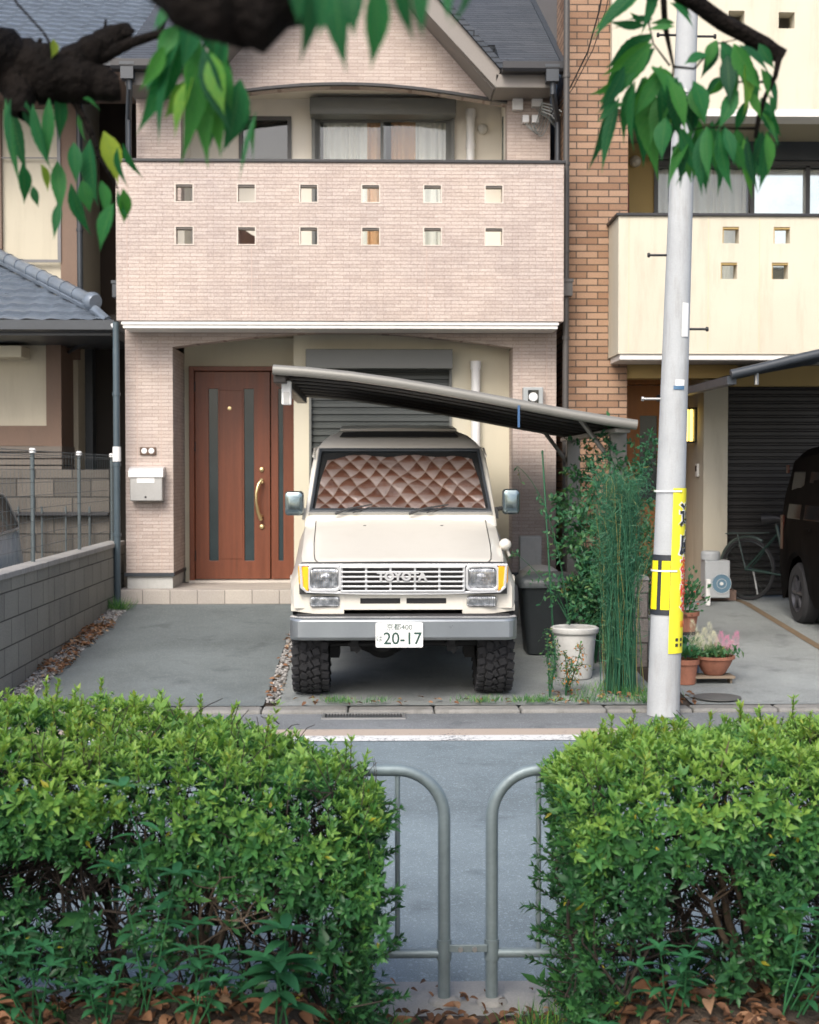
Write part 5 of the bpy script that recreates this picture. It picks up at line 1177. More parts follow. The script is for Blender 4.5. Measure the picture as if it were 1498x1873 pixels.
# =================================================================== PLANTS: helpers
def leaves(P0, Dv, Nv, Ln, Wd, nseg=2, droop=.15, fold=.25, tip=1.0):
    """blades: P0 base points, Dv unit directions, Nv normals, Ln lengths, Wd half widths"""
    n = len(P0); Dv = Dv / (np.linalg.norm(Dv, axis=1, keepdims=True) + 1e-9)
    Sv = np.cross(Dv, Nv); Sv /= (np.linalg.norm(Sv, axis=1, keepdims=True) + 1e-9); Nn = np.cross(Sv, Dv)
    rows = []
    for k in range(nseg + 1):
        t = k / nseg; wv = (max(0, math.sin(math.pi * t ** (.86 * tip))) ** (.8 if nseg < 8 else 1.3) * (1 if nseg < 8 else (1.04 if k % 2 else .97) * (1 - .22 * max(0, t - .6) / .4)) if 0 < k < nseg else (.06 if k == 0 else .02))
        c = P0 + Dv * (Ln * t)[:, None] - Nn * (droop * Ln * t * t)[:, None]
        h = (Wd * wv)[:, None]
        rows += [c - Sv * h + Nn * h * fold, c, c + Sv * h + Nn * h * fold]
    V = np.stack(rows, 1).reshape(-1, 3); m = 3 * (nseg + 1)
    q = []
    for k in range(nseg):
        b = 3 * k; q += [(b, b + 1, b + 4, b + 3), (b + 1, b + 2, b + 5, b + 4)]
    Q = (np.array(q)[None] + (np.arange(n) * m)[:, None, None]).reshape(-1, 4)
    return V, Q, m
def unit(v): return v / (np.linalg.norm(v, axis=1, keepdims=True) + 1e-9)
def rosettes(C, Dr, k, Ln, spread=.9, wfac=.19, jitter=.3, **kw):
    """k leaves round each centre"""
    n = len(C); Dr = unit(Dr); ref = np.where(np.abs(Dr[:, 2:3]) < .9, np.array([[0, 0, 1.]]), np.array([[1., 0, 0]]))
    A = unit(np.cross(Dr, ref)); B = np.cross(Dr, A); ph = rng.uniform(0, 6.28, n)
    Ps, Ds, Ns, Ls = [], [], [], []
    for i in range(k):
        a = ph + i * 2.4 + rng.normal(0, .2, n); sp = spread * (.35 + .75 * (i + .5) / k) * rng.uniform(1 - jitter, 1 + jitter, n)
        rad = A * np.cos(a)[:, None] + B * np.sin(a)[:, None]
        d = unit(Dr * np.cos(sp)[:, None] + rad * np.sin(sp)[:, None]); nrm = unit(Dr * np.sin(sp)[:, None] - rad * np.cos(sp)[:, None])
        Ps.append(C - Dr * (.006 * i * Ln / .03 * .25)[:, None] if hasattr(Ln, '__len__') else C); Ds.append(d); Ns.append(nrm); Ls.append(Ln * rng.uniform(.7, 1.15, n) * (.7 + .4 * i / k))
    P0, Dv, Nv, Lv = np.concatenate(Ps), np.concatenate(Ds), np.concatenate(Ns), np.concatenate(Ls)
    return P0, Dv, Nv, Lv, Lv * wfac
def vnoise(x, y, s, seed=0):
    g_ = np.random.default_rng(seed).uniform(0, 1, (64, 64)); u, v = x / s, y / s; i, j = np.floor(u).astype(int), np.floor(v).astype(int); fu, fv = u - i, v - j
    fu = fu * fu * (3 - 2 * fu); fv = fv * fv * (3 - 2 * fv); G = lambda a, b: g_[a % 64, b % 64]
    return (G(i, j) * (1 - fu) + G(i + 1, j) * fu) * (1 - fv) + (G(i, j + 1) * (1 - fu) + G(i + 1, j + 1) * fu) * fv
def tubes_np(segs, n=5):
    """segs: list of polylines [(pt, r), ...] -> V, Q"""
    Vs, Qs, off = [], [], 0
    for pl in segs:
        pts = np.array([p for p, r in pl]); rr = np.array([r for p, r in pl]); t = np.gradient(pts, axis=0); t = unit(t)
        ref = np.array([[0.3, 1., .1]]); a = unit(np.cross(t, ref)); b = np.cross(a, t); k = len(pts)
        ang = np.arange(n) * 2 * math.pi / n
        V = pts[:, None] + (a[:, None] * np.cos(ang)[None, :, None] + b[:, None] * np.sin(ang)[None, :, None]) * rr[:, None, None]
        Vs.append(V.reshape(-1, 3)); i = np.arange(k - 1)[:, None] * n; j = np.arange(n)[None]
        Q = np.stack([i + j, i + (j + 1) % n, i + n + (j + 1) % n, i + n + j], -1).reshape(-1, 4) + off; Qs.append(Q); off += k * n
    return np.concatenate(Vs), np.concatenate(Qs)
def twig(p, d, ln, r, depth, out, spread=.6, up=.1, kids=(2, 4), wob=.25):
    p = np.array(p, float); d = np.array(d, float); pl = [(p.copy(), r)]; k = 4
    for i in range(k):
        d = d + rng.normal(0, wob / 2, 3) + np.array([0, 0, up]); d /= np.linalg.norm(d); p = p + d * ln / k; pl.append((p.copy(), r * (1 - .45 * (i + 1) / k)))
        if depth > 0 and i >= 1 and rng.random() < .75:
            dd = d + rng.normal(0, spread, 3); twig(p, dd / np.linalg.norm(dd), ln * rng.uniform(.5, .8), r * .55, depth - 1, out, spread, up, kids, wob)
    out.append(pl)
    if depth > 0:
        for _ in range(rng.integers(*kids)):
            dd = d + rng.normal(0, spread, 3); twig(p, dd / np.linalg.norm(dd), ln * rng.uniform(.5, .8), r * .5, depth - 1, out, spread, up, kids, wob)

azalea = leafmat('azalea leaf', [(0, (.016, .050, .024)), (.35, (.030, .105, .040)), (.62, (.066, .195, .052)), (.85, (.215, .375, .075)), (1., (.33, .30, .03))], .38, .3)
weed_m = leafmat('broad weed leaf', [(0, (.022, .095, .045)), (.6, (.05, .19, .075)), (.85, (.12, .22, .06)), (1., (.50, .36, .04))], .42, .3)
litter = leafmat('dry leaf', [(0, (.035, .020, .013)), (.40, (.12, .060, .034)), (.75, (.25, .125, .065)), (1., (.40, .28, .18))], .7, .15, .25)

# ------------------------------------------------------------------ hedges
HF, HBk = 3.62, 4.36
def hedge(x0, x1, gap_side, top_px, label, seed, nstem, leaf_tall=()):
    T = thing('hedge', label, 'hedge', ((x0 + x1) / 2, (HF + HBk) / 2, .02), 'clipped azalea hedges along the pavement')
    tx = [p_[0] for p_ in top_px]; tz = [p_[1] for p_ in top_px]
    def top(x, y):
        return np.interp(x, tx, tz) + .065 * (vnoise(x + 9, y, .13, seed) - .5) + .05 * (vnoise(x + 9, y, .42, seed + 1) - .5) - .10 * np.clip((HF + .18 - y) / .18, 0, 1) ** 2
    Cs, Dr, Ln, Tn = [], [], [], []
    area = (x1 - x0)
    # top
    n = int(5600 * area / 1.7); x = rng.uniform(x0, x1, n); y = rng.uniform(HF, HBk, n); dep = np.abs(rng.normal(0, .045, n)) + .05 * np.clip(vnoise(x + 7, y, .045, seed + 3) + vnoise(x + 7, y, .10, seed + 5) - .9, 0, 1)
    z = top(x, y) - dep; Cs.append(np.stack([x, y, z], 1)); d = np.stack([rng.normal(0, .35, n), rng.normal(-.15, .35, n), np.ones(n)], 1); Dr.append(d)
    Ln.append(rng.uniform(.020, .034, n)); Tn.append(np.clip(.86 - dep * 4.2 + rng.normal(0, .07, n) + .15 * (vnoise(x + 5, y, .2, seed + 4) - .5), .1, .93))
    # front and back faces
    for face in (HF, HBk):
        n = int((6200 if face == HF else 2600) * area / 1.7); x = rng.uniform(x0, x1, n); zt = top(x, np.full(n, face)); v = rng.uniform(0, 1, n) ** .75; z = .04 + v * (zt - .06)
        hole = vnoise(x + 3, z, .055, seed + 7) * .42 + vnoise(x + 3, z, .16, seed + 9) * .38 + vnoise(x + 3, z, .33, seed + 8) * .36
        dens = np.interp(v, [0, .12, .30, .5, .68, .80, 1], [.74, .74, .64, .58, .70, .88, .96]); 
        keep = (hole < dens * .82 + .035); x, z, v, zt = x[keep], z[keep], v[keep], zt[keep]; n = len(x)
        inward = np.abs(rng.normal(0, .07, n)); s = 1 if face == HF else -1
        bulge = .09 * (vnoise(x + 2, z, .16, seed + 11) - .5); y = face + s * (inward + bulge - .02)
        Cs.append(np.stack([x, y, z], 1)); Dr.append(np.stack([rng.normal(0, .5, n), -s * np.ones(n), rng.normal(.45, .4, n)], 1))
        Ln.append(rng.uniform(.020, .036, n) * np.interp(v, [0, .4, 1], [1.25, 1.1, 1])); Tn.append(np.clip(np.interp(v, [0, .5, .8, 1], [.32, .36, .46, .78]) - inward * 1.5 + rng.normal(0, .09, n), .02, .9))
    # end face toward the gap
    n = 2400; xe = x1 if gap_side > 0 else x0; y = rng.uniform(HF, HBk, n); v = rng.uniform(0, 1, n) ** .8
    zt = top(np.full(n, xe), y); z = .05 + v * (zt - .06); hole = vnoise(y, z, .11, seed + 21); keep = hole < np.interp(v, [0, .3, .7, 1], [.5, .5, .75, 1]); y, z, v = y[keep], z[keep], v[keep]; n = len(y)
    taper = .05 * vnoise(y, z, .15, seed + 31) + np.interp(z, [0, .3, .75, 1.0], [.03, .015, 0, .03]); x = xe - gap_side * (np.abs(rng.normal(0, .05, n)) + taper)
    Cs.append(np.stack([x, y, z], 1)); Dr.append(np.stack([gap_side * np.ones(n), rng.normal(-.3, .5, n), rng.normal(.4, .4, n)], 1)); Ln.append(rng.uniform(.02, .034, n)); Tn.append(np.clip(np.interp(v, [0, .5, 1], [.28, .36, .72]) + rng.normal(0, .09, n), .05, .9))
    # sparse interior
    n = int(1300 * area / 1.7); x = rng.uniform(x0, x1, n); y = rng.uniform(HF + .1, HBk - .1, n); z = rng.uniform(.1, .9, n) ; z = np.minimum(z, top(x, y) - .05)
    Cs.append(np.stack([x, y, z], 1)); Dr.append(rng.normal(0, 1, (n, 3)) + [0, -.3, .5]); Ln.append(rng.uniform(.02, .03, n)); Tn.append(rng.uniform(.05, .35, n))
    C = np.concatenate(Cs); D_ = np.concatenate(Dr); L_ = np.concatenate(Ln); T_ = np.concatenate(Tn)
    L_ = L_ * np.exp(rng.normal(0, .30, len(L_))); T_ = np.clip(T_ + .16 * (vnoise(C[:, 0] + 4, C[:, 2] + C[:, 1], .11, seed + 41) - .5) + .12 * (vnoise(C[:, 0] + 4, C[:, 2], .3, seed + 43) - .5), .02, .93); dead = (vnoise(C[:, 0] + 8, C[:, 2] + C[:, 1] * .7, .09, seed + 51) > .86) & (rng.random(len(C)) < .75); C, D_, L_, T_ = C[~dead], D_[~dead], L_[~dead], T_[~dead]
    P0, Dv, Nv, Lv, Wv = rosettes(C, D_, 6, L_, spread=1.05, wfac=.185)
    V, Q, m = leaves(P0, Dv, Nv, Lv, Wv, 2, .12, .3)
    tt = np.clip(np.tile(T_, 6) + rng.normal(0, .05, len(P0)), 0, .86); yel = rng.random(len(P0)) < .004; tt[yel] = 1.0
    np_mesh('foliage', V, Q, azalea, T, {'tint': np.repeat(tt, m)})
    # upright new shoots
    ns = int(130 * area / 1.7); segs = []; Cc, Dd, Ll = [], [], []
    for i in range(ns):
        x = rng.uniform(x0 + .03, x1 - .03); y = rng.uniform(HF, HBk); z = float(top(np.array([x]), np.array([y]))[0]) - .05; h = rng.uniform(.04, .11) if rng.random() < .85 else rng.uniform(.10, .16)
        d = np.array([rng.normal(0, .15), rng.normal(-.05, .15), 1]); d /= np.linalg.norm(d); p0 = np.array([x, y, z]); segs.append([(p0, .0022), (p0 + d * h * .5, .0018), (p0 + d * h, .001)])
        for s in np.arange(.35, 1.01, .16): Cc.append(p0 + d * h * s); Dd.append(d); Ll.append(rng.uniform(.022, .036))
    n_main = len(segs)
    sprig = []
    for i in range(60):          # loose sprigs sticking out of the end and the front
        e_ = rng.random() < .55; y = rng.uniform(HF, HBk); x = (xe - gap_side * .04) if e_ else rng.uniform(x0, x1); y = y if e_ else HF + .03
        z = rng.uniform(.12, float(top(np.array([x]), np.array([y]))[0]) - .05); d = np.array([gap_side * 1. if e_ else rng.normal(0, .5), rng.normal(-.1, .3) if e_ else -1., rng.uniform(.1, .9)]); d /= np.linalg.norm(d); h = rng.uniform(.05, .11); p0 = np.array([x, y, z]); sprig.append([(p0 - d * .05, .0022), (p0 + d * h * .5, .0018), (p0 + d * h, .001)])
        for s in np.arange(.35, 1.01, .2): Cc.append(p0 + d * h * s); Dd.append(d); Ll.append(rng.uniform(.022, .036))
    P0, Dv, Nv, Lv, Wv = rosettes(np.array(Cc), np.array(Dd), 5, np.array(Ll), spread=.8, wfac=.19); V, Q, m = leaves(P0, Dv, Nv, Lv, Wv, 2, .12, .3)
    np_mesh('new_shoots', V, Q, azalea, T, {'tint': np.repeat(np.clip(np.interp(P0[:, 2], [.3, .75, .9], [.40, .55, .86]) + rng.normal(0, .05, len(P0)), .1, .92), m)})
    # stems and twigs
    for i in range(nstem):
        x = x0 + (x1 - x0) * (i + .5) / nstem + rng.uniform(-.06, .06); y = rng.uniform(HF + .25, HBk - .15)
        for k in range(3): 
            d = np.array([rng.normal(0, .45), rng.normal(0, .25), 1.]); d /= np.linalg.norm(d); twig([x + rng.normal(0, .02), y, .0], d, rng.uniform(.34, .46), rng.uniform(.009, .017), 3, segs, .75, .07, (2, 4), .35)
    for i in range(int(260 * area / 1.7)):
        p0 = np.array([rng.uniform(x0, x1), rng.uniform(HF + .03, HBk - .05), rng.uniform(.15, .85)]); d = rng.normal(0, 1, 3); d /= np.linalg.norm(d); twig(p0, d, rng.uniform(.08, .22), .0035, 1, segs, .6, .02, (1, 3), .4)
    segs2 = []
    for s in segs:
        p = np.array([a for a, b in s])
        if p[:, 1].min() < HF - .01 or p[:, 1].max() > HBk + .05 or p[:, 0].min() < x0 + (.02 if gap_side < 0 else -.02) or p[:, 0].max() > x1 - (.02 if gap_side > 0 else -.02): continue
        if (p[:, 2] > top(p[:, 0], p[:, 1]) + (.10 if s[0][1] < .0024 else -.07)).any(): continue
        segs2.append(s)
    V, Q = tubes_np(segs2 + sprig); np_mesh('branches', V, Q, bark2, T)
    return T
zt_ = lambda py, D: Z(py, D)
hedge(-2.5, .02, 1, [(-1.7, .99), (-1.1, .98), (-.7, .955), (-.42, .93), (-.25, .895), (-.13, .85), (-.03, .79), (.05, .72)], 'dense clipped green hedge left of the guard pipe gap', 3, 11)
hedge(.505, 2.8, -1, [(.40, .74), (.50, .80), (.58, .86), (.70, .895), (.95, .92), (1.3, .94), (2.1, .965)], 'dense clipped green hedge right of the guard pipe gap', 31, 10)

# larger leaved weeds growing through the hedges
def weed(x, y, z0, stems, label, hgt=.4, ll=.07, tint=.3, seed=0, spread=.35, name='weed', k=9, lean=(0, 0)):
    if z0 < .05: z0 = float(soil_z(x, y)); hgt *= .72
    T = thing(name, label, 'weed', (x, y, max(.02, z0)), 'broad leaved weeds among the hedges'); segs = []; P0, Dv, Nv, Lv, Tt = [], [], [], [], []
    for i in range(stems):
        d = np.array([rng.normal(lean[0], spread), rng.normal(-.15 + lean[1], spread * .6), 1.]); d /= np.linalg.norm(d); p = np.array([x, y, z0]) + rng.normal(0, .015, 3) * [1, 1, 0]; h = hgt * rng.uniform(.7, 1.1); pl = [(p, .003)]
        for j in range(k):
            d = d + rng.normal(0, .06, 3) + [0, -.02, -.02]; d /= np.linalg.norm(d); p = p + d * h / k; pl.append((p, .0028 * (1 - .6 * j / k)))
            if j >= 2:
                for s in range(1 if j < k - 1 else 5):
                    a = j * 2.4 + s * 1.25 + i; rad = np.array([math.cos(a), math.sin(a), .25 + .3 * (s > 0)]); P0.append(p); Dv.append(rad); Nv.append(np.array([-rad[0] * .4, -rad[1] * .4, 1.])); Lv.append(ll * rng.uniform(.7, 1.15)); Tt.append(tint + rng.normal(0, .12))
        segs.append(pl)
    P0, Dv, Nv, Lv = map(np.array, (P0, Dv, Nv, Lv)); V, Q, m = leaves(P0, Dv, Nv, Lv, Lv * .17, 5, .35, .3)
    np_mesh('leaves', V, Q, weed_m, T, {'tint': np.repeat(np.clip(Tt, 0, 1), m)}); V, Q = tubes_np(segs, 5); np_mesh('stems', V, Q, weed_m, T, {'tint': np.full(len(V), .5)})
weed(*P(285, 1640, 3.62).xy, P(285, 1640, 3.62).z, 1, 'tall pale stem of narrow leaves rising out of the left hedge top', .40, .075, .62, spread=.08)
weed(*P(265, 1800, 3.6).xy, .02, 3, 'large dark leaves hanging on the front of the left hedge', .58, .075, .2, spread=.16)
weed(*P(520, 1990, 3.55).xy, .02, 3, 'long leaved weed near the foot of the left hedge by the gap', .36, .11, .12, spread=.22)
weed(*P(60, 1990, 3.52).xy, .02, 6, 'broad leaved clump at the far left foot of the hedge', .36, .058, .3)
weed(*P(360, 2010, 3.52).xy, .02, 6, 'dark broad leaved clump under the middle of the left hedge', .33, .060, .25)
weed(*P(190, 2010, 3.52).xy, .02, 5, 'leafy clump beside the dark hollow of the left hedge', .31, .055, .35)
weed(*P(1060, 1960, 3.62).xy, .02, 5, 'pale broad leaved clump at the gap end of the right hedge', .28, .065, .45)
weed(*P(1230, 1985, 3.6).xy, .02, 5, 'broad leaved clump in front of the right hedge trunk', .33, .056, .4)
weed(*P(1450, 1985, 3.55).xy, .02, 5, 'broad leaved clump at the far right foot of the hedge', .38, .058, .5)
weed(*P(660, 1900, 4.0).xy, .02, 4, 'low leafy clump at the end of the left hedge', .25, .06, .35)
# thick trunk visible at right
segs = []
T = thing('shrub', 'bare branching shrub trunk rising inside the right hedge', 'shrub', (*P(1385, 1840, 4.15).xy, .02))
b0 = P(1385, 1845, 3.95)
for tg in ((1300, 1650), (1340, 1600), (1420, 1620), (1475, 1560), (1280, 1500), (1400, 1500)):
    e = P(tg[0], tg[1], 3.72 + rng.uniform(-.04, .1)); mid = b0.lerp(e, .5) + Vector((rng.normal(0, .02), 0, -.01)); segs.append([(np.array(b0) - [0, 0, .05], .021), (np.array(b0.lerp(mid, .5)) + rng.normal(0, .006, 3), .015), (np.array(mid), .011), (np.array(mid.lerp(e, .5)) + rng.normal(0, .01, 3), .0085), (np.array(e), .006)])
    for k in range(4): d = rng.normal(0, 1, 3) * [1, .4, .6] + [0, 0, .6]; twig(np.array(e), d / np.linalg.norm(d), .14, .004, 1, segs, .6, .05, (1, 3), .4)
V, Q = tubes_np(segs, 9); np_mesh('trunk', V, Q, M('pale shrub bark', (.085, .062, .042), .95, var=.4, scale=20, bmp=.8, bscale=90, bdist=.006), T)
segs = []
T = thing('shrub', 'bare twiggy shrub trunk inside the middle of the left hedge', 'shrub', (*P(376, 1760, 4.0).xy, .02))
b0 = P(376, 1760, 3.85); b1 = Vector((b0.x - .02, b0.y, .1)); segs.append([(np.array(b1), .016), (np.array(b0), .013)])
for tg in ((335, 1640), (365, 1680), (390, 1650), (430, 1600), (300, 1590), (410, 1700)):
    e = P(tg[0], tg[1], 3.68 + rng.uniform(-.03, .08)); mid = b0.lerp(e, .5) + Vector((rng.normal(0, .015), 0, -.01)); segs.append([(np.array(b0), .012), (np.array(mid), .008), (np.array(e), .005)])
    for k in range(4): d = rng.normal(0, 1, 3) * [1, .4, .6] + [0, 0, .5]; twig(np.array(e), d / np.linalg.norm(d), .13, .0035, 1, segs, .6, .05, (1, 3), .4)
V, Q = tubes_np(segs, 8); np_mesh('trunk', V, Q, bpy.data.materials['pale shrub bark'], T)

# fallen leaves
def litterf(n, x0, x1, y0, y1, label, size=(.03, .065), z=.03, skip=None):
    x = rng.uniform(x0, x1, n); y = rng.uniform(y0, y1, n)
    if skip is not None: k = skip(x, y); x, y = x[k], y[k]; n = len(x)
    a = rng.uniform(0, 6.28, n); P0 = np.stack([x, y, (soil_z(x, y) if y0 < 4 else z) + rng.uniform(0, .028, n)], 1); Dv = np.stack([np.cos(a), np.sin(a), rng.normal(.15, .3, n)], 1); Nv = np.stack([rng.normal(0, .5, n), rng.normal(-.2, .5, n), np.ones(n)], 1)
    Ln = rng.uniform(*size, n); V, Q, m = leaves(P0, Dv, Nv, Ln, Ln * rng.uniform(.16, .28, n), 5, .45, .7)
    o = np_mesh('fallen_leaves', V, Q, litter, attrs={'tint': np.repeat(rng.beta(2, 2, n), m)}); struct(o, label, 'stuff', 'fallen leaves')
litterf(4200, -2.2, 2.4, 3.2, 4.30, 'brown fallen leaves covering the soil under the hedges')
litterf(60, -.5, .9, 4.28, 4.56, 'a few fallen leaves on the concrete strip', (.02, .05), .02)
litterf(420, -2.68, -2.44, 10.6, 14.6, 'orange leaves in the gravel along the block wall', (.03, .06), .12 , None) if False else None
def litter_slope(n, x0, x1, y0, y1, label, clus=6):
    cy = rng.uniform(y0, y1, clus); y = rng.choice(cy, n) + rng.normal(0, .22, n); y = np.clip(y, y0, y1); x = rng.uniform(x0, x1, n); z = np.array([zg(a) for a in y]) + .02 + rng.uniform(0, .015, n)
    a = rng.uniform(0, 6.28, n); Dv = np.stack([np.cos(a), np.sin(a), rng.normal(.1, .3, n)], 1); Nv = np.stack([rng.normal(0, .4, n), rng.normal(0, .4, n), np.ones(n)], 1); Ln = rng.uniform(.03, .06, n)
    V, Q, m = leaves(np.stack([x, y, z], 1), Dv, Nv, Ln, Ln * .3, 3, .25, .4); o = np_mesh('fallen_leaves', V, Q, litter, attrs={'tint': np.repeat(rng.uniform(.3, 1, n), m)}); struct(o, label, 'stuff', 'fallen leaves')
litter_slope(420, -2.68, -2.46, 10.5, 14.5, 'orange fallen leaves in the gravel along the block wall', 7)
litter_slope(60, -.8, -.64, 10.2, 13.5, 'fallen leaves in the thin gravel gap', 5)
litter_slope(90, 1.2, 2.3, 10.0, 10.3, 'fallen leaves near the kerb under the shrub', 5)
litter_slope(40, -.6, 1.4, 9.99, 10.12, 'scattered leaves at the kerb in front of the tyres', 6)
# grass tufts
def grass(n, x0, x1, y0, y1, zf, label, h=(.03, .09), clus=8, sd=.06):
    cx = rng.uniform(x0, x1, clus); cy = rng.uniform(y0, y1, clus); k = rng.integers(0, clus, n); x = cx[k] + rng.normal(0, sd, n); y = np.clip(cy[k] + rng.normal(0, sd * .6, n), y0, y1)
    P0 = np.stack([x, y, np.array([zf(a) for a in y])], 1); Dv = np.stack([rng.normal(0, .5, n), rng.normal(0, .5, n), np.ones(n)], 1); Nv = np.stack([rng.normal(0, 1, n), -np.ones(n), rng.normal(0, .3, n)], 1); Ln = rng.uniform(*h, n)
    V, Q, m = leaves(P0, Dv, Nv, Ln, np.full(n, .0018), 3, .3, .2); o = np_mesh('grass', V, Q, azalea, attrs={'tint': np.repeat(np.clip(rng.normal(.55, .15, n), 0, .9), m)}); struct(o, label, 'stuff', 'grass')
grass(900, -1.2, .12, 4.1, 4.42, lambda d: .02, 'low grass and moss by the left guard pipe', (.03, .09), 14, .05)
grass(700, .38, .9, 4.1, 4.42, lambda d: .02, 'dry grass at the foot of the right guard pipe', (.04, .13), 8, .05)
grass(900, -.6, 2.3, 9.96, 10.05, lambda d: .045, 'small weeds growing along the kerb', (.02, .07), 16, .06)
grass(500, 1.3, 2.2, 10.0, 10.5, lambda d: zg(d), 'grass tufts around the shrub', (.04, .13), 8, .06)
grass(260, -2.66, -2.55, 13.9, 14.5, lambda d: zg(d), 'weeds in the corner below the blue grey pipe', (.06, .16), 3, .05)

# ------------------------------------------------------------------ broom-like weeping shrub, climbing rose shrub
broom = leafmat('broom stem', [(0, (.012, .065, .040)), (.5, (.045, .165, .090)), (.85, (.07, .15, .07)), (1., (.28, .24, .08))], .5, .15)
T = thing('broom_shrub', 'tall weeping broom shrub of thin dark green stems by the pole', 'shrub', (1.93, 10.6, zg(10.5)))
segs = []; 
for i in range(330):
    bx, by = 1.80 + rng.normal(.0, .05), 10.42 + rng.normal(0, .08); hgt = rng.uniform(.9, 1.62); z0 = zg(10.4)
    leanx = rng.normal(.03, .085); tipx = bx + leanx * 1.2 - .05; tipy = by + rng.normal(0, .12)
    pts = []
    for k in range(9):
        s = k / 8; z = z0 + hgt * math.sin(min(1, s * 1.25) * math.pi / 2) - (max(0, s - .8) * .5 * hgt if i % 3 == 0 else 0)
        pts.append((np.array([bx + (tipx - bx) * s ** 1.4 + rng.normal(0, .012), by + (tipy - by) * s, z]), .0030 * (1 - .6 * s)))
    segs.append(pts)
V, Q = tubes_np(segs, 4); tn = np.repeat(np.where(rng.random(len(segs)) < .08, .97, rng.uniform(.05, .85, len(segs))), 9 * 4); np_mesh('stems', V, Q, broom, T, {'tint': tn})
n = 12000; k = rng.integers(0, len(segs), n); j = rng.integers(1, 9, n); P0 = np.array([segs[a][b][0] for a, b in zip(k, j)]) + rng.normal(0, .004, (n, 3)); P0[:, 2] += rng.uniform(-.08, .08, n)
Dv = np.stack([rng.normal(0, .7, n), rng.normal(0, .6, n), np.full(n, .25) + rng.normal(0, .7, n)], 1); Ln = rng.uniform(.025, .095, n); V, Q, m = leaves(P0, Dv, rng.normal(0, 1, (n, 3)), Ln, np.full(n, .0022), 2, .2, .2)
np_mesh('needles', V, Q, broom, T, {'tint': np.repeat(np.clip(rng.normal(.42, .22, n), 0, 1), m)})
rose = leafmat('small shrub leaf', [(0, (.015, .070, .040)), (.5, (.045, .155, .070)), (.85, (.10, .20, .07)), (1., (.40, .16, .05))], .42, .3)
def leafy(label, base, tips, lw=.03, dens=.012, r=.006, cat='shrub', name='shrub', group=None, tint=.4, sub=2, mat=None, ll=.26):
    T = thing(name, label, cat, tuple(base), group); segs = []; P0, Dv, Nv = [], [], []
    for tp, mid in tips:
        b = Vector(base); e = Vector(tp); m1 = Vector(mid) if mid else b.lerp(e, .5) + Vector((rng.normal(0, .05), rng.normal(0, .05), .08)); pl = []
        for k in range(15):
            s = k / 14; p = b * (1 - s) ** 2 + m1 * 2 * s * (1 - s) + e * s * s; pl.append((np.array(p), r * (1 - .7 * s)))
        segs.append(pl)
        for k in range(3, 15):
            for q_ in range(sub if k < 13 else sub + 1):
                if rng.random() < .75:
                    d = rng.normal(0, 1, 3) * [1, .8, .6] + [0, 0, .2]; d /= np.linalg.norm(d); ln = rng.uniform(.4, 1.) * ll; tw = [(pl[k][0] + d * ln * s_ + np.array([0, 0, -.06 * s_ * s_]), r * .3 * (1 - .6 * s_)) for s_ in (0, .25, .5, .75, 1.)]; segs.append(tw)
                    for s_ in np.arange(.12, 1.01, dens / ln * 1.2):
                        i_ = min(3, int(s_ * 4)); f_ = s_ * 4 - i_; p = tw[i_][0] * (1 - f_) + tw[i_ + 1][0] * f_; P0.append(p); Dv.append(np.cross(d, rng.normal(0, 1, 3)) + d * .5); Nv.append(rng.normal(0, .5, 3) + [0, -.3, 1])
    P0, Dv, Nv = map(np.array, (P0, Dv, Nv)); n = len(P0); Ln = rng.uniform(.6, 1.2, n) * lw; V, Q, m = leaves(P0, Dv, Nv, Ln, Ln * .27, 2, .15, .25)
    np_mesh('leaves', V, Q, mat or rose, T, {'tint': np.repeat(np.clip(rng.normal(tint, .16, n), 0, 1), m)}); V, Q = tubes_np(segs, 5); np_mesh('stems', V, Q, mat or rose, T, {'tint': np.full(len(V), .25)})
    return T
Rb = (1.62, 11.3, zg(11.3))
leafy('tall loose climbing shrub between the bin and the broom shrub', (1.78, 11.5, zg(11.5)), [(P(1110, 800, 11.4), None), (P(1050, 850, 11.6), None), (P(1090, 880, 11.4), None), (P(1130, 850, 11.2), None), (P(1070, 930, 11.4), None), (P(1020, 920, 11.6), None), (P(1150, 900, 11.3), None), (P(1085, 820, 11.8), None), (P(1040, 1000, 11.5), None), (P(1120, 960, 11.2), None)], lw=.055, dens=.010, tint=.52, sub=3)
leafy('arching rose branch with small leaves above the dark bin', (1.50, 11.0, zg(11.0) + .4), [(P(945, 852, 11.1), P(1015, 900, 11.1)), (P(1000, 1050, 10.95), None), (P(940, 1010, 11.3), None), (P(1075, 1060, 10.9), None)], lw=.042, dens=.014, sub=1, tint=.55, ll=.12)
leafy('green creeper around the top of the carport post', (2.03, 11.2, 1.2), [(P(1190, 790, 11.1), None), (P(1160, 800, 11.1), None), (P(1185, 830, 11.2), None), (P(1100, 790, 11.3), None)], lw=.045, dens=.012, tint=.35, ll=.16)
leafy('bright green bush behind the low block pillar', (2.25, 12.4, zg(12.4)), [(P(1180, 920, 12.4), None), (P(1195, 960, 12.3), None), (P(1165, 980, 12.4), None), (P(1190, 1010, 12.2), None), (P(1178, 1040, 12.3), None)], lw=.06, dens=.012, tint=.62, ll=.18)
leafy('small dry weed at the foot of the white pot', (*P(1035, 1270, 10.3).xy, zg(10.3)), [(P(1030, 1190, 10.4), None), (P(1045, 1210, 10.3), None), (P(1062, 1180, 10.4), None), (P(1070, 1215, 10.35), None)], lw=.03, dens=.014, tint=.92, ll=.09, name='weed', cat='weed')
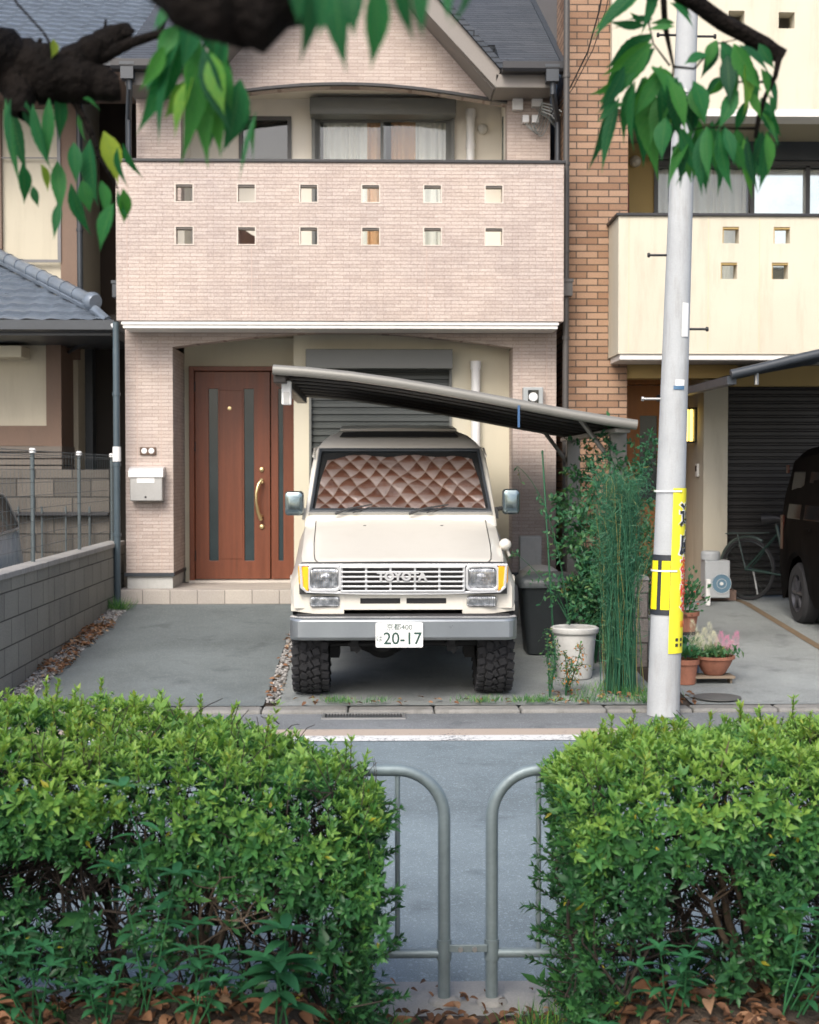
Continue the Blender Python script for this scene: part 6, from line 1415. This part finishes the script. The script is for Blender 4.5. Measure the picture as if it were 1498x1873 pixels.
leafy('yellowing upright weed beside the right front tyre', (*P(1005, 1275, 10.25).xy, zg(10.3)), [(P(1000, 1150, 10.3), None), (P(1008, 1190, 10.3), None), (P(1015, 1170, 10.3), None)], lw=.028, dens=.014, tint=.7, ll=.07, name='weed', cat='weed')
t = thing('garden_stake', 'green garden stake standing upright beside the rose branches', 'stake', (*P(1012, 1150, 11.2).xy, zg(11.2)))
mb = MB(); mb.tube([(*P(1016, 1150, 11.2).xy, zg(11.2)), tuple(P(992, 825, 11.3))], .007, 8); mb.lathe([(.0, .0), (.009, -.01), (.009, -.03)], tuple(P(992, 823, 11.3)), n=8); mb.build('rod', M('green plastic stake', (.02, .10, .045), .4), t)

# ------------------------------------------------------------------ yard objects between the cars
t = thing('plant_pot', 'large round white pot under the rose branches', 'plant pot', (X(1053, 10.95), 10.95, zg(10.95)))
mb = MB(); c_ = t.location; mb.lathe([(.0, .0), (.128, .0), (.135, .02), (.165, .34), (.178, .345), (.186, .36), (.186, .385), (.172, .395), (.158, .385), (.152, .34), (0, .33)], c_, n=48); mb.build('pot', pot_white, t, smooth=45)
mb = MB(); mb.lathe([(0, .345), (.15, .342)], c_, n=24); mb.build('earth', soilm, t)
t = thing('dust_bin', 'dark plastic bin with domed lid behind the white pot', 'bin', (X(1003, 12.0), 12.0, zg(12)))
bx, by, bz = t.location; mb = MB()
def sq(w_, d_, z, r=.05): return [(bx + a, by + b * (d_ / w_), bz + z) for a, b in rrect(0, 0, w_, w_, r)]
mb.loft([sq(.38, .36, 0), sq(.42, .40, .2), sq(.48, .46, .56), sq(.49, .47, .57)], closed=True); mb.build('body', plast_dark, t, smooth=40)
mb = MB(); mb.loft([sq(.52, .50, .56), sq(.525, .505, .60), sq(.50, .47, .635), sq(.42, .38, .665), sq(.25, .22, .675)], closed=True); mb.obox((bx, by - .25, bz + .6), (.12, .03, .03)); mb.build('lid', M('worn lid plastic', (.06, .07, .075), .45, var=.3, scale=12), t, smooth=40)
t = thing('block_pillar', 'rough concrete block pillar end between the two driveways', 'wall', (2.13, 12.8, .1))
mb = MB(); z = zg(11.4) - .05
mb.box(2.055, 2.185, 11.35, 14.6, z, Z(1062, 11.35)); mb.build('blocks', bricks('pinkish block', (.25, .22, .195), (.2, .18, .16), (.09, .08, .07), .4, .2, .008, bdist=.012, stain=.6, nvar=.5), t, bevel=.01)
mb = MB(); mb.prism_y([(2.05, Z(1062, 11.35)), (2.19, Z(1062, 11.35)), (2.18, Z(1056, 11.35)), (2.12, Z(1050, 11.35)), (2.06, Z(1056, 11.35))], 11.34, 14.6); mb.build('cap', concrete2, t)
t = thing('concrete_block', 'upright grey concrete slab leaning by the right pink pier', 'slab', (X(970, 13.6), 13.6, zg(13.6)))
mb = MB(); mb.obox((X(970, 13.6), 13.6, zg(13.6) + .40), (.21, .10, .82), (.06, 0, 0)); mb.build('slab', stone_w, t, bevel=.01)
t = thing('storage_drum', 'pale round drum with lid behind the dark bin', 'drum', (X(987, 13.0), 13.0, zg(13)))
mb = MB(); mb.lathe([(0, 0), (.15, 0), (.16, .03), (.165, .50), (.16, .52)], t.location, n=36); mb.build('body', M('beige grey drum', (.32, .29, .25), .7, stain=.3), t, smooth=40)
mb = MB(); mb.lathe([(.175, .50), (.18, .52), (.17, .56), (.10, .60), (0, .61)], t.location, n=36); mb.build('lid', M('grey drum lid', (.36, .35, .33), .6), t, smooth=40)

def pot(label, px, D, r, h, mat, plant, z0=None, py=None, bowl=False, group='potted plants by the utility pole'):
    x = X(px, D); z0 = zg(D) if z0 is None else z0
    t = thing('flower_pot', label, 'flower pot', (x, D, z0), group); c_ = t.location
    if bowl: pr = [(0, 0), (r * .45, 0), (r * .6, h * .15), (r * .85, h * .6), (r * .95, h * .85), (r * 1.05, h * .86), (r * 1.06, h), (r * .94, h), (r * .88, h * .85), (0, h * .84)]
    else: pr = [(0, 0), (r * .7, 0), (r * .88, h * .78), (r, h * .8), (r * 1.02, h), (r * .9, h), (r * .85, h * .86), (0, h * .85)]
    mb = MB(); mb.lathe(pr, c_, n=36); mb.build('pot', mat, t, smooth=40)
    P0, Dv, Nv = [], [], []; segs = []
    if plant[0] == 'leafy':
        n = plant[2]; top = np.array([x, D, z0 + h]); P0 = top + rng.normal(0, 1, (n, 3)) * [r * .55, r * .4, plant[1] * .35] + [0, 0, plant[1] * .45]; P0[:, 2] = np.maximum(P0[:, 2], z0 + h * .9)
        Dv = P0 - (top - [0, 0, .03]); Ln = rng.uniform(.03, .055, n); V, Q, m = leaves(P0, Dv, rng.normal(0, .5, (n, 3)) + [0, -.3, 1], Ln, Ln * .3, 2, .2, .2)
        np_mesh('leaves', V, Q, rose, t, {'tint': np.repeat(np.clip(rng.normal(.55, .12, n), 0, .88), m)})
        if plant[3]:
            n = plant[3]; P1 = top + rng.normal(0, 1, (n, 3)) * [r * .6, r * .4, plant[1] * .3] + [0, 0, plant[1] * .7]; C_, D_, N_, L_, W_ = rosettes(P1, rng.normal(0, .4, (n, 3)) + [0, -.5, .6], 5, np.full(n, .022), 1.2, .4); V, Q, m = leaves(C_, D_, N_, L_, W_, 2, .1, .2); np_mesh('blossom', V, Q, M('red petals', (.55, .09, .05), .6), t)
    if plant[0] == 'celosia':
        n = 260; top = np.array([x, D, z0 + h * .9]); P0 = top + rng.normal(0, 1, (n, 3)) * [r * .5, r * .4, .02] + [0, 0, .03]; Dv = rng.normal(0, .7, (n, 3)) + [0, 0, .8]; Ln = rng.uniform(.04, .07, n); V, Q, m = leaves(P0, Dv, rng.normal(0, .5, (n, 3)) + [0, -.5, 1], Ln, Ln * .22, 2, .2, .2)
        np_mesh('leaves', V, Q, rose, t, {'tint': np.repeat(np.clip(rng.normal(.7, .1, n), 0, .9), m)})
        for (dx, hh, mm, rr) in plant[1]:
            nn = 700; s = rng.uniform(0, 1, nn); a = rng.uniform(0, 6.28, nn); rad = rr * (1 - s ** 1.5) * (.6 + .4 * rng.random(nn)); lx_ = x + dx + rng.normal(0, .002)
            P0 = np.stack([lx_ + rad * np.cos(a) + dx * .3 * s, D + rad * np.sin(a) + rng.normal(0, .001, nn), z0 + h * 1.05 + hh * (.2 + .8 * s)], 1); Dv = np.stack([np.cos(a), np.sin(a), np.full(nn, 1.2)], 1); Ln = rng.uniform(.014, .026, nn)
            V, Q, m = leaves(P0, Dv, rng.normal(0, 1, (nn, 3)), Ln, Ln * .3, 1, .1, .1); np_mesh('blossom', V, Q, mm, t)
    return t
whitef = M('cream petals', (.74, .72, .50), .7); pinkf = M('pink petals', (.70, .28, .42), .7); lpinkf = M('pale pink petals', (.75, .50, .55), .7)
pot('terracotta bowl of cream and pink plume flowers beside the pole', 1311, 10.75, .150, .145, terra, ('celosia', [(-.135, .26, whitef, .055), (-.10, .16, whitef, .055), (-.06, .20, whitef, .055), (-.03, .24, whitef, .065), (.0, .17, whitef, .06), (.045, .17, pinkf, .045), (.08, .14, pinkf, .045), (.135, .17, pinkf, .045), (.11, .10, lpinkf, .04)]), bowl=True, z0=zg(10.75) + .06)
mb = MB(); o_ = bpy.data.objects
t = thing('pot_stand', 'low wooden stand under the terracotta bowl', 'stand', (X(1305, 10.75), 10.75, zg(10.75)))
mb.box(X(1268, 10.75), X(1345, 10.75), 10.66, 10.84, zg(10.75) + .04, zg(10.75) + .058)
mb.build('top', M('weathered board', (.22, .17, .12), .85), t)
for sx in (1272, 1338):
    mb = MB(); mb.box(X(sx, 10.75), X(sx + 4, 10.75), 10.70, 10.80, zg(10.75), zg(10.75) + .04); mb.build('leg', bpy.data.materials['weathered board'], t)
pot('plain terracotta pot of green leaves half hidden by the pole', 1258, 10.7, .105, .19, terra, ('leafy', .07, 220, 4), z0=zg(10.7))
pot('blue glazed pot behind the terracotta ones', 1262, 11.1, .12, .20, blue_glaze, ('leafy', .06, 90, 0))
pot('upper terracotta pot with red flowers standing behind the blue pot', 1258, 11.5, .11, .16, terra, ('leafy', .24, 320, 16), z0=zg(11.5) + .26)
t = thing('pot_stand', 'dark stand holding up the pot of red flowers', 'stand', (X(1258, 11.5), 11.5, zg(11.5)))
mb = MB(); mb.lathe([(.10, .235), (.11, .24), (.11, .258), (0, .258)], t.location, n=20); mb.build('top', blk_pl, t)
for k in range(3):
    a = k * 2.09; mb = MB(); mb.tube([t.location + Vector((.09 * math.cos(a), .09 * math.sin(a), 0)), t.location + Vector((.08 * math.cos(a), .08 * math.sin(a), .24))], .008, 6); mb.build('leg', blk_pl, t)

# outdoor unit, faucet post, bicycle
t = thing('outdoor_unit', 'small white outdoor unit with round blue fan beside the bicycle', 'outdoor unit', (X(1315, 14.7), 14.7, .33))
ux, uy, uz_ = t.location
mb = MB(); mb.box(ux - .12, ux + .14, uy, uy + .22, uz_ + .03, uz_ + .42); mb.lathe([(.098, .42), (.10, .44), (.10, .50), (.088, .515), (0, .517)], (ux - .04, uy + .11, uz_), n=28); mb.build('casing', M('aged white casing', (.42, .44, .45), .5, stain=.2), t, bevel=.012)
mb = MB(); mb.lathe([(0, -.004), (.098, -.004), (.104, .003)], (ux + .05, uy - .002, uz_ + .18), 'Y', 32); fn = mb.build('fan', M('blue grey fan', (.11, .20, .27), .6), t)
mb = MB()
for rr in (.05, .10): mb.tube([(ux + .05 + rr * math.cos(a_ * .2244), uy - .012, uz_ + .18 + rr * math.sin(a_ * .2244)) for a_ in range(29)], .002, 5)
mb.lathe([(0, -.014), (.018, -.012), (.018, 0)], (ux + .05, uy - .002, uz_ + .18), 'Y', 16); mb.build('guard', white_pl, fn)
t = thing('garden_tap', 'white garden tap post in front of the white outdoor unit', 'tap', (X(1299, 14.4), 14.4, .31))
mb = MB(); mb.box(t.location.x - .022, t.location.x + .022, 14.38, 14.42, .31, .58); mb.build('post', white_pl, t, bevel=.006)
mb = MB(); mb.tube([(t.location.x, 14.38, .53), (t.location.x, 14.32, .53), (t.location.x, 14.31, .50)], .012, 8); mb.build('spout', alu, t)

B = thing('bicycle', 'dark green city bicycle leaning in front of the black shutter', 'bicycle', (3.9, 14.9, .315))
ang = R(-48); fx, fy = math.cos(ang), math.sin(ang)          # heading: to the right and toward the road
bc = Vector((X(1373, 14.95), 14.95, .315))                   # rear wheel foot
gm = M('dark green frame paint', (.02, .05, .04), .4, var=.1); gm2 = M('dull mudguard', (.08, .11, .10), .4, metal=.4); alu_b = M('dark spokes', (.07, .08, .08), .4, metal=.5)
def bp_(s, z, side=0): return bc + Vector((fx * s - fy * side * -1, fy * s + fx * side * -1, z))
for s, nm in ((0, 'rear'), (1.05, 'front')):
    mb = MB(); sec_ = []; rr = .315
    ringp = [bp_(s + rr * math.cos(a), .33 + rr * math.sin(a)) for a in [2 * math.pi * i / 40 for i in range(41)]]
    mb.tube(ringp, .017, 8, caps=False); wo_ = mb.build('wheel', rubber, B, smooth=40)
    mb = MB(); ringp = [bp_(s + .295 * math.cos(a), .33 + .295 * math.sin(a)) for a in [2 * math.pi * i / 40 for i in range(41)]]; mb.tube(ringp, .008, 6, caps=False)
    for k in range(28): a = 2 * math.pi * k / 28; mb.tube([bp_(s, .33, .02 if k % 2 else -.02), bp_(s + .29 * math.cos(a), .33 + .29 * math.sin(a))], .0012, 4)
    mb.tube([bp_(s, .33, -.04), bp_(s, .33, .04)], .022, 10); mb.build('rim', alu_b, wo_)
    mb = MB(); a0, a1 = (60, 185) if s == 0 else (20, 150)
    mb.tube([bp_(s + .345 * math.cos(R(a)), .33 + .345 * math.sin(R(a))) for a in range(a0, a1, 10)], .018, 6); mb.build('mudguard', gm2, B, smooth=40)
mb = MB(); mb.tube([bp_(.48, .28), bp_(.34, .80)], .017, 8); mb.tube([bp_(.48, .28), bp_(.85, .62), bp_(.90, .80)], .017, 8); mb.tube([bp_(.40, .55), bp_(.86, .68)], .014, 8)
for sd in (-.05, .05): mb.tube([bp_(0, .33, sd), bp_(.48, .28)], .010, 6); mb.tube([bp_(0, .33, sd), bp_(.36, .72)], .009, 6); mb.tube([bp_(1.05, .33, sd), bp_(.93, .70)], .011, 6)
mb.build('frame', gm, B, smooth=40)
mb = MB(); mb.tube([bp_(.90, .78), bp_(.87, .98)], .012, 8); mb.tube([bp_(.68, 1.0, -.26), bp_(.82, 1.03, -.22), bp_(.87, .99, 0), bp_(.82, 1.03, .22), bp_(.68, 1.0, .26)], .011, 8); mb.build('handlebar', gm2, B, smooth=40)
mb = MB(); mb.tube([bp_(.20, .86), bp_(.34, .875), bp_(.48, .86)], [.07, .05, .02], 10); mb.tube([bp_(.34, .80), bp_(.34, .86)], .012, 8); mb.build('saddle', black_metal, B, smooth=40)
mb = MB(); mb.tube([bp_(-.25, .70, -.05), bp_(.22, .72, -.05)], .007, 6); mb.tube([bp_(-.25, .70, .05), bp_(.22, .72, .05)], .007, 6)
for s in (-.2, -.05, .1): mb.tube([bp_(s, .71, -.05), bp_(s, .71, .05)], .005, 6)
mb.tube([bp_(0, .33, .05), bp_(-.1, .70, .05)], .006, 6); mb.build('rack', gm2, B)
mb = MB(); mb.tube([bp_(0.02, .33, -.06), bp_(.02, .03, -.16)], .009, 6); mb.build('kickstand', white_pl, B)
mb = MB(); mb.lathe([(.085, -.004), (.09, 0), (.085, .004)], (0, 0, 0), 'X', 20); mb.v = [tuple(bp_(.48 + v[1], .28 + v[2], v[0] - .05)) for v in mb.v]; mb.tube([bp_(.48, .28, -.06), bp_(.40, .13, -.08), bp_(.40, .13, -.16)], .008, 6); mb.tube([bp_(.48, .28, .06), bp_(.56, .43, .08), bp_(.56, .43, .16)], .008, 6); mb.build('crankset', alu, B)

# =================================================================== CHERRY TREE overhead
cherry = leafmat('cherry leaf', [(0, (.010, .070, .036)), (.4, (.018, .150, .050)), (.75, (.080, .28, .050)), (1., (.34, .42, .05))], .5, .45, .25, veins=13)
CT = thing('cherry_tree', 'cherry tree overhanging the top of the view with drooping green leaves', 'tree', (-2.3, 2.2, 0))
def ppx(lst): return [(np.array(P(a, b, D)), r) for a, b, D, r in lst]
trunk = [(np.array([-2.3, 2.2, -.1]), .20), (np.array([-2.28, 2.2, .8]), .16), (np.array([-2.15, 2.22, 1.7]), .14), (np.array([-1.95, 2.25, 2.4]), .12), (np.array([-1.7, 2.1, 3.0]), .10)]
V, Q = tubes_np([trunk], 18); np_mesh('trunk', V, Q, bark, CT)
def wobble(pl, k=4, amp=.003):
    out = []
    for (p0, r0), (p1, r1) in zip(pl[:-1], pl[1:]):
        for i in range(k): s = i / k; out.append((p0 * (1 - s) + p1 * s + rng.normal(0, amp, 3) * (r0 / .04), (r0 * (1 - s) + r1 * s) * rng.uniform(.96, 1.05)))
    out.append(pl[-1]); return out
left = ppx([(-170, 20, 2.35, .062), (-60, 80, 2.4, .055), (20, 120, 2.45, .048), (90, 142, 2.45, .046), (160, 150, 2.45, .036), (218, 160, 2.45, .022)])
spur = ppx([(110, 140, 2.45, .035), (150, 108, 2.45, .028), (190, 78, 2.45, .026), (225, 60, 2.45, .019), (240, 66, 2.45, .012)])
lump = ppx([(30, 130, 2.45, .040), (38, 180, 2.42, .026), (42, 212, 2.4, .010)])
tw1 = ppx([(175, 110, 2.45, .012), (240, 78, 2.42, .009), (290, 62, 2.4, .007), (312, 58, 2.4, .006), (350, 85, 2.4, .004), (400, 112, 2.4, .003), (415, 130, 2.4, .002)])
tw2 = ppx([(290, 62, 2.4, .006), (305, 20, 2.4, .005), (318, -20, 2.4, .005)])
tw3 = ppx([(120, 160, 2.45, .008), (145, 200, 2.45, .006), (168, 245, 2.45, .005), (180, 285, 2.45, .004), (195, 308, 2.45, .003), (215, 345, 2.45, .002)])
tw4 = ppx([(60, 100, 2.45, .01), (72, 82, 2.45, .006), (74, 70, 2.45, .003)]); tw5 = ppx([(185, 80, 2.45, .006), (192, 50, 2.45, .003), (194, 35, 2.45, .002)])
tw6 = ppx([(40, 100, 2.45, .005), (10, 75, 2.45, .006), (-30, 60, 2.45, .008)]); tw7 = ppx([(110, 110, 2.45, .003), (80, 60, 2.47, .002), (30, 5, 2.5, .002), (20, -20, 2.5, .002)])
link = [(np.array([-2.05, 2.24, 2.1]), .09), (np.array([-1.4, 2.3, 2.45]), .07), (left[0][0], .062)]
segsL = [wobble(link), wobble(left), wobble(spur), wobble(lump), tw1, tw2, tw3, tw4, tw5, tw6, tw7]
V, Q = tubes_np(segsL, 14); np_mesh('branch', V, Q, bark, CT)
mid = [(np.array([-1.75, 2.1, 2.9]), .08), (np.array([-1.0, 1.7, 2.7]), .07)] + ppx([(60, -330, 1.42, .055), (250, -130, 1.36, .050), (380, -20, 1.33, .043), (470, 8, 1.32, .038), (570, -40, 1.35, .035), (760, -130, 1.5, .030), (1000, -120, 2.1, .024), (1120, -70, 2.5, .021)])
V, Q = tubes_np([wobble(mid, 5, .004)], 16); np_mesh('branch', V, Q, bark, CT)
right = ppx([(1120, -70, 2.5, .020), (1240, -20, 2.55, .0165), (1320, 38, 2.6, .0155), (1400, 85, 2.62, .0150), (1432, 104, 2.62, .0145)])
segsR = [wobble(right, 4, .003), ppx([(1425, 105, 2.6, .006), (1418, 140, 2.6, .0045), (1400, 175, 2.6, .004), (1388, 215, 2.6, .005), (1382, 252, 2.6, .0035)]), ppx([(1213, -20, 2.6, .006), (1216, 45, 2.6, .0055), (1225, 90, 2.6, .0035), (1232, 122, 2.6, .003), (1270, 126, 2.6, .002)]), ppx([(1232, 122, 2.6, .002), (1228, 170, 2.6, .002), (1235, 215, 2.6, .0015)]), ppx([(1188, 40, 2.6, .002), (1185, 0, 2.6, .003), (1190, -30, 2.6, .004)]), ppx([(1225, 120, 2.6, .002), (1195, 80, 2.6, .0015), (1186, 40, 2.6, .0015)]), ppx([(1270, 126, 2.6, .002), (1310, 80, 2.6, .0015), (1350, 72, 2.6, .001)]), ppx([(1385, 235, 2.6, .003), (1340, 235, 2.6, .002), (1290, 232, 2.6, .0015), (1260, 240, 2.6, .001)]), ppx([(1410, 150, 2.6, .003), (1380, 150, 2.6, .002), (1350, 150, 2.6, .0015)])]
V, Q = tubes_np(segsR, 12); np_mesh('branch', V, Q, bark, CT)
LA = [(10,180,25,330,20),(20,195,38,310,36),(60,190,75,305,30),(105,165,118,255,34),(90,180,85,290,26),(40,300,52,372,32),(60,340,68,378,18),(75,300,95,350,22),(105,295,110,380,32),(108,370,98,430,20),(150,200,145,262,34),(165,255,160,370,50),(135,260,140,330,30),(130,335,152,432,36),(150,330,165,388,32),(190,240,220,330,44),(215,270,220,345,32),(225,262,250,330,26),(185,330,200,390,30),(208,372,172,452,40),(225,345,232,412,30),(215,345,222,400,24),(152,180,188,196,26),(98,72,100,104,24),(20,180,2,290,22),(48,185,60,250,30)]
LB = [(335,70,262,240,52),(300,85,268,160,36),(348,145,308,215,46,.82),(352,60,382,285,66),(395,130,385,262,58),(440,145,420,268,60),(372,85,402,235,52),(468,205,452,292,12),(325,0,272,42,30),(372,-20,388,118,62),(402,55,408,142,32),(345,20,328,125,50),(330,50,290,120,40),(395,100,420,200,50),(410,60,398,140,30),(360,-30,330,60,60)]
LM = [(570,-60,572,112,52),(612,-60,616,122,60),(650,-50,640,60,50),(690,-40,690,124,56),(735,-60,738,78,44),(775,-60,762,62,40),(865,-60,845,55,32),(545,-40,548,40,40),(820,-60,815,30,30),(600,-70,590,60,50)]
LR = [(1180,-20,1082,46,36),(1192,-20,1186,38,26),(1225,5,1278,42,30),(1180,46,1118,46,22),(1178,40,1152,26,14),(1234,42,1190,38,16),(1192,62,1112,125,46),(1197,88,1103,172,44),(1186,75,1115,140,36),(1162,132,1093,188,32),(1158,148,1126,256,30,.45),(1128,188,1095,218,22),(1132,178,1091,300,30),(1180,140,1192,315,58),(1192,120,1225,160,34),(1228,148,1238,232,42),(1225,145,1262,228,38),(1268,148,1298,216,44),(1218,215,1206,284,42),(1292,98,1260,122,28),(1312,75,1288,142,30),(1322,75,1350,148,36),(1342,80,1380,162,46),(1352,82,1412,120,28),(1388,80,1414,124,26),(1327,138,1303,178,26),(1347,165,1318,228,36),(1362,174,1364,232,24),(1372,168,1392,212,22),(1392,125,1414,178,24),(1392,178,1422,258,30),(1398,200,1426,255,28),(1265,238,1230,335,34),(1272,238,1254,338,34),(1286,238,1272,348,36),(1300,238,1290,305,30),(1312,234,1330,352,34),(1326,234,1346,294,30),(1342,248,1356,314,30),(1366,248,1372,348,24),(1386,238,1396,324,36),(1402,238,1412,314,34),(1350,238,1352,284,28),(1240,268,1226,286,20),(1230,160,1180,235,44),(1245,150,1238,250,40),(1210,120,1150,230,36),(1275,160,1262,250,36),(1330,100,1335,180,38),(1365,110,1385,190,36),(1300,225,1310,320,34),(1250,235,1262,330,34),(1140,110,1110,190,34),(1215,150,1215,260,40),(1395,240,1380,330,30),(1320,240,1300,320,30)]
def cherry_leaves(lst, D0_, name, jit=.06, tint=.40, dupl=1):
    P0, Dv, Nv, Ln, Wd, Tt = [], [], [], [], [], []
    for it in lst:
        bx_, by_, tx_, ty_, wpx = it[:5]
        for c in range(dupl):
            d0 = D0_ + rng.uniform(-jit, jit); a = P(bx_ + (rng.normal(0, 6) if c else 0), by_ + (rng.normal(0, 8) if c else 0), d0); b = P(tx_ + (rng.normal(0, 12) if c else 0), ty_ + (rng.normal(0, 12) if c else 0), d0 + rng.uniform(-.03, .03)); v = b - a
            P0.append(a); Dv.append(v); Ln.append(v.length * 1.02); Wd.append(wpx * (.80 if dupl > 1 else .86) * d0 / 2600 * .5); nn = Vector((rng.normal(0, .75), -1, rng.normal(.1, .5))); Nv.append(nn); Tt.append(it[5] if len(it) > 5 else tint + rng.normal(0, .17) + (.3 if rng.random() < .05 else 0))
    P0, Dv, Nv = [np.array([tuple(v) for v in q_]) for q_ in (P0, Dv, Nv)]; V, Q, m = leaves(P0, Dv, Nv, np.array(Ln), np.array(Wd) * 1.02, 16, .22, .34, tip=.92)
    np_mesh(name, V, Q, cherry, CT, {'tint': np.repeat(np.clip(Tt, 0, 1), m), 'u': np.tile(np.repeat(np.arange(17) / 16, 3), len(P0)), 'v': np.tile([-1, 0, 1], 17 * len(P0))})
cherry_leaves(LA, 2.42, 'leaves'); cherry_leaves(LB, 2.0, 'leaves', tint=.34, dupl=2); cherry_leaves(LM, 1.25, 'leaves', tint=.25); cherry_leaves(LR, 2.58, 'leaves', tint=.38, dupl=2)
# crown beyond the frame
n = 900; cc = np.array([[-1.6, 1.9, 3.2], [-.9, 1.5, 3.1], [.2, 1.3, 3.0], [1.3, 2.2, 3.15], [-2.4, 2.2, 3.6], [-.2, 1.9, 3.5], [.9, 1.8, 3.4]]); k = rng.integers(0, len(cc), n); P0 = cc[k] + rng.normal(0, 1, (n, 3)) * [.38, .32, .16]; P0[:, 2] = np.maximum(P0[:, 2], 2.85)
Ln = rng.uniform(.08, .13, n); V, Q, m = leaves(P0, np.stack([rng.normal(0, .5, n), rng.normal(0, .5, n), -np.ones(n)], 1), rng.normal(0, 1, (n, 3)), Ln, Ln * .2, 4, .1, .28); np_mesh('crown', V, Q, cherry, CT, {'tint': np.repeat(np.clip(rng.normal(.42, .13, n), 0, 1), m)})
